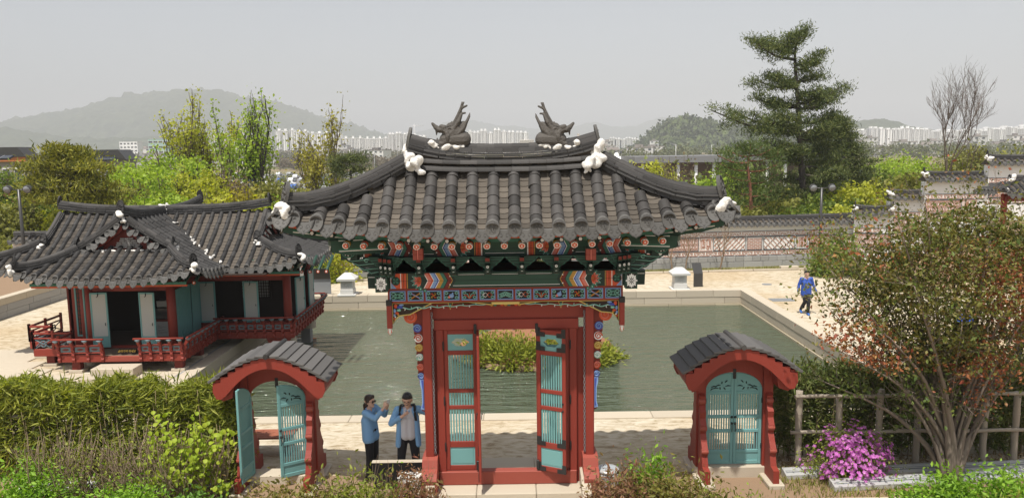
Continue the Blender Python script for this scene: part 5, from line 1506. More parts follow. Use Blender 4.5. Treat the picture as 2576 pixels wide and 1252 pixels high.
railing((DXR, DY), (DXR, DY2), 8); railing((DXR + .1, DY2), (DXR2, DY2), 8); railing((DXR2, DY2), (DXR2, DYB), 11)
railing((DXR2, DYB), (-8.7, DYB), 3)
railing((-14.3, 22.55), (-13.12, 22.55), 2, True); railing((-15.0, 23.5), (-14.3, 23.5), 1, True); railing((-14.3, 23.5), (-14.3, 22.55), 1, True); railing((-13.12, 22.55), (-13.12, DY), 1, True); railing((-15.0, 25.2), (-15.0, 23.5), 2, True)
pbox('deck_fascia', (-11.85, DY - .03, .335), (-10.75, DY + .05, .50), 'redworn')
for lo, hi in (((-13.1, DY + .05, .40), (DXR - .02, FY - .1, .50)), ((DXR - .7, FY - .1, .40), (DXR - .02, DY2 + .4, .497)), ((DXR - .02, DY2 + .05, .40), (DXR2 - .02, BFY - .08, .50)), ((-7.3, BFY, .4), (DXR2 - .02, DYB, .496)), ((-14.3, 22.6, .39), (-13.12, 23.6, .49)), ((-15.0, 23.55, .39), (-13.6, 25.2, .488))): pbox('deck_boards', lo, hi, 'deckwood', .004)
for x, y in ((-12.7, DY + .15), (-9.75, DY + .2), (-13.9, 22.75), (-14.75, 23.7), (-9.75, 23.4)):
 pbox('deck_foot', (x - .12, y - .1, .06), (x + .12, y + .1, .345), 'darkred'); pbox('stone_pad', (x - .2, y - .16, 0), (x + .2, y + .16, .09), 'granite')
for x, y in ((-7.6, 24.75), (-7.6, 27.9)):
 pbox('stone_pillar', (x - .17, y - .17, -1.2), (x + .17, y + .17, .12), 'wallbase'); q = MB(); q.prism([(x - .3, .12), (x + .3, .12), (x + .42, .34), (x - .42, .34)], .5, 'y', 0, y - .25); q.build('corbel', M['red'], pav)
t = thing('stone_step', 'pale stone block step below the pavilion deck opening', 'step', (-11.2, 21.5, 0))
block(t, (-11.9, 21.15, .0), (-10.7, 21.72, .30), 'step_block', 'granite'); block(t, (-12.1, 20.85, 0.0), (-10.8, 21.14, .12), 'step_block', 'granite')
t = thing('notice_board', 'dark slanted notice with gold Korean lettering on the pavilion deck edge', 'sign', (-11.28, DY + .16, .50))
mb = MB(); mb.prism([(0, 0), (.14, .15), (.16, .15), (.16, 0)], .52, 'x', 0, -.26); put('board', mb.mesh('board', [M['deckwood'] if False else M['interior']]), t, local=True)
def text_obj(s, size, mm, parent, mtx, name='lettering'):
 cu = bpy.data.curves.new('txt', 'FONT'); cu.body = s; cu.size = size; cu.align_x = 'CENTER'; cu.align_y = 'CENTER'; cu.extrude = .001; cu.resolution_u = 1; cu.offset = .0025
 o = bpy.data.objects.new('txt', cu); COL.objects.link(o)
 dg = bpy.context.evaluated_depsgraph_get(); me = bpy.data.meshes.new_from_object(o.evaluated_get(dg)); bpy.data.objects.remove(o)
 me.materials.clear(); me.materials.append(mm); me.name = name
 return put(name, me, parent, mtx, local=True)
M['gold'] = flat('gold_paint', (.62, .40, .07), .45)
text_obj('올라가지 마세요', .085, M['gold'], t, Matrix.Translation((0, .066, .078)) @ Matrix.Rotation(math.atan2(.15, .14), 4, 'X') @ Matrix.Diagonal((.92, 1.1, 1, 1)))
pbox_t = thing('stone_terrace', 'low stone terrace under the pavilion beside the water', 'terrace', (-9.4, 24, 0))
for k in range(6): block(pbox_t, (-9.62, 21.3 + k * 1.2, -.62), (-9.12, 21.3 + k * 1.2 + 1.194, .02), 'terrace_stone', 'wallbase')
# ================================================================== THE TWO SMALL ARCHED GATES
TEALK = ['teal', 'dgreen', 'iron']
def teal_leaf(parent, mtx, W, H, arcside, name='door_leaf'):
 """teal leaf, x 0..W from its hinge, curved at the top (higher on the meeting side)"""
 lf = bpy.data.objects.new(name, None); COL.objects.link(lf); lf.parent = parent; lf.matrix_basis = mtx; lf.empty_display_size = .1
 part = lambda n, mb, mm=('teal',): put(n, mb.mesh(n, [M[k] for k in mm]), lf, local=True)
 arc = lambda x: H - .34 * (1 - math.sqrt(max(0, 1 - ((W - x) / W * .98) ** 2)))
 sw = .055; z4 = H * .80
 mb = MB(); mb.bbox((0, 0, 0), (sw, .045, arc(0.0) + .0), 0, .005); part('stile', mb)
 mb = MB(); mb.bbox((W - sw, 0, 0), (W, .045, H - .005), 0, .005); part('stile', mb)
 zs = [0, .07, .22, .28, .62, .68, .90, .96, z4 - .06, z4]
 zs = [z * (H / 1.78) if k < 8 else z for k, z in enumerate(zs)]
 for a, b in ((0, 1), (2, 3), (4, 5), (6, 7), (8, 9)):
  mb = MB(); mb.bbox((sw + .001, .002, zs[a]), (W - sw - .001, .043, zs[b]), 0, .005); part('rail', mb)
 mb = MB(); mb.box((sw, .015, zs[1]), (W - sw, .03, zs[2])); part('bottom_panel', mb)
 top = [(x, arc(x)) for x in np.linspace(sw * .2, W - sw, 9)]
 mb = MB(); mb.prism([(sw * .2, z4 + .002), (W - sw - .001, z4 + .002)] + top[::-1], .028, 'y', 0, .008)
 mb.tube([(x, .022, z - .008) for x, z in top], .02, 5, 0)
 g = random.Random(7)
 for k in range(9):
  x, z = sw + (W - 2 * sw) * (.15 + .75 * ((k * .37) % 1)), z4 + .04 + .20 * ((k * .53) % 1) * (.3 + (k * .37) % 1)
  if z > arc(x) - .06: continue
  a = g.uniform(0, 3); mb.tube([(x - .05 * math.cos(a), .006, z - .022 * math.sin(a)), (x, .004, z + .012), (x + .05 * math.cos(a), .006, z + .022 * math.sin(a))], [.007, .013, .006], 5, 1)
 part('carved_top', mb, TEALK)
 nb = 9
 for a, b in ((3, 4), (5, 6), (7, 8)):
  bm = MB(); bm.bbox((-.0125, .012, 0), (.0125, .032, zs[b] - zs[a]), 0, .004); me = bm.mesh('lattice_bar', [M['teal']])
  for j in range(nb): put('lattice_bar', me, lf, Matrix.Translation((sw + (W - 2 * sw) * (j + .5) / nb, 0, zs[a])), local=True)
 for z in (H * .52, H * .45):
  mb = MB(); mb.lathe((0, 0, 0), [(.024, 0), (.024, .012), (.01, .03)], 9, 0, True, Matrix.Translation((W - .028, 0, z)) @ Matrix.Rotation(R(90), 4, 'X')); part('knob', mb, ('iron',))
 mb = MB(); mb.tube([(W - .028, -.02, H * .44), (W - .03, -.035, H * .40), (W - .028, -.02, H * .36)], .008, 5); part('handle', mb, ('iron',))
 for z in (H * .2, H * .7):
  mb = MB(); mb.lathe((0, -.004, z), [(.014, -.05), (.018, 0), (.014, .05)], 6); part('hinge', mb, ('iron',))
 return lf
def small_gate(px, Y, label, aL, aR, zg=.24):
 c = AT(px, 1050, Y); X0 = c.x
 t = thing('arched_gate', label, 'gate', (X0, Y, 0), 0, 'small arched gates beside the main gate')
 L = lambda n, mb, mm: put(n, mb.mesh(n, [M[k] for k in (mm if isinstance(mm, tuple) else (mm,))]), t, local=True)
 OW, H = .535, 1.80                      # half opening, door height
 Wd, rise, zt = 1.04, .46, zg + 1.90
 curve = lambda u: zt + rise * (1 - abs(u) ** 1.75)
 n = 7
 for s in (-1, 1):
  for k in range(n):
   u0, u1 = s * (.03 + .97 * k / n), s * (.03 + .97 * (k + 1) / n)
   x0, x1 = u0 * Wd, u1 * Wd
   z0, z1 = curve(u0), curve(u1)
   a = math.atan2(z1 - z0, x1 - x0)
   q = MB(); ll = math.hypot(x1 - x0, z1 - z0)
   q.bbox((-ll / 2 - .02, -.56, -.024), (ll / 2 + .05, .56, .024), 0, .006)
   ang = math.atan2(z1 - z0, abs(x1 - x0))
   m = Matrix.Translation(((x0 + x1) / 2, 0, (z0 + z1) / 2 + .035)) @ (Matrix.Identity(4) if s > 0 else Matrix.Rotation(math.pi, 4, 'Z')) @ Matrix.Rotation(-ang + .0, 4, 'Y') @ Matrix.Rotation(R(-9), 4, 'Y')
   put('roof_slab', q.mesh('roof_slab', [M['slabroof']]), t, m, local=True)
 q = MB(); q.tube([(0, -.62, zt + rise + .045), (0, .60, zt + rise + .045)], .05, 8, 0); L('ridge_roll', q, 'tile')
 for y in (-.53, .48):
  top = []
  for s in (-1, 1):
   seq = []
   for k in range(n):
    u0, u1 = .03 + .97 * k / n, .03 + .97 * (k + 1) / n
    seq += [(s * u0 * (Wd - .03), curve(u1) + .015), (s * u1 * (Wd - .03), curve(u1) + .012)]
   top.append(seq)
  top_pts = top[0][::-1] + top[1]
  low = [(u * (Wd - .05), curve(u) - .16 - .10 * math.cos(u * math.pi) * (abs(u) < .95)) for u in np.linspace(1, -1, 21)]
  low = [((Wd - .02) * 1.0, curve(1) - .16)] + [((Wd - .06) * u, (zt + rise - .20) - (rise + .13) * min(1, abs(u) * 1.15) ** 2.0 + .10 * max(0, abs(u) - .72) ** .9 * 1.3) for u in np.linspace(.98, -.98, 25)] + [(-(Wd - .02), curve(1) - .16)]
  q = MB(); q.prism(top_pts + low, .06, 'y', 0, y); L('arch_board', q, 'red')
 q = MB(); vault = [(u * (Wd - .06), curve(u) - .035) for u in np.linspace(-1, 1, 21)]
 for a, b in zip(vault, vault[1:]): q.poly([(a[0], .5, a[1]), (b[0], .5, b[1]), (b[0], -.5, b[1]), (a[0], -.5, a[1])])
 L('vault_lining', q, 'darkred')
 for s in (-1, 1):
  q = MB(); q.bbox((s * .93 - .05, -.5, zt - .20), (s * .93 + .05, .5, zt + .06), 0, .01); L('eave_purlin', q, 'red')
  q = MB(); q.prism([(s * (Wd - .03), zt - .14), (s * (Wd - .16), zt - .36), (s * .70, zt - .30), (s * .64, zt + .0), (s * .9, zt + .1)], .9, 'y', 0, -.45); L('side_bracket', q, 'red')
 for s in (-1, 1):
  q = MB(); q.bbox((s * (OW + .095) - .09, -.12, zg - .1), (s * (OW + .095) + .09, .10, zt + .15), 0, .012); L('post', q, 'red')
  for d in (-1, 1):
   pf = [(.08, zg - .14), (.66, zg - .14), (.66, zg + .10), (.50, zg + .13), (.44, zg + .30), (.47, zg + .44), (.38, zg + .56), (.30, zg + .70), (.34, zg + .85), (.26, zg + .98), (.28, zg + 1.1), (.18, zg + 1.2), (.2, zg + 1.38), (.08, zg + 1.44)]
   q = MB(); q.prism([(d * y, z) for y, z in pf], .11, 'x', 0, s * (OW + .095) - .055); L('support_bracket', q, 'red')
   for (y, z) in ((.42, zg + .40), (.29, zg + .8), (.17, zg + 1.28)):
    q = MB(); q.lathe((0, 0, 0), [(.05, -.062), (.06, 0), (.05, .062)], 9, 0, True, Matrix.Translation((s * (OW + .095), d * (y + .01), z)) @ Matrix.Rotation(R(90), 4, 'Y')); L('scroll_end', q, 'redworn')
   q = MB(); q.bbox((s * (OW + .095) - .15, min(d * .1, d * .72), 0), (s * (OW + .095) + .15, max(d * .1, d * .72), zg - .142), 0, .015); L('stone_base', q, 'granite')
 head = [(OW, zg + H - .36)] + [(OW * math.cos(a), zg + H - .36 + .36 * math.sin(a)) for a in np.linspace(.05, math.pi - .05, 17)] + [(-OW, zg + H - .36)]
 outer = [(-OW - .01, zg + H - .36), (-OW - .01, zt + rise * .55), (-.4, zt + rise * .8), (0, zt + rise - .08), (.4, zt + rise * .8), (OW + .01, zt + rise * .55), (OW + .01, zg + H - .36)]
 q = MB()
 oo = []
 for (x, z) in head:
  oo.append((x, max(z + .05, zt + rise * (1 - abs(x / Wd) ** 1.75) - .05)))
 for k in range(len(head) - 1):
  for y in (-.06, .0): q.poly([(head[k][0], y, head[k][1]), (head[k + 1][0], y, head[k + 1][1]), (oo[k + 1][0], y, oo[k + 1][1]), (oo[k][0], y, oo[k][1])])
  q.poly([(head[k][0], -.06, head[k][1]), (head[k + 1][0], -.06, head[k + 1][1]), (head[k + 1][0], 0, head[k + 1][1]), (head[k][0], 0, head[k][1])])
 L('head_board', q, 'red')
 q = MB(); q.bbox((-OW - .2, -.16, 0), (OW + .2, .2, zg - .02), 0, .012); L('stone_sill', q, 'granite')
 q = MB(); q.bbox((-.03, -.075, zg + H - .13), (.03, -.062, zg + H + .06), 0, .006); L('iron_latch', q, 'iron')
 W = OW - .006
 teal_leaf(t, Matrix.Translation((-OW + .003, -.055, zg)) @ Matrix.Rotation(aL, 4, 'Z'), W, H - .02, 1)
 teal_leaf(t, Matrix.Translation((OW - .003, -.055, zg)) @ Matrix.Rotation(aR, 4, 'Z') @ Matrix.Scale(-1, 4, (1, 0, 0)), W, H - .02, -1)
 return t
M['slabroof'] = mat('grey_roof_slabs', (.125, .118, .112), .65, scale=3, rand=.22, bump=.15, col2=(.075, .072, .071))
small_gate(1843, 14.15, 'closed small arched gate with teal doors right of the red gate', 0, 0)
small_gate(703, 14.15, 'open small arched gate with swung teal doors left of the red gate', R(-97), R(33), .20)
# ================================================================== THE PATTERNED GARDEN WALL
def pat(kind, W, H):
 """brick picture in relief on white plaster: x 0..W, z 0..H, face towards -y"""
 mb = MB()
 def bar(x0, z0, x1, z1, w=.02, m=0):
  dx, dz = x1 - x0, z1 - z0; L = math.hypot(dx, dz)
  if L < 1e-4: return
  px, pz = -dz / L * w, dx / L * w
  q = [(x0 + px, z0 + pz), (x0 - px, z0 - pz), (x1 - px, z1 - pz), (x1 + px, z1 + pz)]
  mb.prism(q, .022, 'y', m, -.022)
 def clip(x0, z0, x1, z1, w=.02):
  t0, t1 = 0.0, 1.0; dx, dz = x1 - x0, z1 - z0
  for p, q in ((-dx, x0 - .03), (dx, W - .03 - x0), (-dz, z0 - .03), (dz, H - .03 - z0)):
   if abs(p) < 1e-9:
    if q < 0: return
   else:
    r = q / p
    if p < 0: t0 = max(t0, r)
    else: t1 = min(t1, r)
  if t0 < t1: bar(x0 + dx * t0, z0 + dz * t0, x0 + dx * t1, z0 + dz * t1, w)
 if kind == 'hexagon':
  s = .165
  for i in range(-1, int(W / (s * 1.732)) + 2):
   for j in range(-1, int(H / (s * 1.5)) + 2):
    cx, cz = (i + (.5 if j % 2 else 0)) * s * 1.732, j * s * 1.5
    for rr, w in ((s * .84, .010), (s * .34, .0125)):
     for k in range(6):
      a, b = math.pi / 6 + k * math.pi / 3, math.pi / 6 + (k + 1) * math.pi / 3
      clip(cx + rr * math.cos(a), cz + rr * math.sin(a), cx + rr * math.cos(b), cz + rr * math.sin(b), w)
 elif kind == 'weave':
  s = .125
  for i in range(-12, 40):
   for j in range(-2, int(H / s) + 14):
    x, z = i * s, j * s
    if (i + j) % 2 == 0:
     if (i // 1 - j // 1) % 4 < 2: clip(x - s * .75, z - s * .75, x + s * .75, z + s * .75, .0125)
     else: clip(x - s * .75, z + s * .75, x + s * .75, z - s * .75, .0125)
 elif kind == 'swastika_diagonal':
  s = .145
  for i in range(-10, 30):
   for j in range(-4, 16):
    x, z = (i + j * .5) * s * 1.6, j * s * .8
    if x < -.3 or x > W + .3: continue
    clip(x, z, x + s * .95, z + s * .95, .0125)
    if (i + j) % 2: clip(x + s * .5, z + s * .5, x + s * .95, z + s * .05, .016)
 elif kind == 'brick':
  n = int(H / .085)
  for r in range(n):
   x = .04 + (-.12 if r % 2 else 0)
   while x < W - .04:
    a, b = max(.04, x), min(W - .04, x + .20)
    if b - a > .05: bar(a, .05 + r * (H - .08) / n, b, .05 + r * (H - .08) / n, .0125, 0 if (int(x * 10) + r) % 4 else 0)
    x += .23
 else:
  seq = {'seal_one': [(.1, .1, .1, .9), (.1, .9, .45, .9), (.25, .7, .45, .7), (.25, .5, .45, .5), (.25, .9, .25, .5), (.1, .28, .45, .28), (.3, .1, .3, .4), (.58, .1, .58, .92), (.58, .92, .9, .92), (.74, .74, .9, .74), (.74, .56, .9, .56), (.9, .1, .9, .92), (.58, .36, .9, .36), (.74, .1, .74, .36), (.58, .1, .74, .1)],
    'seal_two': [(.15, .9, .85, .9), (.5, .9, .5, .7), (.25, .72, .75, .72), (.25, .1, .25, .72), (.75, .1, .75, .72), (.4, .55, .6, .55), (.4, .3, .6, .3), (.4, .15, .4, .55), (.6, .15, .6, .55), (.4, .15, .6, .15), (.1, .1, .1, .8), (.9, .1, .9, .8)]}[kind]
  for a, b, c, d in seq: bar(.05 + a * (W - .1), .05 + b * (H - .1), .05 + c * (W - .1), .05 + d * (H - .1), .022)
 for q in ((.012, .012, W - .012, .012), (.012, H - .012, W - .012, H - .012), (.012, .012, .012, H - .012), (W - .012, .012, W - .012, H - .012)): bar(*q, .012, 1 if kind != 'seal_one' else 0)
 return mb.mesh('brick_picture', [M['brick'], M['bluebrick']])
SEQ = [('hexagon', 1.78), ('seal_one', .66), ('swastika_diagonal', 1.72), ('brick', .84), ('weave', 1.70), ('seal_two', .66)]
PH = .69
PAT = {k: pat(k, w, PH) for k, w in SEQ}
mm_ = MB()
for (x0, z0, x1, z1) in ((0, .0, .40, .035), (.0, .165, .165, .20), (.235, .165, .62, .20), (.0, .0, .035, .10) , (.07, .085, .165, .12), (.13, .12, .165, .165), (.235, .07, .27, .165), (.27, .07, .36, .105), (.40, .0, .435, .12), (.435, .085, .53, .12), (.50, .035, .535, .085), (.535, .0, .62, .035), (.585, .035, .62, .12)):
 mm_.box((x0 + .006, -.022, z0 + .006), (x1 - .006, 0, z1 - .006))
MEANDER = mm_.mesh('meander_brick', [M['brick']])
WCAP = convex_mesh('end_tile', .42, .078, .066, 'tile', 6, cap=True)
WDRIP = drip_mesh('drip_tile', .27, .12)
def wall_run(label, p0, p1, zb, detail=True, x_from=None, endcaps=(True, True), stones=True, hbase=.60, group=None, skip_pat=False, dz=0.0):
 p0, p1 = Vector((p0[0], p0[1], zb)), Vector((p1[0], p1[1], zb))
 d = p1 - p0; L = d.length; ang = math.atan2(d.y, d.x)
 t = thing('garden_wall', label, 'wall', p0, ang, group)
 def part(n, mb, mm, **k): return put(n, mb.mesh(n, [M[q] for q in (mm if isinstance(mm, tuple) else (mm,))]), t, local=True, **k)
 mb = MB(); mb.box((0, 0, -.6 if zb > 0.3 else 0), (L, .5, 2.16)); part('wall_body', mb, 'whitewash')
 r = random.Random(int(L * 10))
 if stones:
  for z0, z1, w in ((0, .30, .95), (.305, .585, .46)):
   x = 0
   while x < L - .05:
    ww = min(w * r.uniform(.85, 1.15), L - x); o = r.uniform(.0, .012)
    if x + p0.x > -15.5:
     q = MB(); q.bbox((x + .008, -.055 - o, z0 + .005), (x + ww - .008, -.001, z1 - .005), 0, .014); part('base_stone', q, 'wallbase')
    x += ww
 for z in (.595, .865, 1.605, 1.875):
  z -= dz; q = MB(); q.box((0, -.02, z), (L, -.001, z + .022)); part('slate_course', q, 'bluebrick')
 if not skip_pat:
  x = x_from or 0; n = 0
  xx = .05
  while xx < L - .6:
   if p0.x + xx > -15.5:
    for z in (.635, 1.652): put('meander_brick', MEANDER, t, Matrix.Translation((xx, -.001, z - dz)), local=True)
   xx += .64
  while x < L - .3:
   k, w = SEQ[n % len(SEQ)]; n += 1
   if x + w > L: break
   if p0.x + x > -15.5: put('brick_picture', PAT[k], t, Matrix.Translation((x + .02, -.001, .90 - dz)), local=True)
   x += w + .06
 q = MB(); q.prism([(-.19, 2.20), (-.19, 2.25), (.25, 2.50), (.84, 2.21), (.84, 2.17)], L, 'x', 0, 0); part('coping_bed', q, 'bed')
 sp = .30; n = int(L / sp)
 st = MB()
 dirv = Vector((0, .9, .44))
 for k in range(n):
  m = frame(Vector(((k + .5) * L / n, -.22, 2.27)), dirv)
  put('end_tile', WCAP, t, m @ Matrix.Diagonal((1, 1.1, 1, 1)), local=True)
  put('drip_tile', WDRIP, t, frame(Vector((k * L / n + .01, -.23, 2.255)), dirv), local=True)
  st.mesh_in([v.co for v in RCAP.vertices], [tuple(f.vertices) for f in RCAP.polygons], 0, True, frame(Vector(((k + .5) * L / n, .86, 2.215)), Vector((0, -.9, .44))) @ Matrix.Diagonal((.07, .6, .07, 1)))
 part('rear_tiles', st, 'tile', kind='stuff')
 pts = [Vector((x, .25, 2.47 + (.05 * (abs(2 * x / L - 1)) ** 8))) for x in np.linspace(0, L, max(8, int(L / 1.2)))]
 rs = MB(); g = random.Random(8)
 h = 0
 for hh, ww in ((.045, .26), (.045, .22), (.05, .25)):
  m_ = max(2, round(L / .8)); qq = resample(pts, m_)
  for a, b in zip(qq, qq[1:]):
   mx = frame((a + b) / 2 + Vector((0, 0, h + hh / 2)), b - a) @ Matrix.Diagonal((ww, (b - a).length * .99, hh * .9, 1)); rs.box((-.5, -.5, -.5), (.5, .5, .5), 0, mx)
  h += hh
 part('ridge_slab', rs, 'tile_pale', kind='stuff')
 qq = resample(pts, max(2, round(L / .62)))
 for a, b in zip(qq, qq[1:]): put('ridge_tile', RCAP, t, frame(a + Vector((0, 0, h - .01)), b - a) @ Matrix.Diagonal((.075, (b - a).length * .985, .075, 1)), local=True)
 for e, xx in zip(endcaps, (0, L)):
  if e:
   q = MB(); q.blob((xx + (.06 if xx == 0 else -.06), .02, 2.46), .14, 0, int(L * 7), .25, 2); part('plaster_patch', q, 'plaster')
   q = MB(); q.blob((xx + (.0 if xx == 0 else 0), .25, 2.56), .11, 0, int(L * 9), .25, 2); part('plaster_patch', q, 'plaster')
   put('ridge_end_plate', PL2, t, Matrix.Translation((xx, .25, 2.62)) @ Matrix.Rotation(R(90) * (-1 if xx == 0 else 1), 4, 'Z') @ Matrix.Scale(.8, 4), local=True)
 return t
WY = lambda x: 39.0 + .085 * x
xe = AT(2152, 600, WY(17)).x
x_hex = AT(1672, 620, WY(8)).x
start = -24.0
per = sum(w for _, w in SEQ) + .06 * len(SEQ)
Lx = (x_hex - start) / math.cos(math.atan(.085))
wall_run('long white wall with terracotta brick patterns across the back of the pond', (start, WY(start)), (xe, WY(xe)), 0.0, x_from=Lx - per * int(Lx / per), endcaps=(False, True))
secs = [(2150, 2247, 515, 'lowest stepped wall section right of the long patterned wall'), (2240, 2342, 476, 'second stepped wall section with white band and red pattern'), (2330, 2502, 430, 'long third stepped wall section below the bare tree'), (2490, 2640, 388, 'highest stepped wall section at the right edge')]
for k, (a, b, yt, lab) in enumerate(secs):
 Yw = WY(xe) - .35 - .5 * k
 p, q = AT(a, yt, Yw), AT(b, yt, Yw - (.25 if k else .9))
 wall_run(lab, (p.x, Yw), (q.x, Yw - (.25 if k else .9)), p.z - 2.70, endcaps=(True, True), stones=False, group='stepped wall sections on the right', dz=.36)
mb = MB()
xs_ = [xe - .3, xe + 2, xe + 4.5, xe + 8.5, xe + 14]
zs_ = [-.03, .35, 1.1, 2.0, 2.9]
for k in range(4):
 mb.poly([(xs_[k], 34.5, zs_[k] * .35), (xs_[k + 1], 34.0, zs_[k + 1] * .35), (xs_[k + 1], 46, zs_[k + 1]), (xs_[k], 46, zs_[k])], 0, True)
mb.build('earth_bank', M['soil'], kind='structure')
c = AT(2545, 470, 34.5)
t = thing('tiled_gatehouse', 'small tiled roof on red posts cut off by the right edge', 'gatehouse', (c.x, 34.5, 0))
zr_ = c.z + .30
fr = lambda x, y: zr_ - .62 * max(abs(y - 34.5) / 1.0, (abs(x - c.x - .9) - .9) / 1.0, 0) * 1.0 + .12 * (abs(x - c.x - .9) / 1.9) ** 3
mb = MB()
for i in range(14):
 for j in range(10):
  X_ = [c.x - 1.0 + 3.8 * (i + a) / 14 for a in (0, 1)]; Y_ = [33.5 + 2.0 * (j + a) / 10 for a in (0, 1)]
  mb.poly([(X_[a], Y_[b], fr(X_[a], Y_[b])) for a, b in ((0, 0), (1, 0), (1, 1), (0, 1))], 0, True)
put('roof_bed', mb.mesh('roof_bed', [M['bed']]), t)
T3 = Tiler(t, 300, COVER2, PAN2, CAP2, DRIP2, .27, .2)
for k in range(12):
 x = c.x - .75 + k * .29; ax = abs(x - c.x - .9); top = max(0, ax - .9) + .06
 if top < .9: T3.row(fr, (x, 33.5), (0, 1), 1.0 - top, Vector((1, 0, 0)), 'c'); T3.row(fr, (x + .145, 33.5), (0, 1), 1.0 - top, Vector((1, 0, 0)), 'p')
for k in range(7):
 y = 33.65 + k * .28; top = abs(y - 34.5) + .06
 if top < .9: T3.row(fr, (c.x - 1.0, y), (1, 0), 1.0 - top, Vector((0, -1, 0)), 'c'); T3.row(fr, (c.x - 1.0, y + .14), (1, 0), 1.0 - top, Vector((0, -1, 0)), 'p')
T3.finish()
def gh(n, lo, hi, mm): q = MB(); q.bbox(lo, hi, 0, .01); put(n, q.mesh(n, [M[mm]]), t)
rs = MB(); ridge_stack(t, [Vector((x, 34.5, zr_ + .03 * abs(x - c.x - .9) ** 3)) for x in np.linspace(c.x - .15, c.x + 2, 8)], [(.05, .24), (.05, .2), (.05, .22)], .3, .075, True, 5)
for sy in (-1,): ridge_stack(t, [Vector((c.x - .02 - .9 * u, 34.5 + sy * .9 * u, fr(c.x - .02 - .9 * u, 34.5 + sy * .9 * u) + .02)) for u in np.linspace(0.05, 1, 7)], [(.05, .2), (.05, .17)], .3, .07, True, 6)
plaster(t, [((c.x - .05, 34.4, zr_ + .08), .13, (1, 1, 1.1)), ((c.x - .25, 34.2, zr_ - .05), .10, (1, 1, 1)), ((c.x - .75, 33.75, zr_ - .38), .10, (1, 1, 1))], seed=5)
gh('beam', (c.x - .4, 34.1, zr_ - .92), (c.x + 2.4, 34.3, zr_ - .66), 'darkred')
for x in (c.x - .3, c.x + 2.2): gh('post', (x - .1, 34.4, 0), (x + .1, 34.6, zr_ - .6), 'red')
# ================================================================== HILLS AND TOWN
def forest(name, a, b, scale):
 m, n, l, bs = _nodes(name)
 tc = n.new('ShaderNodeTexCoord'); nz = n.new('ShaderNodeTexNoise'); nz.inputs['Scale'].default_value = scale; nz.inputs['Detail'].default_value = 9; nz.inputs['Roughness'].default_value = .7
 l.new(tc.outputs['Object'], nz.inputs['Vector']); rp = _ramp(n, [(.35, a), (.65, b)]); l.new(nz.outputs['Fac'], rp.inputs[0]); l.new(rp.outputs[0], bs.inputs['Base Color'])
 bs.inputs['Roughness'].default_value = 1; bs.inputs['Specular IOR Level'].default_value = 0
 return m
def vnoise(x, y, seed):
 g = np.random.RandomState(seed); out = np.zeros_like(x); amp = 1.0; f = 1.0
 for o in range(5):
  a, b, c, d = g.rand(4) * 6.28; th = g.rand() * 3
  out += amp * (np.sin(f * (x * np.cos(th) + y * np.sin(th)) + a) * np.sin(f * (y * np.cos(th + 1) - x * np.sin(th + 1)) * 1.13 + b)); amp *= .55; f *= 2.07
 return out
def hill(name, prof, Y, depth, mm, seed, nx=160, ny=26, bump=3.0, crowns=0):
 xs = np.array([p[0] for p in prof]); P = [AT(x, y, Y) for x, y in prof]
 wx = np.array([p.x for p in P]); wz = np.array([p.z for p in P])
 X = np.linspace(wx[0], wx[-1], nx)
 Zr = np.interp(X, wx, wz)
 ker = np.ones(5) / 5; Zr[2:-2] = np.convolve(Zr, ker, 'valid')
 zb = ground_z(Y) - 2
 V = []
 for j in range(ny):
  v = -1 + 2 * j / (ny - 1)
  yy = Y + v * depth
  s = (1 - abs(v) ** 1.25) if v < 0 else (1 - v ** 1.6)
  base = zb + (Zr - zb) * s
  rough = vnoise(X / (depth * .16), np.full_like(X, yy / (depth * .16)), seed) * (Zr - zb) * .10 * (1 - abs(v)) * (abs(v) ** .3)
  jit = np.random.RandomState(seed + j).randn(nx) * bump
  sc = yy / Y
  z = base + rough + jit * (s > .02)
  V.append(np.stack([X * (1 if True else sc), np.full_like(X, yy) + np.random.RandomState(seed + 50 + j).randn(nx) * depth * .01, z], 1))
 V = np.concatenate(V)
 F_ = [(j * nx + i, j * nx + i + 1, (j + 1) * nx + i + 1, (j + 1) * nx + i) for j in range(ny - 1) for i in range(nx - 1)]
 o = put(name, raw_mesh(name, V, F_, [mm]), kind='structure')
 return V.reshape(ny, nx, 3)
fm1 = forest('far_hill_forest', (.035, .05, .022), (.085, .10, .045), .02)
fm2 = forest('near_hill_forest', (.035, .055, .018), (.12, .145, .05), .07)
hill('mountain', [(-400, 380), (-200, 350), (0, 318), (60, 300), (150, 281), (250, 262), (330, 241), (420, 232), (500, 228), (545, 225), (570, 231), (600, 247), (680, 256), (760, 281), (850, 312), (905, 319), (950, 336), (1000, 352), (1060, 385)], 3700, 950, fm1, 3, 300, 40, 7)
hill('foothill', [(-500, 360), (-200, 330), (0, 322), (80, 335), (160, 348), (260, 352), (360, 350), (480, 340), (560, 345), (700, 360), (820, 350), (900, 346), (1000, 378)], 2500, 420, fm1, 5, 260, 26, 4.5)
hill('distant_range', [(900, 372), (1000, 345), (1080, 322), (1140, 298), (1180, 297), (1240, 312), (1330, 320), (1420, 326), (1490, 305), (1540, 318), (1600, 316), (1660, 296), (1700, 290), (1760, 300), (1850, 330), (1960, 350), (2100, 362)], 6200, 900, fm1, 7, 170, 14, 4)
hv = hill('wooded_hill', [(1590, 380), (1622, 362), (1640, 342), (1665, 318), (1690, 302), (1712, 293), (1745, 295), (1770, 301), (1805, 311), (1850, 322), (1900, 330), (1960, 340), (2040, 356), (2140, 378)], 950, 130, fm2, 11, 150, 34, 1.2)
hill('right_hill', [(2040, 362), (2100, 325), (2150, 306), (2200, 301), (2240, 305), (2280, 318), (2340, 330), (2420, 352)], 2100, 260, fm1, 13, 120, 16, 2.5)
P = hv.reshape(-1, 3); sel = nrs.choice(len(P), 2600); P = P[sel] + nrs.randn(2600, 3) * np.array([3, 3, .8])
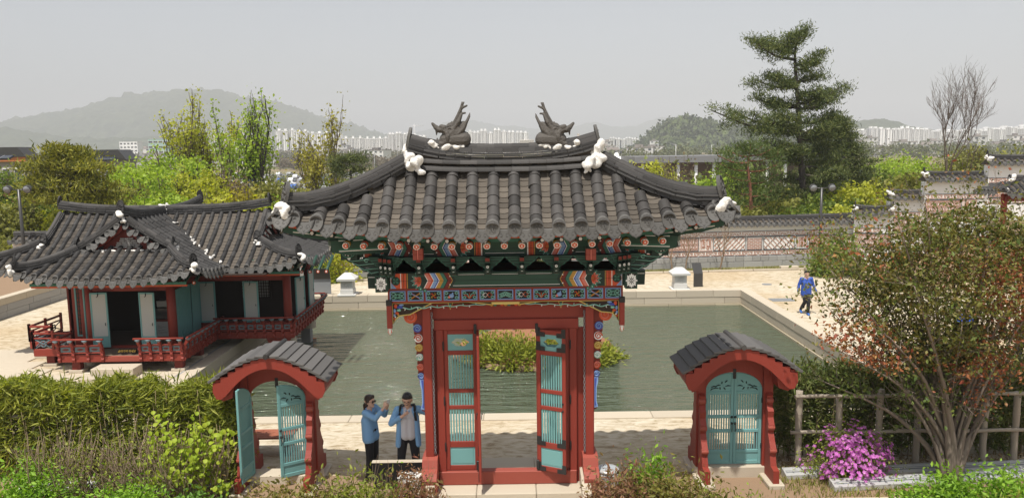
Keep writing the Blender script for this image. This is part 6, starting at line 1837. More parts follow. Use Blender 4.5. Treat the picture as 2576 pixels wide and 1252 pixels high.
Pl = np.repeat(P, 9, 0) + nrs.randn(len(P) * 9, 3) * np.array([2.2, 2.2, 1.6])
M['woodleaf'] = leafmat('woodland_leaf', [(.03, .05, .016), (.07, .09, .03), (.13, .15, .06), (.05, .075, .025)], .2)
put('hill_woods', leaf_mesh('hill_woods', Pl, 3.6, [M['woodleaf']], .8, seed=4), kind='stuff')
M['towerwhite'] = mat('tower_white', (.90, .89, .87), .8, scale=.05, var=.06, rand=.06)
M['towergrey'] = flat('tower_grey', (.60, .60, .60), .8)
M['towerbeige'] = mat('tower_beige', (.66, .60, .52), .8, scale=.05, var=.06, rand=.05)
M['towerwin'] = flat('tower_windows', (.055, .06, .07), .3)
M['towerred'] = flat('tower_red', (.45, .12, .08), .8)
def tower_kit(W, D, H, nx, nf, stair, wall='towerwhite', grey=True, gable=False):
 mb = MB(); mb.box((-W / 2, -D / 2, 0), (W / 2, D / 2, H));
 if grey:
  for k in range(stair): x = -W / 2 + W * (k + .5) / stair; mb.box((x - 1.1, -D / 2 - .8, 0), (x + 1.1, -D / 2, H + 1), 1)
 for k in range(stair): x = -W / 2 + W * (k + .5) / stair; mb.box((x - 2.6, -3, H), (x + 2.6, 3, H + 5.0)); mb.box((x - 3.1, -3.5, H + 5.0), (x + 3.1, 3.5, H + 5.6))
 mb.box((-W / 2 - .3, -D / 2 - .3, H - .8), (W / 2 + .3, D / 2 + .3, H + .7))
 wall_me = mb.mesh('wall', [M[wall], M['towergrey']])
 wb = MB()
 for i in range(nx):
  for f_ in range(nf):
   x = -W / 2 + W * (i + .5) / nx; z = H * (f_ + .45) / nf
   if grey and any(abs(x - (-W / 2 + W * (k + .5) / stair)) < 1.9 for k in range(stair)): continue
   wb.box((x - W / nx * .25, -D / 2 - .25, z), (x + W / nx * .25, -D / 2 - .02, z + H / nf * .5))
 for f_ in range(nf):
  for s in (-1, 1):
   z = H * (f_ + .45) / nf
   wb.box((min(s * W / 2, s * (W / 2 + .2)), -1, z), (max(s * W / 2, s * (W / 2 + .2)), 1, z + H / nf * .45))
 return wall_me, wb.mesh('windows', [M['towerwin']])
KIT = {'point': tower_kit(22, 16, 62, 6, 20, 2), 'thin': tower_kit(15, 15, 68, 4, 22, 1), 'slab': tower_kit(58, 13, 42, 14, 14, 3), 'wide': tower_kit(38, 15, 52, 9, 17, 2), 'beige': tower_kit(34, 15, 48, 8, 15, 2, 'towerbeige'), 'low': tower_kit(30, 18, 20, 7, 6, 1, 'towerbeige', False)}
KH = {'point': 68, 'thin': 74, 'slab': 47, 'wide': 57, 'beige': 54, 'low': 25}
KW = {'point': 22, 'thin': 15, 'slab': 58, 'wide': 38, 'beige': 34, 'low': 30}
ntow = [0]
ORD = 'first second third fourth fifth sixth seventh eighth ninth tenth eleventh twelfth thirteenth fourteenth fifteenth sixteenth seventeenth'.split()
seen = {}
def tower(kind, px, ytop, ybase, wpx, label, group, rz=0.0):
 """placed so that it has its seen width; distance follows from the true width"""
 Y = KW[kind] * F_PX / wpx
 Y = min(1250 if 1530 < px < 2140 else 950, max(700, Y)) if px > 690 else min(1500, Y)
 p = AT(px, ytop, Y); zb = ground_z(Y)
 if group: seen[group] = seen.get(group, -1) + 1; label = ORD[seen[group]] + ' from the left of the ' + label
 t = thing('apartment_tower', label, 'apartment block', (p.x, Y, zb), rz, group)
 sz = max(.3, (p.z - zb) / KH[kind])
 sx = wpx * Y / F_PX / KW[kind]
 for n, me in zip(('wall', 'windows'), KIT[kind]):
  o = put(n, me, t, Matrix.Diagonal((sx, 1, sz, 1)), local=True)
  if n == 'windows': o['kind'] = 'stuff'
G1, G2, G3, G4 = 'pale towers behind the tall trees', 'white tower cluster at the mountain foot', 'towers between the dragons', 'towers on the right skyline'
for px, y, w in ((440, 338, 22), (460, 336, 20)): tower('beige', px, y, 372, w, 'beige blocks left of the tall trees', 'beige blocks left of the tall trees', .3)
for k, (px, y) in enumerate(((490, 330), (515, 334), (540, 328), (565, 332), (590, 326), (612, 330), (634, 327), (656, 332), (676, 326))): tower('thin', px, y, 365, 11, 'pale towers behind the tall spring trees', G1, .2)
for k, (px, y, w) in enumerate(((703, 323, 13), (718, 324, 14), (735, 322, 14), (752, 326, 13), (768, 325, 14), (786, 331, 17), (804, 330, 14), (822, 330, 15), (838, 333, 13), (852, 332, 14))): tower('thin', px, y, 380, w, 'tall white towers at the mountain foot', G2, .15 * (k % 3))
for k, (px, y, w, kd, lab) in enumerate(((888, 343, 52, 'slab', 'long white slab block with window rows nearest the small sparse tree'), (940, 344, 46, 'slab', 'long white slab block in the middle of the three by the field'), (985, 343, 44, 'slab', 'long white slab block closest to the gate ridge end'))): tower(kd, px, y, 384, w, lab, None, .12)
for k, (px, y, w) in enumerate(((985, 333, 16), (1003, 331, 16), (1022, 333, 15), (1040, 336, 16), (1062, 340, 20))): tower('point', px, y, 360, w, 'white towers behind the long slab blocks', 'towers behind the slab blocks')
for k, (px, y, w, kd) in enumerate(((1183, 327, 14, 'thin'), (1198, 329, 16, 'point'), (1216, 324, 18, 'point'), (1234, 331, 14, 'thin'), (1250, 322, 18, 'point'), (1268, 327, 15, 'thin'), (1286, 328, 18, 'point'), (1306, 329, 18, 'point'), (1322, 330, 14, 'thin'))): tower(kd, px, y, 362, w, 'tall white towers between the two dragons', G3)
for px, y, w in ((1325, 345, 34), (1352, 352, 26), (1292, 356, 22)): tower('low', px, y, 362, w, 'low cream buildings between the two dragons', 'low buildings between the dragons')
for k, px in enumerate((1540, 1553, 1566, 1580, 1594, 1608, 1622)): tower('wide', px, 345 + (k % 3) * 2, 368, 15, 'low white blocks beside the wooded hill', 'blocks left of the wooded hill')
tower('low', 1455, 338, 362, 30, 'pinkish block behind the right ridge tip', None)
for k, (px, y, w, kd) in enumerate(((1925, 322, 24, 'wide'), (1950, 326, 22, 'wide'), (1980, 322, 26, 'wide'), (2012, 326, 22, 'wide'), (2040, 322, 24, 'wide'))): tower(kd, px, y, 372, w, 'white towers seen through the tall pine', 'towers behind the tall pine', .2)
for k, (px, y, w, kd) in enumerate(((2145, 320, 14, 'thin'), (2164, 324, 22, 'point'), (2196, 318, 22, 'point'), (2216, 320, 18, 'thin'), (2234, 322, 18, 'thin'), (2254, 322, 20, 'point'), (2276, 318, 26, 'wide'), (2302, 321, 24, 'wide'), (2325, 322, 20, 'point'))): tower(kd, px, y, 368, w, 'white towers between pine and bare tree', 'towers between pine and bare tree', -.15)
for k, px in enumerate(range(2345, 2600, 15)): tower('thin' if k % 2 else 'point', px, 328 - (px - 2345) * .065 + (k % 3) * 3, 352, 13, 'pale skyline towers right of the bare tree', G4, .1)
def mast(px, y0, y1, Y, lab, jib):
 a, b = AT(px, y1, Y), AT(px, y0, Y)
 t = thing('tower_crane' if jib else 'radio_mast', lab, 'crane' if jib else 'mast', (a.x, Y, a.z - 20))
 q = MB(); q.tube([(a.x, Y, a.z - 20), (b.x, Y, b.z)], .9, 4); put('mast', q.mesh('mast', [M['towergrey']]), t)
 q = MB(); w = jib or 3
 q.tube([(b.x - w * .4, Y, b.z - 4), (b.x + w, Y, b.z - 3)], .6, 4); q.tube([(b.x, Y, b.z), (b.x + w * .7, Y, b.z - 3)], .2, 3); put('jib', q.mesh('jib', [M['towergrey']]), t)
mast(1042, 312, 340, 1500, 'thin tower crane on the skyline above the slab blocks', 18)
mast(1352, 340, 372, 900, 'thin dark spire between the gate dragons', 0)
M['housepale'] = mat('house_pale', (.58, .57, .55), .8, scale=.2, rand=.25)
M['houseroof'] = mat('house_roof', (.25, .22, .20), .8, scale=.3, rand=.5)
def house_mesh(w, d, h, fl):
 a = MB(); a.box((-w / 2, -d / 2, 0), (w / 2, d / 2, h))
 r = MB(); r.box((-w / 2 - .3, -d / 2 - .3, h), (w / 2 + .3, d / 2 + .3, h + .5)); r.box((-w * .2, -d * .2, h + .5), (w * .1, d * .2, h + 2.2))
 win = MB()
 n = max(2, int(w / 4))
 for f_ in range(fl):
  for k in range(n): x = -w / 2 + w * (k + .5) / n; win.box((x - 1, -d / 2 - .15, h * (f_ + .4) / fl), (x + 1, -d / 2 - .01, h * (f_ + .75) / fl))
 return a.mesh('wall', [M['housepale']]), r.mesh('roof', [M['houseroof']]), win.mesh('windows', [M['towerwin']])
HK = [house_mesh(12, 9, 6, 2), house_mesh(18, 12, 9, 3), house_mesh(26, 14, 7, 2), house_mesh(10, 9, 13, 4)]
def house(px, Y, kind, lab, grp):
 p = AT(px, 380, Y)
 t = thing('town_house', lab, 'house', (p.x, Y, ground_z(Y)), rnd.uniform(-.4, .4), grp)
 for n, me in zip(('wall', 'roof', 'windows'), HK[kind]):
  o = put(n, me, t, local=True)
  if n == 'windows': o['kind'] = 'stuff'
for k in range(60):
 px = rnd.uniform(-20, 960)
 house(px, rnd.uniform(480, 1150), rnd.choice((0, 0, 1, 2, 3)), 'small pale building in the town below the mountain', 'town buildings below the mountain')
for k in range(26): house(rnd.uniform(2150, 2600), rnd.uniform(520, 1000), rnd.choice((0, 1, 2, 3)), 'small pale building in the town on the right below the skyline towers', 'town buildings on the right')
for k in range(10): house(rnd.uniform(1440, 1660), rnd.uniform(520, 900), rnd.choice((1, 2, 3)), 'small pale building in front of the wooded hill', 'town buildings by the wooded hill')
def block_building(px0, px1, ytop, Y, lab, wall, floors, cols, name='office_building', roof=None, bands=None):
 a, b = AT(px0, ytop, Y), AT(px1, ytop, Y); zb = ground_z(Y)
 t = thing(name, lab, 'building', ((a.x + b.x) / 2, Y, zb))
 w, h = b.x - a.x, max(2.5, a.z - zb)
 def q(n, mb, mm, **k): put(n, mb.mesh(n, [M[x] for x in mm]), t, local=True, **k)
 mb = MB(); mb.box((-w / 2, 0, 0), (w / 2, w * .6, h)); mb.box((-w / 2 - .1, -.1, h), (w / 2 + .1, w * .6 + .1, h + .4)); q('wall', mb, (wall,))
 win = MB()
 for f_ in range(floors):
  for k in range(cols):
   x = -w / 2 + w * (k + .5) / cols; cw = w / cols * (.46 if bands else .32)
   fr_ = MB(); fr_.box((x - cw, -.10, h * (f_ + .35) / floors), (x + cw, -.01, h * (f_ + .8) / floors));
   fr_.box((x - cw * .88, -.13, h * (f_ + .39) / floors), (x - .02 * cw, -.1, h * (f_ + .76) / floors), 1); fr_.box((x + .02 * cw, -.13, h * (f_ + .39) / floors), (x + cw * .88, -.1, h * (f_ + .76) / floors), 1); q('window', fr_, ('white', 'glassdark'))
 if roof: mb = MB(); mb.prism([(-w / 2 - .5, h + .4), (-w / 2 + w * .08, h + .4 + roof), (w / 2 - w * .08, h + .4 + roof), (w / 2 + .5, h + .4)], w * .62, 'y', 0, -.4); q('roof', mb, ('darkmetal',))
 return t, w, h
M['brickgrey'] = mat('grey_beige_brick', (.30, .285, .26), .85, scale=2, bump=.2)
M['orangeclad'] = flat('orange_cladding', (.55, .20, .07), .6)
M['solar'] = flat('solar_panel', (.03, .035, .05), .15, .6)
M['mint'] = flat('mint_render', (.35, .50, .45), .7)
block_building(928, 932, 340, 600, 'thin', 'towerwhite', 1, 1) if False else None
block_building(372, 422, 352, 620, 'mint green office block with banded windows in the far town', 'mint', 5, 4, bands=True)
block_building(300, 345, 358, 700, 'white block with rounded balconies in the far town', 'towerwhite', 6, 5)
t, w, h = block_building(-30, 60, 405, 88, 'grey brick house with orange eaves and solar panels at the left edge', 'brickgrey', 2, 3, 'terraced_house', 1.1)
for x in (-w * .3, .0, w * .28):
 q = MB(); q.box((x - 1.0, -.1, h + .55), (x + 1.0, .9, h + .75)); q.box((-.02 + x, -.12, h + .5), (.02 + x, .9, h + .77), 1); put('solar_panel', q.mesh('solar_panel', [M['solar'], M['silver']]), t, Matrix.Rotation(R(18), 4, 'X'), local=True)
q = MB(); q.box((-w / 2 - .3, -.25, h - .1), (w / 2 + .3, -.11, h + .45)); put('orange_eave', q.mesh('orange_eave', [M['orangeclad']]), t, local=True)
t, w, h = block_building(205, 312, 412, 92, 'grey brick house with solar roof behind the yellow-green cedar', 'brickgrey', 2, 4, 'terraced_house', 1.2)
for x in (-w * .25, w * .22):
 q = MB(); q.box((x - 1.3, -.1, h + .62), (x + 1.3, 1.0, h + .82)); put('solar_panel', q.mesh('solar_panel', [M['solar']]), t, Matrix.Rotation(R(16), 4, 'X'), local=True)
a, b = AT(1490, 425, 150), AT(1612, 425, 150)
t = thing('dome_tent', 'white dome tent behind the right slope of the gate roof', 'tent', ((a.x + b.x) / 2, 150, ground_z(150)))
rr = (b.x - a.x) / 2; zt_ = AT(1550, 393, 150).z - ground_z(150)
q = MB(); q.lathe((0, 0, 0), [(rr * math.cos(u), zt_ * (.25 + .75 * math.sin(u))) for u in np.linspace(0, 1.5, 9)], 24); put('canopy', q.mesh('canopy', [M['towerwhite']]), t, local=True)
q = MB(); q.lathe((0, 0, 0), [(rr * .99, 0), (rr * .99, zt_ * .25)], 24); put('tent_wall', q.mesh('tent_wall', [M['towerwhite']]), t, local=True)
q = MB(); q.blob((0, 0, zt_ + .2), .5, 0, 1, .1, 1); put('top_knob', q.mesh('top_knob', [M['towerwhite']]), t, local=True)
a, b = AT(1590, 394, 135), AT(2120, 394, 135); zb = ground_z(135)
t = thing('pavilion_hall', 'long low hall with flat grey roof on pale columns behind the right trees', 'hall', ((a.x + b.x) / 2, 135, zb))
w = b.x - a.x; h = a.z - zb
q = MB(); q.box((-w / 2, -3, h - 1.1), (w / 2, 14, h)); put('flat_roof', q.mesh('flat_roof', [mat('hall_roof', (.20, .20, .205), .7)]), t, local=True)
q = MB(); q.box((-w / 2 + 2, 4, 0), (w / 2 - 2, 12, h - 1.1)); put('brown_wall', q.mesh('brown_wall', [mat('brown_panel', (.20, .12, .085), .8)]), t, local=True)
q = MB(); q.tube([(0, 0, 0), (0, 0, h - 1.1)], .3, 8); cm_ = q.mesh('column', [M['towerwhite']])
for k in range(12): put('column', cm_, t, Matrix.Translation((-w / 2 + 1.5 + (w - 3) * k / 11, -2, 0)), local=True)
q = MB()
for k in range(9): q.box((w * .30 + k * 1.2, 2, h + .3), (w * .30 + k * 1.2 + 1.1, 4, h + 1.0))
put('solar_row', q.mesh('solar_row', [M['solar']]), t, Matrix.Identity(4), local=True)
def car_kit():
 b = MB(); b.prism([(-2.2, .3), (2.2, .3), (2.25, .75), (1.3, .95), (.75, 1.42), (-1.2, 1.45), (-2.0, 1.0), (-2.25, .8)], 1.7, 'y', 0, -.85)
 g = MB(); g.prism([(1.15, .97), (.68, 1.36), (-1.1, 1.38), (-1.75, 1.0)], 1.72, 'y', 0, -.86)
 w = MB()
 for x in (-1.35, 1.4): w.lathe((0, 0, 0), [(.33, -.9), (.33, .9)], 10, 0, True, Matrix.Translation((x, 0, .33)) @ Matrix.Rotation(R(90), 4, 'X'))
 return b, g, w
b_, g_, w_ = car_kit()
cols_ = {'white': (.75, .75, .75), 'silver': (.4, .41, .43), 'black': (.03, .03, .035), 'blue': (.05, .12, .35), 'red': (.35, .04, .04)}
carm = {k: b_.mesh('body', [flat('car_' + k, v, .3, .6)]) for k, v in cols_.items()}
gm, wm = g_.mesh('windows', [M['glassdark']]), w_.mesh('wheels', [M['black']])
for k in range(64):
 row = k % 5; px = 500 + (k * 37.3) % 480; Y = (205, 230, 262, 300, 345)[row]
 p = AT(px, 420, Y)
 cl = rnd.choice(('white', 'white', 'silver', 'white', 'black', 'blue', 'silver', 'red'))
 t = thing('parked_car', '%s car parked on the far car park left of the gate roof' % cl, 'car', (p.x, Y, ground_z(Y)), rnd.choice((1.57, 1.5, 1.62, 0)), '%s cars on the far car park' % cl)
 for n, me in (('body', carm[cl]), ('windows', gm), ('wheels', wm)): put(n, me, t, local=True)
q = MB(); q.poly([(-95, 195, ground_z(195) + .03), (-20, 195, ground_z(195) + .03), (-25, 370, ground_z(370) + .03), (-140, 370, ground_z(370) + .03)]); q.build('car_park', mat('old_asphalt', (.20, .19, .18), .9, scale=.3), kind='structure')
pm = MB(); pm.tube([(0, 0, 0), (0, 0, 10.5)], [.14, .08], 5); pm.tube([(0, 0, 10.3), (1.4, 0, 10.7)], .06, 4); PM = pm.mesh('pole', [M['silver']])
lm = MB(); lm.box((1.2, -.15, 10.62), (2.0, .15, 10.8)); LM = lm.mesh('lamp_head', [M['greymetal']])
for px, Y in ((942, 300), (865, 420), (880, 260), (760, 330), (1000, 430), (905, 520), (1700, 240), (1790, 300), (640, 420), (1640, 380)):
 p = AT(px, 400, Y); t = thing('street_lamp', 'thin street lamp pole on the far plain beyond the trees', 'street lamp', (p.x, Y, ground_z(Y)), rnd.uniform(0, 6), 'street lamp poles on the plain')
 put('pole', PM, t, local=True); put('lamp_head', LM, t, local=True)
def belt(name, n, px0, px1, y0, y1, hmin, hmax, cols, seed, size=1.1):
 g = np.random.RandomState(seed); pts = []
 for k in range(n):
  px = g.uniform(px0, px1); Y = g.uniform(y0, y1); p = AT(px, 390, Y); h = g.uniform(hmin, hmax); z = ground_z(Y)
  m = 46
  q = g.randn(m, 3) * np.array([h * .26, h * .26, h * .24]) + np.array([p.x, Y, z + h * .58]); pts.append(q)
 put(name, leaf_mesh(name, np.concatenate(pts), size, [leafmat(name + '_leaf', cols, .25)], .7, seed=seed), kind='stuff')
belt('far_tree_belt', 520, -700, 1010, 640, 760, 6, 9, [(.10, .10, .045), (.16, .14, .075), (.08, .095, .04)], 21, 1.6)
belt('far_tree_belt', 200, 700, 1030, 440, 520, 4, 7, [(.13, .10, .06), (.17, .13, .08), (.10, .09, .05)], 26, 1.2)
belt('far_tree_belt', 420, 1450, 3200, 420, 620, 6, 10, [(.10, .12, .04), (.16, .16, .07), (.07, .09, .03)], 22, 1.6)
belt('plain_scrub', 400, -900, 1040, 120, 330, 2, 5, [(.10, .13, .03), (.18, .19, .06), (.14, .12, .06)], 23, .55)
belt('plain_scrub', 360, 1440, 3300, 95, 260, 3, 7, [(.10, .14, .03), (.20, .22, .06), (.14, .15, .05)], 24, .6)
# ================================================================== TREES BEYOND THE WALL
def grow(mb, p, d, L, r, depth, g, tips, n=3, spread=.55, up=.25, shrink=.68, m=0, along=None, bend=.12, sides=5):
 pts = [Vector(p)]; d = Vector(d).normalized()
 k = 4
 for i in range(k):
  d = (d + Vector((g.gauss(0, bend), g.gauss(0, bend), up * .3 + g.gauss(0, bend * .5)))).normalized()
  pts.append(pts[-1] + d * L / k)
 mb.tube(pts, [r * (1 - .45 * i / k) for i in range(k + 1)], sides if r > .02 else 3, m, False)
 if along is not None and depth <= 1: along.extend(pts[1:])
 if depth == 0:
  tips.append((pts[-1], d)); return
 for j in range(n):
  t = 1.0 if j == 0 else g.uniform(.35, .95)
  i = min(k - 1, int(t * k)); q = pts[i].lerp(pts[i + 1], t * k - i) if t < 1 else pts[-1]
  a = g.uniform(0, 6.28); s = spread * g.uniform(.5, 1.2) * (0.35 if j == 0 else 1)
  side = d.cross(Vector((math.cos(a), math.sin(a), .3))).normalized()
  nd = (d + side * s + Vector((0, 0, up))).normalized()
  grow(mb, q, nd, L * shrink * g.uniform(.8, 1.15), r * (.62 if j else .75), depth - 1, g, tips, n, spread, up, shrink, m, along, bend, sides)
def arr(pts): return np.array([tuple(p) for p in pts])
LEAFM = {}
def lm(name, cols, trans=.35):
 if name not in LEAFM: LEAFM[name] = leafmat(name, cols, trans)
 return LEAFM[name]
YG = lm('spring_yellow_green_leaf', [(.30, .33, .03), (.46, .48, .05), (.56, .56, .08), (.34, .38, .045)], .5)
LG = lm('spring_light_green_leaf', [(.22, .33, .035), (.36, .49, .055), (.46, .57, .085), (.17, .26, .035)], .5)
MG = lm('mid_green_leaf', [(.08, .13, .02), (.16, .22, .032), (.22, .28, .045), (.055, .095, .018)], .4)
OG = lm('olive_leaf', [(.14, .15, .028), (.23, .235, .045), (.30, .295, .065), (.09, .105, .022)], .4)
PN = lm('pine_needle', [(.035, .06, .018), (.08, .11, .026), (.13, .16, .04), (.19, .205, .06)], .25)
CD = lm('cedar_needle', [(.12, .14, .018), (.24, .24, .028), (.33, .31, .04), (.06, .08, .015)], .35)
BR = lm('bud_brown_leaf', [(.17, .13, .06), (.23, .19, .08), (.20, .13, .08), (.13, .12, .05)], .3)
def decid(px, ybase, ytop, Y, label, leaf, n_leaf, lsize, depth=3, nb=3, spread=.5, up=.25, stems=1, bark='bark', seed=1, puff=.4, zb=None, name='tree', group=None, kind=None, shrink=.70, lean=0.0, th=1.0, bare=False):
 g = random.Random(seed); gn = np.random.RandomState(seed)
 b, tp = AT(px, ybase, Y), AT(px, ytop, Y)
 z0 = ground_z(Y) if zb is None else zb
 H = tp.z - z0
 t = thing(name, label, 'tree', (b.x, Y, z0), 0, group)
 mb = MB(); tips, al = [], []
 tot = sum(shrink ** k for k in range(depth + 1)) * .94
 for s in range(stems):
  a = 6.28 * s / max(1, stems) + g.uniform(-.4, .4)
  d0 = Vector((math.cos(a) * (.22 if stems > 1 else .03) + lean, math.sin(a) * (.22 if stems > 1 else .03), 1))
  k = 1 if s == 0 else g.uniform(.78, 1.0)
  grow(mb, (b.x + .1 * math.cos(a) * (stems > 1), Y + .1 * math.sin(a) * (stems > 1), z0), d0, H / tot * k, H * .0125 * th * (1 if stems == 1 else .72), depth, g, tips, nb, spread, up, shrink, 0, al)
 put('trunk', mb.mesh('trunk', [M[bark]]), t)
 if not bare:
  src = arr([p for p, _ in tips] + al)
  P = src[gn.randint(len(src), size=n_leaf)] + gn.randn(n_leaf, 3) * puff * np.array([1, 1, .8])
  put('crown', leaf_mesh('crown', P, lsize, [leaf], .62, .1, seed=seed), t)
 return t
GT = 'trees behind the pavilion'
decid(500, 500, 250, 66, 'tall slender tree with sparse yellow-green leaves, left of the tallest pair', YG, 2100, .25, 4, 3, .34, .44, 3, 'bark', 5, .30, shrink=.76)
decid(545, 500, 268, 69, 'slender yellow-green tree close behind the tallest left one', YG, 1600, .24, 4, 3, .30, .46, 2, 'bark', 8, .28, shrink=.76)
decid(650, 500, 240, 62, 'tall bright green upright tree with several bare lower stems', LG, 2300, .27, 4, 3, .34, .42, 4, 'darkbark', 12, .45, shrink=.75)
decid(592, 500, 285, 60, 'thin upright tree with few leaves beside the bright green one', LG, 500, .22, 4, 2, .28, .5, 1, 'bark', 14, .25, shrink=.76, th=.7)
decid(795, 500, 292, 58, 'sparse ochre-green tree left of the gate roof corner', lm('ochre_green_leaf', [(.30, .27, .045), (.40, .36, .06), (.24, .24, .045)], .45), 2300, .22, 4, 3, .42, .36, 3, 'bark', 17, .30, shrink=.73)
for k, (px, yt, Y, nl, lf, lab, sd, hw) in enumerate(((355, 395, 58, 5200, LG, 'leafy light green tree just behind the pavilion main ridge', 21, 2.6), (430, 385, 62, 5200, LG, 'leafy light green tree right of the cedar', 22, 2.6), (320, 425, 54, 3000, LG, 'low light green tree between cedar and pavilion ridge', 23, 2.0), (480, 430, 56, 2800, YG, 'yellow-green bush below the slender trees', 24, 1.8), (15, 440, 56, 4200, MG, 'dark green tree at the left edge behind the lamp post', 25, 2.4), (-40, 425, 62, 3000, MG, 'green tree cut off by the left edge', 26, 2.4), (300, 470, 50, 2600, OG, 'olive bushy tree right of the cedar trunk', 27, 1.8), (705, 455, 52, 3000, OG, 'brownish olive shrub tree beside the pavilion ridge end', 28, 2.0), (590, 478, 50, 2600, lm('golden_leaf', [(.30, .26, .03), (.38, .33, .04), (.24, .23, .04)], .45), 'golden yellow shrub just over the pavilion ridge', 29, 1.7), (540, 490, 49, 1800, YG, 'small yellowish shrub over the pavilion ridge', 30, 1.3), (740, 500, 47, 2200, LG, 'bright green shrub at the pavilion ridge tip', 31, 1.3), (665, 492, 49, 1800, YG, 'lime shrub between pavilion ridge and sparse tree', 32, 1.4), (860, 440, 66, 2200, MG, 'green bushy tree behind the gate roof left slope', 33, 1.8), (110, 500, 48, 3200, MG, 'green bush under the left lamp', 34, 2.2), (200, 520, 47, 2600, YG, 'yellow-green bush under the cedar', 35, 2.0), (40, 510, 46, 3000, OG, 'olive bush left of the lamp post', 36, 2.2), (395, 490, 48, 2600, LG, 'light bush over the middle of the pavilion ridge', 37, 1.8), (620, 450, 58, 2200, BR, 'bare brownish shrub between the tall slender trees', 38, 2.0), (545, 440, 60, 1600, BR, 'twiggy brown shrub under the slender pair', 39, 1.6))):
 g = np.random.RandomState(sd); p = AT(px, yt, Y); z0 = ground_z(Y); H = p.z - z0
 t = thing('leafy_tree', lab, 'tree', (p.x, Y, z0))
 mb = MB(); tips, al = [], []
 gg = random.Random(sd)
 for s in range(3): grow(mb, (p.x, Y, z0), (gg.uniform(-.35, .35), gg.uniform(-.35, .35), 1), H * .42, H * .018, 3, gg, tips, 3, .7, .22, .66, 0, al)
 put('trunk', mb.mesh('trunk', [M['bark']]), t)
 cl = 26
 C_ = np.stack([g.uniform(-1, 1, cl) * hw, g.uniform(-1, 1, cl) * hw * .7, (.30 + .62 * g.rand(cl)) * H], 1)
 C_[:, 2] = np.minimum(C_[:, 2], H * (1.0 - .35 * (np.abs(C_[:, 0]) / hw) ** 2))
 idx = g.randint(cl, size=nl)
 P = C_[idx] + g.randn(nl, 3) * np.array([.30, .30, .24]) * hw * .62 + np.array([p.x, Y, z0])
 tipa = arr([q for q, _ in tips]); k2 = nl // 3
 P[:k2] = tipa[g.randint(len(tipa), size=k2)] + g.randn(k2, 3) * .3
 put('crown', leaf_mesh('crown', P, .24, [lf], .62, .1, seed=sd), t)
for px, yt, Y, lab, sd in ((300, 490, 60, 'small purple-red shrub glimpsed right of the cedar', 3), (85, 520, 52, 'dark red shrub behind the left lamp post', 4)):
 p = AT(px, yt, Y); t = thing('red_shrub', lab, 'shrub', (p.x, Y, ground_z(Y))); g = np.random.RandomState(sd)
 P = g.randn(900, 3) * np.array([.9, .6, .6]) + np.array([p.x, Y, p.z - .5]); put('foliage', leaf_mesh('foliage', P, .2, [lm('maroon_leaf', [(.16, .03, .04), (.22, .05, .06), (.12, .03, .03)])], .6, seed=sd), t)
 mb = MB(); mb.tube([(p.x, Y, ground_z(Y)), (p.x, Y, p.z - .6)], .07, 5); put('stem', mb.mesh('stem', [M['bark']]), t)
def boughs(name, label, trunk, br, leaf, bark, seed, tuft=.30, ntuft=62, nsize=.34, thick=.10, r0=.2, aspect=.13, padr=.42, extra=True, flat=.35):
 """trunk: list of (px,py,Y); br: (i_px,i_py, tip_px,tip_py, depth offset)"""
 g = random.Random(seed); gn = np.random.RandomState(seed)
 T_ = [AT(*q) for q in trunk]; z0 = T_[0].z
 t = thing(name, label, 'tree', T_[0])
 mb = MB(); tp = spline(T_, 16); mb.tube(tp, [r0 * (1 - .85 * k / 16) for k in range(17)], 8)
 pads = []
 for (ax, ay, bx, by, dy) in br:
  Y0 = trunk[0][2]
  a = AT(ax, ay, Y0); b = AT(bx, by, Y0 + dy)
  L = (b - a).length
  mid = a.lerp(b, .5) + Vector((0, 0, -.06 * L))
  q = spline([a, mid, b + Vector((0, 0, .05 * L))], 8)
  mb.tube(q, [r0 * .38 * (1 - .8 * k / 8) * min(1, L / 2.2) + .012 for k in range(9)], 5)
  for k in range(2, 9):
   w = L * (.16 + .10 * math.sin(k / 8 * 3.14))
   if g.random() < .15: continue
   for s in range(2 + (L > 2.0)):
    off = Vector((g.gauss(0, w * .5), g.gauss(0, w * .9), g.gauss(0, .13) + .06))
    pads.append(q[k] + off)
    if g.random() < .45: mb.tube([q[k], q[k] + off], .012, 3)
 put('trunk', mb.mesh('trunk', [M[bark]]), t)
 pa = arr(pads); n = len(pa) * ntuft
 idx = np.repeat(np.arange(len(pa)), ntuft)
 P = pa[idx] + gn.randn(n, 3) * np.array([padr, padr, padr * flat])
 out = np.repeat(gn.randn(len(pa), 3) * .5, ntuft, 0) + gn.randn(n, 3) + np.array([0, 0, .9])
 put('crown', leaf_mesh('crown', P, nsize, [leaf], aspect, -.1, out=out, outw=.6, seed=seed), t)
 return t
YP = 50
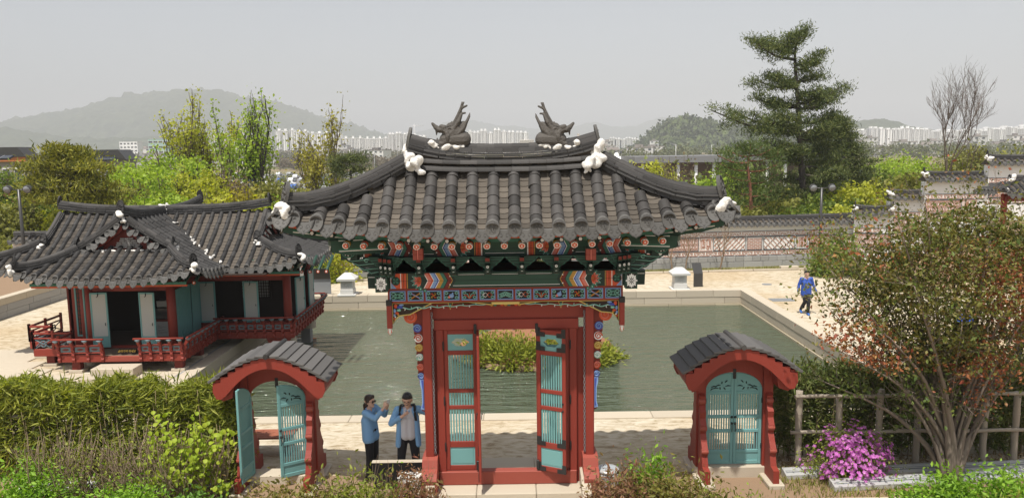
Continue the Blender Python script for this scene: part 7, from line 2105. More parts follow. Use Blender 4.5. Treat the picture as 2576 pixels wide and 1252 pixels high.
big = [(1997, 118, 1895, 105, 0), (2000, 150, 1905, 118, -.6), (1998, 135, 1935, 112, .8), (2003, 105, 2028, 76, .2), (2000, 120, 1985, 96, -.4), (2000, 165, 2066, 138, .4), (2000, 175, 2055, 165, -1), (2002, 200, 1935, 196, 1), (2004, 218, 1903, 208, 0), (2005, 222, 1950, 200, -1.2), (2004, 205, 2062, 190, .6), (2006, 245, 2060, 228, -.8), (2006, 265, 1900, 252, 0), (2007, 270, 1940, 262, 1.2), (2008, 262, 2112, 226, 0), (2008, 275, 2108, 248, -1.1), (2008, 250, 2080, 240, 1.4), (2010, 322, 1786, 288, 0), (2010, 318, 1830, 283, 1.4), (2012, 330, 1850, 312, -1.3), (2012, 335, 1925, 322, .6), (2012, 315, 1900, 296, -.8), (2012, 300, 1960, 290, -1.8), (2012, 310, 2100, 292, .5), (2014, 335, 2085, 320, -1.3), (2015, 350, 2062, 345, 1.5), (2014, 372, 1935, 365, -1.3), (2015, 390, 2085, 378, 1), (2016, 400, 1930, 392, .8), (2016, 385, 1975, 378, -2), (2018, 420, 2130, 402, 0), (2018, 440, 2110, 436, -1.4), (2018, 450, 1950, 446, 1), (2020, 470, 2110, 474, .8), (2020, 480, 1950, 482, -1)]
boughs('pine_tree', 'tall dark green pine with layered boughs rising above the right skyline', [(2024, 548, YP), (2020, 470, YP), (2014, 380, YP), (2010, 300, YP), (2003, 200, YP), (2000, 130, YP), (2012, 85, YP)], big, PN, 'darkbark', 3, ntuft=66, nsize=.22, r0=.27, aspect=.2, padr=.27, flat=.55)
sec = [(2105, y, 2105 + s * w, y + 10, d) for k, (y, w) in enumerate(((300, 14), (318, 26), (338, 40), (358, 55), (380, 68), (402, 82), (425, 90), (450, 95), (475, 95))) for s, d in ((-1, .5), (1, -.4), (-.6, -1.0), (.7, 1.0))]
boughs('conifer', 'broad dark green conifer right of the tall pine', [(2108, 548, 54), (2106, 450, 54), (2104, 360, 54), (2104, 288, 54)], sec, PN, 'darkbark', 5, ntuft=46, nsize=.23, r0=.2, aspect=.2, padr=.36)
red = [(1886, y, 1886 + w, y - 14, d) for (y, w, d) in ((395, -55, 0), (392, 55, .4), (410, -80, -.5), (405, 70, .8), (430, -75, .6), (432, 66, -.6), (382, -30, .5), (384, 32, -.4), (455, -62, 0), (462, 60, .5), (490, -55, .4), (495, 58, -.4), (520, -48, 0), (522, 50, .5), (375, 4, 0))]
boughs('red_pine', 'red-barked pine with open crown behind the gate roof right corner', [(1890, 556, 46), (1888, 480, 46), (1882, 420, 46), (1886, 372, 46)], red, lm('light_pine_needle', [(.06, .10, .02), (.11, .16, .03), (.15, .19, .05)], .25), 'redbark', 7, ntuft=26, nsize=.26, r0=.13, padr=.32)
ced = [(160, y, 160 + w, y + dy_, d) for (y, w, dy_, d) in ((385, -30, -12, 0), (382, 30, 4, .3), (398, -65, 8, -.5), (395, 60, 2, .6), (412, -85, 14, .2), (410, 92, 12, -.3), (405, 20, -20, .8), (420, -40, 5, 1), (425, 75, 16, .7), (440, -95, 18, 0), (442, 100, 20, .2), (455, -75, 12, -.8), (460, 110, 24, -.6), (470, -105, 20, .4), (475, 125, 26, .3), (485, 70, 20, 1.0), (490, -60, 16, -.9), (500, 105, 22, -.5))]
boughs('cedar_tree', 'yellow-green cedar with flat layered boughs behind the left pavilion roof', [(175, 590, 44), (168, 520, 44), (160, 440, 44), (150, 378, 44)], ced, CD, 'darkbark', 9, ntuft=46, nsize=.30, r0=.2, aspect=.22)
sp = [(880, y, 880 + w, y - 6, d) for (y, w, d) in ((410, -45, 0), (406, 40, .5), (420, 52, -.4), (425, -35, .6), (432, 40, .2), (400, 10, 0), (440, -30, .3), (404, -18, -.5))]
boughs('small_pine', 'small dark pine peeping over the gate roof left slope', [(884, 470, 52), (882, 430, 52), (878, 398, 52)], sp, PN, 'darkbark', 11, ntuft=30, nsize=.26, r0=.10, padr=.3)
decid(2385, 430, 158, 44, 'tall bare leafless tree above the stepped wall', None, 0, 0, 5, 3, .66, .20, 4, 'bark', 42, shrink=.74, bare=True, name='bare_tree', zb=AT(2385, 430, 44).z, th=.75)
decid(2435, 440, 345, 46, 'small bare tree right of the tall leafless one', None, 0, 0, 4, 3, .75, .15, 2, 'bark', 44, shrink=.72, bare=True, name='bare_tree', zb=AT(2435, 450, 46).z, th=.7)
decid(1700, 500, 395, 60, 'leafless brown tree over the gate roof right slope', BR, 500, .16, 4, 3, .5, .3, 3, 'bark', 45, .3, shrink=.74, name='bare_tree')
for k, (px, yt, Y, nl, lf, lab, sd, hw) in enumerate(((1770, 440, 58, 3200, LG, 'light green bushy tree left of the red-barked pine', 61, 2.4), (1830, 395, 62, 3200, MG, 'green tree behind the red-barked pine', 62, 2.4), (1640, 405, 75, 2400, YG, 'yellow-green willow-like tree behind the gate roof right slope', 63, 2.6), (1940, 470, 52, 3400, MG, 'dark green bush at the foot of the tall pine', 64, 2.2), (1960, 505, 48, 3000, OG, 'olive bush behind the right lamp post', 65, 2.2), (2070, 500, 48, 3600, MG, 'green shrub mass right of the lamp post', 66, 2.3), (2150, 470, 50, 4200, YG, 'yellow-green tree over the first wall step', 67, 2.4), (2195, 440, 56, 3600, MG, 'green tree right of the broad conifer', 68, 2.4), (2240, 450, 52, 3000, OG, 'olive tree over the second wall step', 69, 2.2), (2300, 400, 70, 3400, LG, 'fresh green tree left of the bare tree', 70, 3.0), (2230, 400, 80, 3000, LG, 'fresh green round tree beyond the stepped wall', 71, 3.0), (2480, 372, 60, 3000, OG, 'olive tree at the top of the stepped wall', 72, 2.8), (2560, 375, 56, 3000, OG, 'olive tree at the right edge above the wall', 73, 2.6), (2430, 385, 66, 2600, OG, 'brownish olive tree behind the small bare tree', 74, 2.6), (2020, 530, 45, 2600, MG, 'low dark bush under the tall pine', 75, 1.8), (2120, 530, 45, 2600, YG, 'low yellow-green bush at the end of the long wall', 76, 1.8), (1850, 530, 45, 2600, OG, 'low olive bush left of the red pine trunk', 77, 1.8), (1780, 520, 47, 2200, YG, 'low yellowish bush beside the gate roof corner', 78, 1.6), (2360, 425, 48, 2200, OG, 'olive shrub at the foot of the bare tree', 79, 1.8))):
 g = np.random.RandomState(sd); p = AT(px, yt, Y); z0 = ground_z(Y) if px < 2140 else max(ground_z(Y), 0.0); H = p.z - z0
 t = thing('leafy_tree', lab, 'tree', (p.x, Y, z0))
 mb = MB(); tips, al = [], []; gg = random.Random(sd)
 for s in range(3): grow(mb, (p.x, Y, z0), (gg.uniform(-.35, .35), gg.uniform(-.35, .35), 1), H * .42, H * .018, 3, gg, tips, 3, .7, .22, .66, 0, al)
 put('trunk', mb.mesh('trunk', [M['bark']]), t)
 cl = 26
 C_ = np.stack([g.uniform(-1, 1, cl) * hw, g.uniform(-1, 1, cl) * hw * .7, (.25 + .68 * g.rand(cl)) * H], 1)
 C_[:, 2] = np.minimum(C_[:, 2], H * (1.0 - .35 * (np.abs(C_[:, 0]) / hw) ** 2))
 P = C_[g.randint(cl, size=nl)] + g.randn(nl, 3) * np.array([.30, .30, .24]) * hw * .62 + np.array([p.x, Y, z0])
 tipa = arr([q for q, _ in tips]); k2 = nl // 3
 P[:k2] = tipa[g.randint(len(tipa), size=k2)] + g.randn(k2, 3) * .3
 put('crown', leaf_mesh('crown', P, .24, [lf], .62, .1, seed=sd), t)
def under(name, px0, px1, Y0, Y1, n, h, leaf, seed, size=.2):
 g = np.random.RandomState(seed); px = g.uniform(px0, px1, n); Yv = g.uniform(Y0, Y1, n)
 bumps = .5 + .5 * np.sin(px * .021 + seed) * np.sin(px * .0083 + Yv * .6)
 x = (px - CX) / F_PX * Yv; z = np.array([ground_z(y) for y in Yv]) + g.rand(n) ** .7 * h * (.45 + .55 * bumps)
 put(name, leaf_mesh(name, np.stack([x, Yv, z], 1), size, [leaf], .6, seed=seed), kind='stuff')
under('undergrowth', -700, 960, 41.5, 47, 22000, 2.6, OG, 91)
under('undergrowth', -900, 960, 48, 70, 26000, 4.0, YG, 92, .24)
under('undergrowth', 1560, 2300, 42.5, 47, 13000, 2.6, MG, 93)
under('undergrowth', 1560, 2700, 50, 80, 17000, 4.0, OG, 94, .26)
def lamp(px, ybase, ytop, Y, label, zb=0.0):
 a, b = AT(px, ybase, Y), AT(px, ytop, Y)
 t = thing('lamp_post', label, 'lamp post', (a.x, Y, zb), 0, 'twin lamp posts')
 H = b.z - zb
 def q(n, mb, mm): put(n, mb.mesh(n, [M[k] for k in mm]), t, local=True)
 mb = MB(); mb.tube([(0, 0, 0), (0, 0, H * .5), (0, 0, H)], [.085, .075, .065], 10); mb.lathe((0, 0, 0), [(.16, 0), (.16, .12), (.1, .22)], 10); q('pole', mb, ('darkmetal',))
 mb = MB(); mb.tube([(-.48, 0, H - .02), (.48, 0, H - .02)], .03, 6); q('cross_arm', mb, ('darkmetal',))
 for s in (-1, 1):
  mb = MB(); m = Matrix.Translation((s * .46, -.05, H + .02)) @ Matrix.Rotation(R(112), 4, 'X')
  mb.lathe((0, 0, 0), [(.10, -.18), (.17, -.05), (.19, .06), (.19, .10)], 14, 0, True, m); mb.lathe((0, 0, 0), [(.165, .101), (.165, .112), (.02, .125)], 14, 1, True, m); q('lamp_head', mb, ('darkmetal', 'greymetal'))
lamp(62, 640, 476, 36.2, 'twin-headed dark lamp post at the left edge beyond the pavilion')
lamp(2060, 682, 472, 38.4, 'twin-headed dark lamp post in front of the patterned wall on the right')
# ================================================================== ISLAND IN THE POND
ic = GR(1345, 905, WZ)
icx, icy = .75, 25.6
t = thing('pond_island', 'small island of red soil and stones in the pond seen through the open gate', 'island', (icx, icy, WZ))
mb = MB()
ring = [(icx + 2.7 * math.cos(a) * (1 + .06 * math.sin(5 * a)), icy + 2.0 * math.sin(a) * (1 + .05 * math.cos(4 * a))) for a in np.linspace(0, 2 * math.pi, 33)[:-1]]
for k in range(32):
 a, b = ring[k], ring[(k + 1) % 32]
 q = lambda p, f, z: (icx + (p[0] - icx) * f, icy + (p[1] - icy) * f, z)
 mb.poly([q(a, 1, WZ - .1), q(b, 1, WZ - .1), q(b, .92, WZ + .35), q(a, .92, WZ + .35)], 0, True)
 mb.poly([q(a, .92, WZ + .35), q(b, .92, WZ + .35), q(b, .5, WZ + .85), q(a, .5, WZ + .85)], 0, True)
 mb.poly([q(a, .5, WZ + .85), q(b, .5, WZ + .85), (icx, icy, WZ + 1.0)], 0, True)
put('mound', mb.mesh('mound', [M['redsoil']]), t)
for k in range(26):
 a = -math.pi * (k + .5) / 26; mb = MB(); mb.blob((icx + 2.66 * math.cos(a), icy + 1.98 * math.sin(a), WZ + .06), (.10 + .04 * ((k * 7) % 3)), 0, k, .3, 1, (1.2, .9, .8)); put('shore_stone', mb.mesh('shore_stone', [M['soil']]), t)
def foliage_cloud(name, label, cat, c, rad, n, size, leaf, seed, aspect=.4, stems=6, shell=.55, stem_m='twig', flat=0.0, zpow=1.0, group=None, fold=.25, out=0.0, lump=.28, ncl=26):
 """shrub: several stems and leaves gathered in lumps over an uneven dome"""
 g = np.random.RandomState(seed); c = np.array(c, float); rad = np.array(rad, float)
 t = thing(name, label, cat, tuple(c), 0, group)
 dirs = unit(g.randn(ncl, 3)); dirs[:, 2] = np.abs(dirs[:, 2]) ** zpow
 rr = (shell + (1 - shell) * g.rand(ncl))[:, None]
 cl = dirs * rr * rad
 mb = MB()
 for k in range(stems):
  e = cl[k % ncl]; s0 = g.randn(2) * .06 * rad[0]
  mb.tube(spline([c + (s0[0], s0[1], 0), c + e * np.array([.5, .5, .62]), c + e], 5), [.02, .017, .014, .011, .008, .005], 4)
 if stems: put('stems', mb.mesh('stems', [M[stem_m]]), t)
 P = cl[g.randint(ncl, size=n)] + g.randn(n, 3) * rad * lump
 P[:, 2] = np.abs(P[:, 2])
 put('foliage', leaf_mesh('foliage', P + c, size, leaf if isinstance(leaf, list) else [leaf], aspect, .0, out=P, outw=out, seed=seed, flatness=flat, fold=fold), t)
 return t
JN = lm('juniper_spray', [(.18, .22, .02), (.29, .32, .035), (.37, .39, .05), (.09, .13, .018)], .3)
for k, (dx, dy, rx, ry, rz, n, lab) in enumerate(((-.75, -1.35, .85, .5, .85, 4200, 'yellow-green juniper on the near left shore of the island'), (.35, -1.35, .95, .5, .8, 4600, 'yellow-green juniper on the near middle shore of the island'), (-1.6, -.7, .8, .6, .8, 3000, 'yellow-green juniper at the left end of the island'), (1.5, -1.1, .8, .6, .6, 3200, 'yellow-green juniper hanging low on the right shore of the island'), (2.2, -.5, .6, .45, .4, 1800, 'juniper spray reaching out past the right gate post'), (.8, -.6, .8, .6, .55, 2600, 'green shrub behind the junipers on the island'))):
 foliage_cloud('juniper_shrub', lab, 'shrub', (icx + dx, icy + dy - .28, WZ + .05), (rx, ry, rz), n, .13, JN, 200 + k, .30, 5, .5, 'darkbark', out=.5)
for k, (dx, lab) in enumerate(((-.2, 'pine trunk on the pond island propped by pale poles'),)):
 t = thing('island_pine', lab, 'tree', (icx + dx, icy + .1, WZ + .9)); mb = MB(); x, y = icx + dx, icy + .1
 mb.tube(spline([(x, y, WZ + .8), (x + .08, y, .9), (x - .05, y + .1, 1.8), (x + .1, y, 2.7)], 10), [.13 - .008 * i for i in range(11)], 8); put('trunk', mb.mesh('trunk', [M['bark']]), t)
 for s in (-1, 1): mb = MB(); mb.tube([(x + s * .65, y - .35, WZ + .7), (x + s * .10, y, 1.1)], .04, 6); put('prop_pole', mb.mesh('prop_pole', [M['silver'] if False else M['wood']]), t)
 g = np.random.RandomState(5); P = np.concatenate([g.randn(260, 3) * np.array([.3, .3, .12]) + np.array([x + dx_, y + dy_, z]) for dx_, dy_, z in ((.1, 0, 2.75), (.5, .2, 2.4), (-.5, -.1, 2.35), (.3, -.4, 2.2), (-.3, .4, 2.55), (.7, -.2, 2.0), (-.75, .2, 2.05))])
 put('crown', leaf_mesh('crown', P, .22, [PN], .13, seed=6), t)
# ================================================================== BAMBOO HEDGES
BL = lm('bamboo_leaf', [(.19, .22, .024), (.31, .34, .038), (.40, .41, .07), (.11, .145, .02), (.24, .28, .03)], .4)
BLD = lm('old_bamboo_leaf', [(.07, .10, .02), (.14, .18, .035), (.22, .23, .07), (.06, .09, .018), (.30, .28, .11)], .35)
M['culm'] = mat('dry_culm', (.30, .235, .13), .8, scale=8, col2=(.17, .12, .065))
def hedge(label, x0, x1, y0, y1, h, n, leaf, seed, topbias=1.0, size=.20, culms=260):
 g = np.random.RandomState(seed)
 t = thing('bamboo_hedge', label, 'hedge', ((x0 + x1) / 2, (y0 + y1) / 2, 0))
 mb = MB()
 for k in range(culms):
  x, y = g.uniform(x0, x1), g.uniform(y0, y1); hh = h * g.uniform(.75, 1.02); lx, ly = g.randn(2) * .07
  mb.tube([(x, y, 0), (x + lx * .5, y + ly * .5, hh * .5), (x + lx, y + ly, hh)], [.011, .009, .005], 4)
 put('culms', mb.mesh('culms', [M['culm']]), t)
 ns = n // 6
 sx, sy = g.uniform(x0, x1, ns), g.uniform(y0, y1, ns)
 u = g.rand(ns); sz = h * np.where(u < .55, .72 + .28 * g.rand(ns), .12 + .70 * g.rand(ns)) * (1 + .04 * np.sin(sx * 3.1) + .03 * np.sin(sx * 7.7))
 front = g.rand(ns) < .35; sy[front] = y0 + np.abs(g.randn(front.sum())) * .12
 C_ = np.stack([sx, sy, sz], 1); P = np.repeat(C_, 6, 0) + g.randn(ns * 6, 3) * .055
 base = np.repeat(unit(np.stack([g.randn(ns), g.randn(ns) * .7 - .35, g.rand(ns) * .9 - .25 + .5 * (sz > .85 * h)], 1)), 6, 0)
 out = base + g.randn(ns * 6, 3) * .55
 put('foliage', leaf_mesh('foliage', P, size, [leaf], .15, .08, out=out, outw=.75, jitter=.3, seed=seed, fold=.15), t)
 k = int((x1 - x0) * 22); tx = g.uniform(x0, x1, k); P = np.stack([tx, g.uniform(y0, y1, k), np.full(k, h) + g.rand(k) * .16], 1)
 put('top_shoots', leaf_mesh('top_shoots', P, .24, [leaf], .11, -.7, out=np.stack([g.randn(k) * .5, g.randn(k) * .3, np.ones(k)], 1), outw=.8, seed=seed + 1), t, kind='stuff')
 return t
hedge('clipped bamboo hedge with yellow-green top along the lower left', -11.0, -5.35, 14.35, 15.1, 1.82, 36000, BL, 301)
hedge('tall bamboo leaves hanging beside the open small gate', -5.75, -5.15, 14.0, 14.6, 1.55, 3000, BL, 302, size=.26, culms=30)
hedge('dark bamboo hedge behind the wooden fence on the lower right', 5.05, 11.8, 14.75, 15.5, 1.74, 36000, BLD, 303)
# ================================================================== WOODEN FENCES
def fence(label, posts, rails, Y):
 t = thing('wooden_fence', label, 'fence', (AT(posts[0][0], posts[0][2], Y).x, Y, 0))
 for (px, yt, yb) in posts:
  a = AT(px, yt, Y); mb = MB(); g = random.Random(int(px)); w = .062
  n = 7; pts = [(a.x + g.uniform(-.008, .008), Y, a.z * (1 - k / n)) for k in range(n)] + [(a.x, Y, 0)]
  mb.tube(pts[::-1], [w * (1.0 + .05 * (k % 2)) for k in range(n + 1)], 9)
  for k in range(2, n, 2): mb.lathe((pts[k][0], Y, pts[k][2]), [(w * 1.0, -.02), (w * 1.13, 0), (w * 1.0, .02)], 9)
  put('post', mb.mesh('post', [M['wood']]), t)
 for (p0, y0, p1, y1) in rails:
  a, b = AT(p0, y0, Y), AT(p1, y1, Y); mb = MB(); q = resample([a, b], 10)
  q = [p + Vector((0, -.085, .012 * math.sin(k * 1.7))) for k, p in enumerate(q)]
  mb.tube(q, [.034 + .003 * (k % 2) for k in range(11)], 7); put('rail', mb.mesh('rail', [M['wood']]), t)
fence('weathered grey bamboo fence in front of the right hedge', [(2012, 982, 1165), (2112, 995, 1150), (2216, 978, 1170), (2312, 990, 1180), (2482, 975, 1160), (2560, 985, 1165)], [(1995, 994, 2640, 985), (1985, 1083, 2640, 1076)], 14.3)
fence('grey wooden fence half buried in the left hedge', [(85, 1030, 1180), (176, 1025, 1200), (262, 1035, 1200), (330, 1085, 1200), (415, 1020, 1200), (535, 1120, 1205)], [(-40, 1046, 560, 1032), (-40, 1128, 420, 1122)], 14.52)
# ================================================================== BIG MULTI-STEMMED SHRUB ON THE RIGHT
SY = 13.55
sb = AT(2392, 1180, SY); sb.z = 0.0
t = thing('large_shrub', 'large many-stemmed shrub with bronze-green and orange-red leaves on the right', 'shrub', sb)
g = random.Random(77); gn = np.random.RandomState(77)
mb = MB(); tips, al = [], []
crown = [(2070, 640), (2120, 610), (2190, 590), (2260, 560), (2330, 525), (2430, 505), (2510, 510), (2570, 540), (2090, 680), (2160, 690), (2240, 620), (2320, 600), (2400, 590), (2480, 600), (2560, 640), (2640, 600), (2130, 760), (2210, 770), (2300, 720), (2380, 700), (2460, 720), (2540, 760), (2630, 720), (2080, 770), (2240, 850), (2330, 830), (2420, 820), (2500, 850), (2590, 840), (2110, 880), (2075, 960), (2170, 900), (2660, 540), (2690, 680), (2660, 800)]
for k, (px, py) in enumerate(crown):
 Yk = SY + gn.uniform(-1.0, 1.0)
 e = AT(px, py, Yk)
 a = g.uniform(0, 6.28); st_ = Vector((sb.x + .13 * math.cos(a), sb.y + .13 * math.sin(a), 0.02))
 d = e - st_
 low = py > 840
 m1 = st_ + Vector((d.x * .16, d.y * .16, d.z * (.30 if not low else .35))); m2 = st_ + Vector((d.x * .48, d.y * .48, d.z * (.62 if not low else .70)))
 q = spline([st_, m1, m2, e], 12)
 r0 = .075 * g.uniform(.6, 1.1) * (1 if k % 3 == 0 else .72)
 mb.tube(q, [max(.008, r0 * (1 - .88 * i / 12)) for i in range(13)], 7)
 for i in range(5, 13):
  for s in range(2):
   dd = (q[min(12, i)] - q[i - 1]).normalized()
   nd = (dd + Vector((g.gauss(0, .6), g.gauss(0, .6), g.gauss(.15, .4)))).normalized()
   grow(mb, q[i], nd, g.uniform(.22, .42), .011 * (1.2 - i / 16), 1, g, tips, 3, .8, .08, .75, 0, al, sides=4)
put('stems', mb.mesh('stems', [M['palebark']]), t)
src = arr([p for p, _ in tips] + al)
SHL = lm('bronze_leaf', [(.06, .07, .016), (.13, .14, .027), (.21, .21, .042), (.19, .13, .042), (.095, .105, .023), (.26, .22, .06)], .35)
SHR = lm('orange_red_leaf', [(.34, .115, .05), (.42, .17, .07), (.27, .065, .04), (.40, .22, .07), (.22, .10, .045)], .3)
SHG = lm('glossy_green_leaf', [(.06, .10, .018), (.12, .17, .03), (.18, .22, .05), (.05, .08, .015)], .3)
n = 30000
P = src[gn.randint(len(src), size=n)] + gn.randn(n, 3) * np.array([.12, .12, .10])
up_ = P[:, 2] > 3.0
P[up_] += gn.randn(up_.sum(), 3) * np.array([.14, .14, .10])
n2 = 11000; d_ = unit(gn.randn(n2, 3)); d_[:, 2] = np.abs(d_[:, 2]); dc = AT(2430, 760, SY)
P2 = np.array(dc) + d_ * np.array([1.95, 1.4, 1.72]) * (.72 + .28 * gn.rand(n2))[:, None] * (1 + .10 * np.sin(d_[:, 0:1] * 9) * np.sin(d_[:, 2:3] * 7 + 2))
P = np.concatenate([P, P2]); n = len(P)
keep = (P[:, 2] > 2.25) | (gn.rand(n) < .22) | (np.abs(P[:, 0] - sb.x) > 1.5)
P = P[keep]; n = len(P)
ph = np.sin(P[:, 0] * 2.3 + 1.0) + np.sin(P[:, 2] * 3.1 + P[:, 0]) + np.sin(P[:, 1] * 4.0) + gn.randn(n) * .55
mid_ = np.exp(-((P[:, 2] - 3.0) / 1.0) ** 2)
redm = (ph + mid_ * 1.15) > 2.1
lowm = (~redm) & ((P[:, 2] < 2.3) | (gn.rand(n) < .18))
mi = np.where(redm, 1, np.where(lowm, 2, 0))
put('foliage', leaf_mesh('foliage', P, .070, [SHL, SHR, SHG], .55, .1, seed=78, mi=mi), t)
# ================================================================== AZALEA AND LOW PLANTING
def azalea():
 c = AT(2132, 1180, 13.95); c.z = 0
 t = foliage_cloud('azalea_bush', 'round azalea bush covered in magenta flowers by the right fence', 'shrub', (c.x, 13.95, .05), (.68, .5, .86), 3600, .05, lm('azalea_leaf', [(.20, .26, .03), (.32, .36, .05), (.14, .19, .025)], .35), 401, .42, 14, .55, 'twig')
 g = np.random.RandomState(402); ncl = 60
 d = unit(g.randn(ncl, 3)); d[:, 2] = np.abs(d[:, 2]) ** .8; d[:, 1] = np.where(d[:, 1] > .3, -d[:, 1], d[:, 1])
 C_ = d * np.array([.68, .5, .86]) * (.86 + .26 * g.rand(ncl))[:, None]
 V, F_ = [], []
 k = 0
 for cc in C_:
  for f_ in range(g.randint(6, 16)):
   p = cc + g.randn(3) * np.array([.085, .07, .075]); p[2] = abs(p[2]); nrm = unit((p + np.array([0, -.25, .25]) + g.randn(3) * .3)[None])[0]
   a = unit(np.cross(nrm, [0.3, .2, 1])[None])[0]; b = np.cross(nrm, a); r = .034 * g.uniform(.8, 1.25)
   p = p + np.array([c.x, 13.95, .05]); th0 = g.rand() * 6
   for q in range(5):
    t0 = th0 + q * 1.2566; u = a * math.cos(t0) + b * math.sin(t0); w = -a * math.sin(t0) + b * math.cos(t0)
    V += [p, p + u * r * .62 - w * r * .42 + nrm * r * .2, p + u * r * 1.08 + nrm * r * .3, p + u * r * .62 + w * r * .42 + nrm * r * .2]
    F_ += [(k, k + 1, k + 2), (k, k + 2, k + 3)]; k += 4
 put('flowers', raw_mesh('flowers', V, F_, [lm('magenta_petal', [(.62, .17, .56), (.70, .25, .64), (.54, .12, .46), (.74, .34, .70)], .4)]), t)
azalea()
NG = lm('nandina_green', [(.13, .17, .022), (.23, .27, .035), (.30, .33, .05), (.17, .16, .03), (.09, .125, .018)], .35)
NR = lm('nandina_bronze', [(.20, .10, .05), (.28, .15, .08), (.16, .075, .04), (.22, .17, .05), (.30, .13, .09)], .3)
NO = lm('nandina_olive', [(.17, .16, .03), (.25, .23, .045), (.20, .13, .04), (.12, .13, .02), (.30, .29, .06)], .35)
FG = lm('fresh_leaf', [(.14, .28, .02), (.24, .42, .035), (.30, .48, .05), (.10, .20, .018)], .4)
RB = lm('round_lime_leaf', [(.26, .36, .02), (.36, .46, .03), (.42, .50, .05), (.22, .32, .02)], .45)
def shrub(px, py, Y, rx, ry, h, n, leaf, lab, seed, size=.085, aspect=.34, nm='leafy_shrub', stems=10, out=.3, flat=.2, z=0.0, cat='shrub', group=None, lump=.26):
 c = AT(px, py, Y); return foliage_cloud(nm, lab, cat, (c.x, Y, z), (rx, ry, h), n, size, leaf, seed, aspect, stems, .5, 'twig', flat, .9, group, out=out, lump=lump, ncl=34)
shrub(735, 1230, 12.15, .85, .55, .78, 4600, NO, 'olive-green shrub in front of the left small gate', 501)
shrub(930, 1220, 12.1, .85, .55, .80, 5200, NG, 'yellow-green leafy shrub left of the main gate below the couple', 502)
shrub(1045, 1200, 12.25, .42, .45, .82, 2600, NR, 'bronze-red shrub touching the left foot of the main gate', 503)
shrub(820, 1235, 11.6, .9, .4, .55, 4200, NG, 'low green shrub at the bottom edge left of the gate', 504)
shrub(1010, 1240, 11.6, .6, .4, .50, 3000, FG, 'bright green low plant at the bottom edge left of the step', 505)
shrub(1550, 1205, 12.2, .55, .5, .82, 3200, NR, 'bronze-red shrub touching the right foot of the main gate', 506)
shrub(1720, 1215, 12.15, .95, .55, .74, 5600, NO, 'olive-green shrub between main gate and closed small gate', 507)
shrub(1640, 1150, 12.9, .42, .35, .92, 1500, FG, 'upright bright green shrub with bare tips right of the main gate', 508, .09)
shrub(1850, 1240, 11.9, .75, .45, .52, 3800, NG, 'yellow-green shrub in front of the closed small gate', 509)
shrub(1620, 1240, 11.5, .9, .4, .50, 3600, NO, 'low olive shrub at the bottom edge right of the step', 510)
shrub(1990, 1240, 11.8, .5, .35, .30, 1300, FG, 'small bright green shoots below the metal light bars', 511, .07)
shrub(2100, 1248, 11.7, .3, .3, .22, 500, FG, 'tiny fresh green shoots at the bottom edge under the azalea', 512, .06)
shrub(2400, 1215, 12.3, .65, .45, .62, 3000, FG, 'bright green leafy plant in front of the large shrub trunk', 513, .085, .42)
shrub(2520, 1200, 12.2, .65, .5, .66, 3600, FG, 'bright green leafy plant in the lower right corner', 514, .085, .42)
shrub(2290, 1215, 12.35, .32, .3, .52, 700, FG, 'thin green plant standing across the metal light bar', 515, .08, .42)
shrub(2560, 1240, 11.6, .7, .45, .5, 3200, NG, 'green weeds in the lower right corner nearest the viewer', 516)
shrub(60, 1180, 12.7, .95, .5, .80, 4200, FG, 'fresh green shrub in the lower left corner', 517, .075, .45)
shrub(330, 1215, 12.4, .75, .5, .62, 4200, FG, 'fresh green shrub below the tangle of dry stems on the left', 518, .075, .45)
shrub(480, 1220, 12.3, .5, .4, .52, 2600, lm('rose_leaf', [(.10, .22, .03), (.17, .32, .045), (.08, .16, .025)], .35), 'mid green shrub right of the fresh green one at the bottom left', 519, .07, .5)
shrub(160, 1245, 11.9, 1.1, .4, .42, 3600, FG, 'low fresh green growth along the bottom left edge', 520, .075, .45)
c = AT(480, 1130, 13.3); g = np.random.RandomState(530)
t = thing('redbud_shrub', 'shrub with big round lime-green leaves in front of the left hedge', 'shrub', (c.x, 13.3, 0))
mb = MB(); tp = []
gg = random.Random(531)
for k in range(26):
 px, py = gg.triangular(300, 610, 500), gg.uniform(1045, 1240); e = AT(px, py, 13.15 + gg.uniform(-.25, .25)); s0 = Vector((c.x + gg.uniform(-.5, .5), 13.35, 0))
 q = spline([s0, s0.lerp(e, .55) + Vector((0, .05, .12)), e], 8); mb.tube(q, [.014 - .0012 * i for i in range(9)], 4); tp += q[3:]
put('stems', mb.mesh('stems', [M['twig']]), t)
tp = arr(tp); n = 620
cx_ = AT(440, 1130, 13.2).x
P = tp[g.randint(len(tp), size=n)] + g.randn(n, 3) * np.array([.11, .08, .09])
V, F_ = [], []
for k in range(n):
 nrm = unit((np.array([0, -.8, .55]) + g.randn(3) * .45)[None])[0]; a = unit(np.cross(nrm, [0.2, .1, 1])[None])[0]; b = np.cross(nrm, a); r = .042 * g.uniform(.5, 1.25); i0 = len(V); d0 = g.uniform(-.6, .6)
 V.append(P[k])
 for q in range(9):
  t0 = d0 + 2 * math.pi * q / 8 - math.pi / 2; rr = r * (1.18 if q % 8 == 0 else 1.0)
  V.append(P[k] + a * math.cos(t0) * rr + b * math.sin(t0) * rr + nrm * (.012 * math.cos(2 * t0)))
 F_ += [(i0, i0 + 1 + q, i0 + 2 + q) for q in range(8)]
put('foliage', raw_mesh('foliage', V, F_, [RB]), t)
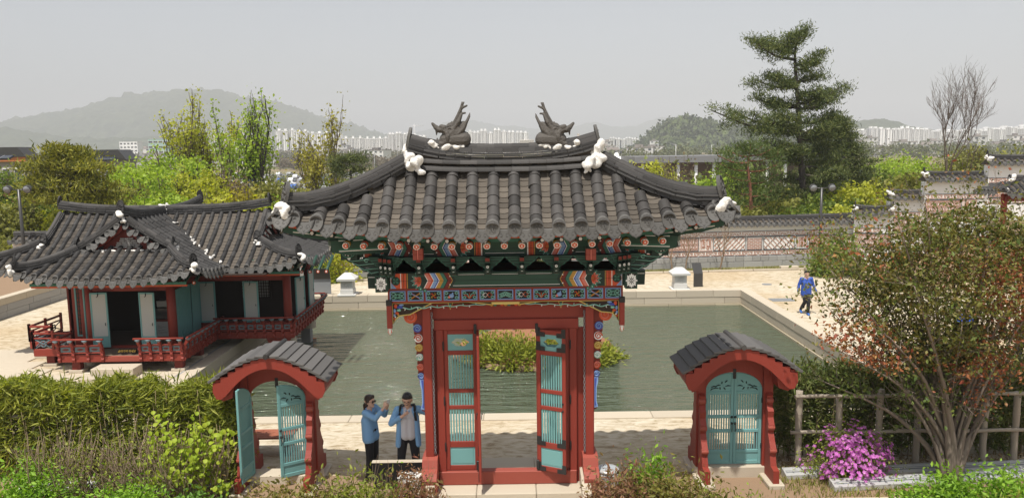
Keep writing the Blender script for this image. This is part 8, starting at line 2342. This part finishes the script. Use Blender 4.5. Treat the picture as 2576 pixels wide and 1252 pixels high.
def twigs(lab, px0, px1, Y, n, h, seed, lean=.25, leaf=None, group=None, m='twig', r=.008, nleaf=0):
 g = random.Random(seed); a, b = AT(px0, 1180, Y), AT(px1, 1180, Y)
 t = thing('dry_stems', lab, 'shrub', ((a.x + b.x) / 2, Y, 0)); mb = MB(); tips, al = [], []
 for k in range(n):
  x = g.uniform(a.x, b.x); hh = h * g.uniform(.6, 1.1)
  grow(mb, (x, Y + g.uniform(-.25, .25), 0), (g.gauss(0, lean), g.gauss(0, lean), 1), hh * .62, r * g.uniform(.7, 1.2), 1, g, tips, 3, .6, .3, .6, 0, al, bend=.08, sides=4)
 put('stems', mb.mesh('stems', [M[m]]), t)
 if nleaf:
  s = arr([p for p, _ in tips] + al); gn_ = np.random.RandomState(seed); P = s[gn_.randint(len(s), size=nleaf)] + gn_.randn(nleaf, 3) * .03
  put('foliage', leaf_mesh('foliage', P, .06, [leaf], .5, seed=seed), t)
M['palestem'] = mat('pale_dry_stem', (.46, .35, .25), .9, scale=8, col2=(.22, .155, .105))
twigs('tangle of tan dry stems across the middle of the left hedge', 60, 480, 13.25, 150, 1.45, 601, .5, NG, m='palestem', r=.014, nleaf=2200)
twigs('thicket of dry stems behind the round lime leaves', 300, 560, 13.45, 90, 1.15, 602, .5, NG, m='palestem', r=.011, nleaf=1100)
twigs('bare upright twigs in front of the woman', 800, 980, 12.5, 34, 1.0, 603, .16, FG, r=.007, nleaf=50)
twigs('bare upright twigs in front of the standing man', 980, 1070, 12.6, 14, .95, 604, .16, FG, r=.006, nleaf=10)
twigs('bare upright twigs right of the main gate', 1540, 1730, 12.7, 26, .95, 605, .12, FG, r=.006, nleaf=60)
twigs('thin bare shoots in front of the closed small gate', 1730, 2000, 12.4, 20, .6, 606, .2, FG, r=.005, nleaf=80)
for k, (px, lab) in enumerate(((1690, 'leafless climbing shrub at the left of the visible patterned wall'), (1725, 'leafless shrub in the middle of the visible patterned wall'), (1812, 'tall leafless shrub against the seal panel of the patterned wall'))):
 b = AT(px, 680, WY(8.5) - .6); g = random.Random(700 + k); t = thing('bare_shrub', lab, 'shrub', (b.x, b.y, 0)); mb = MB()
 grow(mb, (b.x, b.y, 0), (0, 0, 1), 1.0, .045, 3, g, [], 3, .7, .15, .75, 0, None); put('stems', mb.mesh('stems', [M['twig']]), t)
shrub(2105, 625, 36.8, 1.25, 1.0, 1.9, 5200, lm('hedge_green', [(.10, .16, .02), (.18, .25, .03), (.24, .31, .05), (.07, .11, .016)], .35), 'bushy green shrub right of the lamp post in front of the wall', 710, .13, .5, lump=.2, out=.1)
shrub(845, 640, 37.2, .95, .7, 2.0, 2600, YG, 'yellow-green shrub against the wall between pavilion and gate', 711, .13, .5, lump=.22)
shrub(812, 650, 37.0, .6, .5, 1.3, 1400, lm('hedge_green', [], 0) if 'hedge_green' in LEAFM else MG, 'green shrub against the wall behind the dark panel', 712, .13, .5)
def tufts(name, x0, x1, y0f, y1f, n, h, leaf, seed, zb=0.012):
 g = np.random.RandomState(seed); x = g.uniform(x0, x1, n); y = np.array([g.uniform(y0f(a), y1f(a)) for a in x]); keep = (np.sin(x * 1.7 + seed) + np.sin(y * 2.9 + x) + g.randn(n) * .7) > -.5
 P = np.stack([x, y, np.full(n, zb) + h * .45], 1)[keep]; k = len(P)
 put(name, leaf_mesh(name, P, h, [leaf], .16, -.4, out=np.stack([g.randn(k) * .5, g.randn(k) * .5, np.ones(k)], 1), outw=.8, seed=seed), kind='stuff')
tufts('grass', -14, 16.5, lambda x: 37.0 + .0632 * (x + 21) - .35, lambda x: 38.6 + .075 * x, 9000, .13, lm('verge_grass', [(.22, .24, .05), (.30, .29, .08), (.36, .31, .13), (.15, .19, .03)], .3), 801)
tufts('grass', 4.6, 9.6, lambda x: 11.6, lambda x: 14.4, 6500, .10, lm('bed_grass', [(.20, .24, .03), (.30, .33, .05), (.33, .28, .11), (.13, .18, .02)], .3), 802)
tufts('weeds', -9.6, -4.9, lambda x: 11.6, lambda x: 13.9, 3500, .10, lm('bed_grass', [], 0) if 'bed_grass' in LEAFM else MG, 803)
g = np.random.RandomState(805); n = 1800; P = np.stack([g.uniform(5.0, 10.5, n), g.uniform(14.0, 14.9, n), g.rand(n) * .10], 1)
put('fallen_leaves', leaf_mesh('fallen_leaves', P, .10, [lm('dead_leaf', [(.25, .17, .08), (.33, .24, .12), (.16, .10, .05)], .2)], .2, seed=805, flatness=.6), kind='stuff')
# ================================================================== STONE LANTERNS, PANELS, LIGHTS, BENCHES
def lantern(px, py, lab):
 c = GR(px, py, 0); t = thing('stone_lantern', lab, 'lantern', c, 0, 'white stone lanterns')
 def q(n, mb): put(n, mb.mesh(n, [M['lanternstone']]), t, local=True)
 mb = MB(); mb.bbox((-.40, -.40, 0), (.40, .40, .07), 0, .012); q('foot', mb)
 mb = MB(); mb.bbox((-.29, -.29, .072), (.29, .29, .28), 0, .012); q('plinth', mb)
 mb = MB(); mb.bbox((-.27, -.27, .284), (.27, .27, .66), 0, .012)
 for k in range(4): a = k * math.pi / 2 + .78; mb.tube([(.07 * math.cos(a) + .055 * math.cos(u), -.278, .47 + .07 * math.sin(a) + .055 * math.sin(u)) for u in np.linspace(0, 6.283, 10)], .012, 5)
 mb.blob((0, -.275, .47), .03, 0, 2, .05, 1, (1, .6, 1)); q('body', mb)
 mb = MB(); mb.box((.271, -.12, .34), (.30, .12, .6)); q('side_box', mb)
 mb = MB(); v = [(-.40, -.40, .665), (.40, -.40, .665), (.40, .40, .665), (-.40, .40, .665), (-.41, -.41, .76), (.41, -.41, .76), (.41, .41, .76), (-.41, .41, .76), (-.16, -.16, .97), (.16, -.16, .97), (.16, .16, .97), (-.16, .16, .97)]
 mb.mesh_in(v, [(0, 3, 2, 1), (0, 1, 5, 4), (1, 2, 6, 5), (2, 3, 7, 6), (3, 0, 4, 7), (4, 5, 9, 8), (5, 6, 10, 9), (6, 7, 11, 10), (7, 4, 8, 11), (8, 9, 10, 11)]); q('cap', mb)
lantern(1709, 727, 'white stone lantern on the far bank right of the gate'); lantern(876, 741, 'white stone lantern on the far bank left of the gate')
def panel(px0, px1, py, h, lab, face, rz=0.0, slope=.42):
 a, b = GR(px0, py, 0), GR(px1, py, 0); w = (b - a).length
 t = thing('info_panel', lab, 'sign', (a + b) / 2, rz)
 mb = MB(); mb.bbox((-w / 2, -.03, 0), (w / 2, .03, h * .58), 0, .006); put('stand', mb.mesh('stand', [M['greymetal'] if face == 'greymetal' else M['darkmetal']]), t, local=True)
 mb = MB(); mb.prism([(-.03, h * .58), (.02, h * .58), (.02 - slope, h), (-.03 - slope, h - .01)], w, 'x', 0, -w / 2); o = put('plate', mb.mesh('plate', [M['darkmetal']]), t, local=True)
 return t, w
panel(786, 833, 741, 1.22, 'wide dark slanted information panel on the far bank left of the gate', 'greymetal', 0, .25)
panel(1744, 1768, 721, 1.05, 'narrow dark slanted information panel beside the right stone lantern', 'dark', .15, -.28)
t, w = panel(2055, 2072, 694, 1.0, 'dark reading panel at the foot of the right lamp post', 'dark', R(-35), -.5)
mb = MB()
for k in range(5): mb.box((-w * .4, .13 + k * .06, .60), (w * .4, .15 + k * .06, .604))
t = thing('stone_bench', 'pale stone block bench on the far bank behind the deck railing', 'bench', GR(735, 741, 0))
mb = MB(); mb.bbox((-.75, -.25, .30), (.75, .25, .42), 0, .015); put('seat', mb.mesh('seat', [M['lanternstone']]), t, local=True)
for s in (-1, 1): mb = MB(); mb.bbox((s * .55 - .15, -.2, 0), (s * .55 + .15, .2, .298), 0, .01); put('support', mb.mesh('support', [M['lanternstone']]), t, local=True)
t = thing('stone_curb', 'low stone curb and blocks beside the right lamp post', 'curb', GR(2095, 690, 0))
for k, (x, y, w_, d_, h_) in enumerate(((-1.1, .6, 1.1, .3, .28), (0.05, .3, .8, .35, .42), (.9, .2, .8, .5, .62), (-2.0, 1.5, .9, .3, .2))):
 mb = MB(); mb.bbox((x, y, 0), (x + w_, y + d_, h_), 0, .02); put('stone_block', mb.mesh('stone_block', [M['granite']]), t, local=True)
def lightbar(p0, p1, lab, H=.15, D=.22):
 a, b = Vector(p0), Vector(p1); d = b - a; L = d.length; t = thing('light_bar', lab, 'floodlight', a, math.atan2(d.y, d.x), 'long metal light bars in the planting')
 def q(n, mb, mm): put(n, mb.mesh(n, [M[mm]]), t, local=True)
 mb = MB(); mb.prism([(0, 0), (0, H * .55), (D * .85, H), (D, H), (D, 0)], L, 'x', 0, 0); q('housing', mb, 'silver')
 s = Vector((D * .85, H * .45));
 def on(u, off): return (u * D * .85 - off * .47, H * .55 + u * H * .45 + off * .88)
 mb = MB(); y0, z0 = on(.36, .002); y1, z1 = on(.70, .002); mb.poly([(L * .03, y0, z0), (L * .97, y0, z0), (L * .97, y1, z1), (L * .03, y1, z1)]); q('slot', mb, 'greymetal')
 mb = MB(); n = int(L / .028)
 for k in range(n):
  x = L * .045 + L * .91 * (k + .5) / n; y, z = on(.53, .006); mb.lathe((0, 0, 0), [(.012, -.005), (.010, .006)], 6, 0, True, Matrix.Translation((x, y, z)) @ Matrix.Rotation(R(-28), 4, 'X') @ Matrix.Diagonal((1.1, 1.5, 1, 1)))
 q('light_row', mb, 'lanternstone')
 for x in (.02, .98): mb = MB(); y, z = on(.9, 0); mb.tube([(L * x, y, z - .01), (L * x, y, z + .005)], .007, 6); q('screw', mb, 'iron')
B_ = lambda px, py, z=.02: GR(px, py, z)
lightbar(B_(2100, 1236), B_(2440, 1216), 'front metal light bar right of the azalea')
lightbar(B_(1978, 1206), B_(2110, 1199), 'metal light bar in shade left of the azalea')
lightbar(B_(2222, 1200), B_(2362, 1193), 'metal light bar behind the front one right of the azalea')
lightbar(B_(2378, 1196), B_(2640, 1182), 'metal light bar behind the green plants at the right edge')
lightbar(B_(2445, 1216), B_(2640, 1204), 'metal light bar at the right edge in front of the green plants')
lightbar(B_(330, 1252), B_(572, 1244), 'metal light bar at the bottom left in leaf shade')
lightbar(B_(40, 1246), B_(240, 1238), 'metal light bar hidden in the lower left shrubs')
t = thing('bed_kerb', 'pale stone kerb in front of the azalea bed', 'kerb', (6.0, 13.05, 0))
for k in range(4): block(t, (4.45 + k * .95, 12.72 - .0 * k, 0), (4.45 + k * .95 + .944, 12.86, .12), 'kerb_stone', 'granite')
c = GR(676, 1165, 0.0)
t = thing('wooden_bench', 'red-brown slatted wooden bench seen through the open small gate', 'bench', (c.x, 15.6, 0))
for k in range(5): mb = MB(); mb.bbox((-.62, -.26 + k * .105, .38), (.38, -.165 + k * .105, .42), 0, .006); put('slat', mb.mesh('slat', [M['benchwood']]), t, local=True)
for s in (-.5, .26): mb = MB(); mb.bbox((s - .06, -.22, 0), (s + .06, .22, .378), 0, .01); put('leg', mb.mesh('leg', [M['greymetal']]), t, local=True)
c = AT(1007, 1140, 13.75)
t = thing('planter_box', 'low black box with pale rim behind the bare twigs left of the gate', 'box', (c.x, 13.75, 0))
mb = MB(); mb.bbox((-.52, -.05, 0), (.42, .05, .52), 0, .008); put('box_body', mb.mesh('box_body', [M['black']]), t, local=True)
mb = MB(); mb.bbox((-.53, -.06, .522), (.43, .06, .54), 0, .005); put('rim', mb.mesh('rim', [M['granite']]), t, local=True)
c = AT(1030, 1150, 13.2)
t = thing('control_box', 'small white weathered box at the left foot of the main gate', 'box', (c.x, 13.25, 0))
mb = MB(); mb.bbox((-.21, -.12, 0), (.20, .12, .46), 0, .015); put('box_body', mb.mesh('box_body', [M['plaster']]), t, local=True)
mb = MB(); mb.bbox((-.22, -.13, .462), (.21, .13, .485), 0, .008); put('lid', mb.mesh('lid', [M['lanternstone']]), t, local=True)
c = AT(1528, 1152, 13.7)
t = thing('round_floodlight', 'round silver floodlight on a grey block right of the main gate', 'floodlight', (c.x, 13.7, 0))
mb = MB(); mb.bbox((-.22, -.2, 0), (.18, .2, .30), 0, .012); put('base_block', mb.mesh('base_block', [M['wallbase']]), t, local=True)
mb = MB(); mb.lathe((0, 0, .30), [(.19, 0), (.22, .03), (.21, .06), (.16, .075)], 18); put('lamp_ring', mb.mesh('lamp_ring', [M['silver']]), t, local=True)
mb = MB(); mb.lathe((0, 0, .376), [(.155, 0), (.13, .01), (.02, .014)], 18); put('lens', mb.mesh('lens', [flat('lens_glass', (.35, .38, .40), .1, .8)]), t, local=True)
KO, KW_ = flat('koi_orange', (.62, .17, .045), .35), flat('koi_white', (.66, .60, .50), .35)
for k, (px, py, rz, mm, lab) in enumerate(((716, 828, .1, KO, 'orange koi farthest from the deck corner'), (745, 838, .25, KO, 'orange koi right of the deck corner'), (700, 838, -.2, KW_, 'pale koi close to the deck'), (760, 850, -.1, KO, 'long orange koi nearest the viewer'), (725, 852, .5, KW_, 'small pale koi below the orange ones'))):
 c = GR(px + 22, py, WZ); t = thing('koi_fish', lab, 'fish', (c.x, c.y, WZ + .006), rz, 'koi in the pond')
 mb = MB(); out = []
 for i in range(9):
  u = i / 8; out.append((-.22 + .44 * u, .045 * math.sin(math.pi * min(1, u * 1.08)) ** .8 + .004))
 mb.prism(out + [(x, -y) for x, y in out[::-1]] , .012, 'z', 0, -.006); mb.prism([(-.20, 0), (-.30, .05), (-.27, 0), (-.30, -.05)], .006, 'z', 0, -.003)
 put('body', mb.mesh('body', [mm]), t, local=True)
# ================================================================== PEOPLE
SKIN = mat('skin', (.60, .37, .265), .55, scale=14, var=.06)
HAIR, HAIRB = flat('black_hair', (.012, .011, .011), .4), flat('dark_brown_hair', (.032, .018, .013), .4)
DENIM = mat('blue_denim_shirt', (.20, .375, .60), .85, scale=26, var=.14, bump=.35, bscale=70)
NAVYJ = mat('royal_blue_jacket', (.035, .085, .36), .5, scale=18, var=.18, bump=.3, bscale=30)
TEE = mat('light_grey_tee', (.56, .55, .57), .85, scale=22, var=.08, bump=.25, bscale=40)
TROU = mat('black_trousers', (.016, .016, .019), .75, scale=20, var=.3, bump=.25, bscale=40)
SHOE = flat('blue_shoes', (.04, .14, .45), .5)
YEL = flat('yellow_cloth', (.75, .58, .02), .7)
def person(label, loc, rz, pose, top, bottom, shoe, hair, H=1.72, openshirt=None, sleeve=1.0, hairstyle='short', glasses=None, waist=.97, vis=1.0, face=True):
 """body, clothes and hair; every point in local metres for a 1.72 m figure facing -y"""
 k = H / 1.72
 t = thing('person', label, 'person', loc, rz)
 S = Matrix.Scale(k, 4)
 P = dict(pel=(0, 0, .93), chest=(0, .0, 1.22), neck=(0, .01, 1.44), head=(0, -.01, 1.58), sl=(-.185, .01, 1.39), sr=(.185, .01, 1.39), hl=(-.09, 0, .90), hr=(.09, 0, .90))
 P.update(pose)
 V_ = {n: Vector(p) for n, p in P.items() if isinstance(p, tuple)}
 def part(n, me, mm, **kw):
  me.materials.clear(); [me.materials.append(x) for x in (mm if isinstance(mm, list) else [mm])]
  return put(n, me, t, S, local=True, **kw)
 hd = V_['head']; fd = Vector(P.get('look', (0, -1, -.1))).normalized(); fs = fd.cross(Vector((0, 0, 1))).normalized(); fu = fs.cross(fd)
 b = MB()
 def head_mb(b):
  capsule(b, hd + fu * .025, .088, hd - fu * .045 - fd * -.012, .068, 14); capsule(b, hd - fd * .03 + fu * .025, .09, hd - fd * .015 + fu * .03, .088, 14)
  capsule(b, hd + fd * .075 + fu * .012, .010, hd + fd * .097 - fu * .022, .015, 8)        # nose
  capsule(b, hd + fd * .055 - fu * .075, .035, hd + fd * .065 - fu * .085, .030, 8)          # chin
  for s in (-1, 1): capsule(b, hd + fs * (s * .088) + fu * .015, .014, hd + fs * (s * .085) - fu * .028, .010, 8)
 head_mb(b)
 capsule(b, V_['neck'] - Vector((0, 0, .06)), .058, hd - fu * .06 - fd * .01, .052, 10)
 for s in (-1, 1):
  o = Vector((s * .065, 0, 0))
  capsule(b, V_['chest'] + o, .105, V_['neck'] + o * .9 - Vector((0, 0, .07)), .070, 12); capsule(b, V_['pel'] + o * 1.1, .105, V_['chest'] + o, .10, 12)
 for n in 'lr':
  sh, el, wr = V_['s' + n], V_['e' + n], V_['w' + n]
  capsule(b, V_['neck'] - Vector((0, 0, .075)), .055, sh, .052); capsule(b, sh, .050, el, .038); capsule(b, el, .038, wr, .026)
  h, kn, an = V_['h' + n], V_['k' + n], V_['a' + n]
  capsule(b, h, .085, kn, .055); capsule(b, kn, .055, an, .040)
  to = V_.get('t' + n, an + Vector((0, -.14, -.05))); capsule(b, an + Vector((0, .03, -.045)), .036, to, .032)
  hdv = Vector(P.get('d' + n, tuple(wr - el))).normalized(); pn = Vector(P.get('p' + n, (1 if n == 'l' else -1, 0, 0)))
  pn = (pn - hdv * pn.dot(hdv)).normalized(); sd = hdv.cross(pn)
  curl = P.get('c' + n, .45)
  pm_ = wr + hdv * .075
  for o in (-.024, 0, .024): capsule(b, wr + sd * o * .6 + hdv * .01, .017, pm_ + sd * o, .0155, 8)
  for i, (o, L) in enumerate(((-.030, .062), (-.010, .074), (.010, .070), (.030, .054))):
   c1 = curl * (1 if not P.get('point' + n) or i else .0)
   a = pm_ + sd * o; m = a + (hdv * math.cos(c1) + pn * math.sin(c1)).normalized() * L * .55; e = m + (hdv * math.cos(c1 * 2.2) + pn * math.sin(c1 * 2.2)).normalized() * L * .5
   capsule(b, a, .0088, m, .0085, 7); capsule(b, m, .0085, e, .0072, 7)
  a = wr + hdv * .03 - sd * .022; m = a - sd * .030 + hdv * .028 + pn * .012; capsule(b, a, .012, m, .0098, 7); capsule(b, m, .0098, m + hdv * .03 + pn * .018 + sd * .008, .0082, 7)
 part('body', remeshed(b, .0085, 2, 'body'), SKIN)
 b = MB()
 for s in (-1, 1): capsule(b, V_['pel'] + Vector((s * .07, 0, .06)), .112, V_['h' + 'lr'[(s + 1) // 2]] + Vector((0, 0, -.02)), .108, 12)
 for n in 'lr':
  h, kn, an = V_['h' + n], V_['k' + n], V_['a' + n]; capsule(b, h, .105, kn, .076, 12); capsule(b, kn, .076, an + (kn - an) * .08, .060, 12)
  m = kn.lerp(an, .5); capsule(b, m, .07, m + Vector((0, -.012, -.05)), .068, 10)
 part('trousers', remeshed(b, .012, 3, 'trousers'), bottom)
 for n in 'lr':
  an = V_['a' + n]; to = V_.get('t' + n, an + Vector((0, -.14, -.05))); b = MB(); capsule(b, an + Vector((0, .035, -.04)), .05, to, .044, 10); part('shoe', remeshed(b, .011, 2, 'shoe'), shoe)
 b = MB()
 hem = V_['pel'] + Vector((0, 0, waist - .93 - .10))
 if openshirt is None:
  for s in (-1, 1):
   o = Vector((s * .072, 0, 0)); capsule(b, hem + o * 1.15 + Vector((0, 0, .04)), .128, V_['chest'] + o, .118, 14); capsule(b, V_['chest'] + o, .120, V_['neck'] + o * .95 - Vector((0, 0, .085)), .080, 14)
 else:
  for s in (-1, 1):
   for yy, rr in ((.035, .105),):
    o = Vector((s * .085, yy, 0)); capsule(b, hem + o * 1.2 + Vector((s * .02, 0, .02)), .105, V_['chest'] + o * 1.1, .108, 12); capsule(b, V_['chest'] + o * 1.1, .108, V_['neck'] + Vector((s * .08, .01, -.085)), .074, 12)
   o = Vector((s * .158, -.07, 0)); capsule(b, hem + o + Vector((s * .025, -.02, .0)), .052, V_['chest'] + o * .92, .055, 8); capsule(b, V_['chest'] + o * .92, .055, V_['neck'] + Vector((s * .085, -.045, -.06)), .036, 8)
 for n in 'lr':
  sh, el, wr = V_['s' + n], V_['e' + n], V_['w' + n]
  capsule(b, V_['neck'] - Vector((0, 0, .085)), .064, sh, .068); capsule(b, sh, .068, el, .056); capsule(b, el, .056, el.lerp(wr, sleeve), .046)
  q = el.lerp(wr, sleeve * .93); capsule(b, q, .052, el.lerp(wr, sleeve), .052, 10)
  m = sh.lerp(el, .6); capsule(b, m, .062, m + (el - sh).normalized() * .03, .063, 8)
 part('shirt', remeshed(b, .011, 2, 'shirt'), top)
 b = MB()
 for s in (-1, 1): capsule(b, V_['neck'] + Vector((s * .05, -.03, -.02)), .020, V_['neck'] + Vector((s * .025, -.085, -.075)), .015, 7); capsule(b, V_['neck'] + Vector((s * .05, -.03, -.02)), .020, V_['neck'] + Vector((s * .02, .05, .0)), .022, 7)
 part('collar', remeshed(b, .009, 1, 'collar'), top)
 if openshirt is not None:
  b = MB()
  for s in (-1, 1): o = Vector((s * .055, -.025, 0)); capsule(b, V_['pel'] + o + Vector((0, 0, .0)), .112, V_['chest'] + o, .112, 12); capsule(b, V_['chest'] + o, .112, V_['neck'] + o * .8 - Vector((0, 0, .07)), .064, 12)
  part('undershirt', remeshed(b, .011, 2, 'undershirt'), openshirt)
 b = MB()
 capsule(b, hd - fd * .030 + fu * .050, .092, hd - fd * .012 + fu * .058, .088, 14); capsule(b, hd - fd * .062 + fu * .01, .060, hd - fd * .05 - fu * .03, .050, 10)
 for s in (-1, 1): capsule(b, hd + fs * (s * .062) - fd * .015 + fu * .045, .038, hd + fs * (s * .066) - fd * .03 - fu * .005, .026, 8)
 if hairstyle == 'short':
  for j in range(7): a = -1.2 + .4 * j; capsule(b, hd + fs * (.055 * math.sin(a)) + fd * .035 + fu * .115, .026, hd + fs * (.065 * math.sin(a)) + fd * .060 + fu * .100, .014, 7)
 else:
  for s in (-1, 1): capsule(b, hd + fs * (s * .035) + fd * .04 + fu * .095, .04, hd + fs * (s * .075) + fd * .012 + fu * .02, .022, 8); capsule(b, hd + fs * (s * .075) + fu * .01, .026, hd + fs * (s * .06) - fd * .04 - fu * .07, .030, 8)
  q0 = hd - fd * .085 - fu * .035; capsule(b, q0, .032, q0 - fd * .045 - fu * .05, .040); capsule(b, q0 - fd * .045 - fu * .05, .042, q0 - fd * .05 - fu * .15, .030); capsule(b, q0 - fd * .05 - fu * .15, .030, q0 - fd * .04 - fu * .20, .010)
 part('hair', remeshed(b, .009, 1, 'hair'), hair)
 ft = MB()
 for s in (-1, 1):
  e = hd + fd * .080 + fs * (s * .034) + fu * .008; ft.blob(e, .0075, 0, 1, 0, 1, (1.3, .6, .7)); ft.tube([e + fs * (-.018) + fu * .018 + fd * .004, e + fu * .023 + fd * .006, e + fs * .018 + fu * .018 + fd * .002], .003, 4, 0)
 ft.tube([hd + fd * .083 - fu * .052 - fs * .022, hd + fd * .089 - fu * .050, hd + fd * .083 - fu * .052 + fs * .022], .0048, 4, 1)
 part('facial_features', ft.mesh('facial_features', []), [HAIR, flat('lips', (.38, .12, .10), .5)])
 if glasses:
  gl = MB()
  for s in (-1, 1):
   c0 = hd + fd * .096 + fs * (s * .034) + fu * .006
   rim = [c0 + fs * (.026 * math.cos(a)) + fu * (.021 * math.sin(a)) for a in np.linspace(0, 6.283, 13)]
   gl.tube(rim, .0024 if glasses == 'sun' else .0015, 4, 0)
   if glasses == 'sun': gl.poly(rim[:-1], 0)
   gl.tube([c0 + fs * (s * .028), hd + fs * (s * .092) + fu * .012], .003, 4, 0)
  gl.tube([hd + fd * .100 - fs * .010 + fu * .008, hd + fd * .100 + fs * .010 + fu * .008], .003, 4, 0)
  part('glasses', gl.mesh('glasses', []), [M['black']])
 return t, V_, k
stand = dict(kl=(-.10, -.01, .49), kr=(.10, -.01, .49), al=(-.11, .02, .085), ar=(.11, .02, .085))
c = AT(932, 1040, 14.25)
pose = dict(stand); pose.update(pel=(0, .01, .93), chest=(0, .04, 1.20), neck=(0, .03, 1.42), head=(0, .0, 1.565), look=(-.12, -1, .02),
   el=(-.20, -.22, 1.30), er=(.20, -.20, 1.25), wl=(-.075, -.36, 1.51), wr=(.075, -.34, 1.48), dl=(.10, -.10, 1), dr=(-.10, -.12, 1), pl=(1, -.2, .1), pr=(-1, -.2, .1), cl=.75, cr=.75, pointl=True)
t, V_, k = person('woman in blue denim shirt with ponytail and sunglasses taking a photo', (c.x, 14.25, 0), R(70), pose, DENIM, TROU, M['black'], HAIRB, 1.67, sleeve=.55, hairstyle='tail', glasses='sun', waist=.90)
ph = thing('mobile_phone', 'small silver phone held up by the woman taking a photo', 'phone', (c.x, 14.25, 0), R(70))
mb = MB(); mb.bbox((-.075, -.012, -.04), (.075, .0, .04), 0, .004); mb.bbox((-.070, .0001, -.036), (.070, .002, .036), 1, .001)
put('phone_body', mb.mesh('phone_body', [M['silver'], M['black']]), ph, Matrix.Translation((0, -.39 * k, 1.585 * k)), local=True)
c = AT(1026, 1040, 14.0)
pose = dict(stand); pose.update(head=(.0, -.035, 1.575), look=(-.10, -1, -.38), el=(-.30, -.06, 1.16), wl=(-.045, -.20, 1.36), dl=(.55, -.25, .75), pl=(.4, -.3, -1), cl=1.5,
   er=(.40, .02, 1.28), wr=(.60, .05, 1.30), dr=(1, .1, .15), pr=(0, 0, -1), cr=.35, hl=(-.10, 0, .90), kl=(-.14, -.02, .49), al=(-.17, .02, .085), kr=(.12, .0, .49), ar=(.15, .02, .085))
t, V_, k = person('man in open blue shirt and grey tee with fist at his mouth', (c.x, 14.0, 0), R(4), pose, DENIM, TROU, M['black'], HAIR, 1.78, openshirt=TEE, sleeve=.62, glasses='clear', waist=.86)
bp = thing('rucksack', 'dark rucksack on the back of the man by the gate post', 'bag', (c.x, 14.0, 0), R(4))
b = MB(); capsule(b, (-.05, .19, 1.02), .13, (-.05, .18, 1.32), .11, 12); capsule(b, (.06, .19, 1.02), .13, (.06, .18, 1.32), .11, 12); capsule(b, (-.16, .16, .98), .07, (-.15, .15, 1.2), .06)
me = remeshed(b, .014, 2, 'pack'); me.materials.append(flat('charcoal_nylon', (.03, .03, .035), .7)); put('pack', me, bp, Matrix.Scale(k, 4), local=True)
for s in (-1, 1):
 b = MB(); b.tube(spline([(s * .10, .10, 1.46), (s * .125, -.03, 1.475), (s * .135, -.125, 1.36), (s * .15, -.10, 1.2), (s * .155, .06, 1.12)], 14), .022, 6, squash=.5); put('strap', b.mesh('strap', [M['black']]), bp, Matrix.Scale(k, 4), local=True)
c = GR(2026, 790, 0)
pose = dict(pel=(0, 0, .92), chest=(0, -.01, 1.21), neck=(0, 0, 1.43), head=(0, -.02, 1.57), look=(.12, -1, -.1), el=(-.27, .04, 1.14), wl=(-.30, -.03, .90), er=(.27, .03, 1.14), wr=(.33, -.10, .92), cl=.5, cr=.7,
   hl=(-.085, 0, .90), kl=(-.03, -.02, .50), al=(-.10, .28, .15), tl=(-.10, .17, .05), hr=(.085, 0, .90), kr=(.06, -.14, .50), ar=(.05, -.13, .085))
person('man in royal blue jacket and black trousers walking along the far path', (c.x, c.y, 0), R(-4), pose, NAVYJ, TROU, SHOE, HAIR, 1.66, sleeve=.93, waist=.86, openshirt=None)
c = GR(1600, 715, 0)
pose = dict(stand); pose.update(el=(-.24, .02, 1.13), wl=(-.26, -.05, .90), er=(.24, .02, 1.13), wr=(.26, -.05, .90), look=(1, -.2, 0))
person('person in yellow top and dark blue trousers half hidden by the gate beam', (c.x - .12, c.y, 0), R(60), pose, YEL, flat('navy_trousers', (.03, .05, .12), .7), M['darkred'], HAIR, 1.62, waist=.9)
c = GR(2424, 905, 0)
person('person in bright blue jacket glimpsed behind the stems of the big shrub', (c.x, c.y, 0), R(10), pose, flat('bright_blue_jacket', (.02, .10, .55), .6), flat('blue_jeans', (.05, .09, .20), .8), M['black'], HAIR, 1.62, waist=.88)
c = GR(2572, 930, 0)
person('person in dark maroon coat at the right edge behind the big shrub', (c.x, c.y, 0), R(-50), pose, flat('maroon_coat', (.07, .025, .025), .8), TROU, M['black'], HAIRB, 1.66, waist=.8)
# ================================================================== AIR
hz = MB(); hz.box((-4600, -60, -12), (4600, 7400, 420))
m = bpy.data.materials.new('haze'); m.use_nodes = True
n, l = m.node_tree.nodes, m.node_tree.links
for q in list(n):
 if q.type != 'OUTPUT_MATERIAL': n.remove(q)
v = n.new('ShaderNodeVolumePrincipled')
v.inputs['Color'].default_value = (.93, .94, .95, 1)
v.inputs['Density'].default_value = 0.00034
v.inputs['Anisotropy'].default_value = -0.2
out = [q for q in n if q.type == 'OUTPUT_MATERIAL'][0]
l.new(v.outputs[0], out.inputs['Volume'])
m.cycles.homogeneous_volume = True
hz.build('haze', m, kind='stuff')
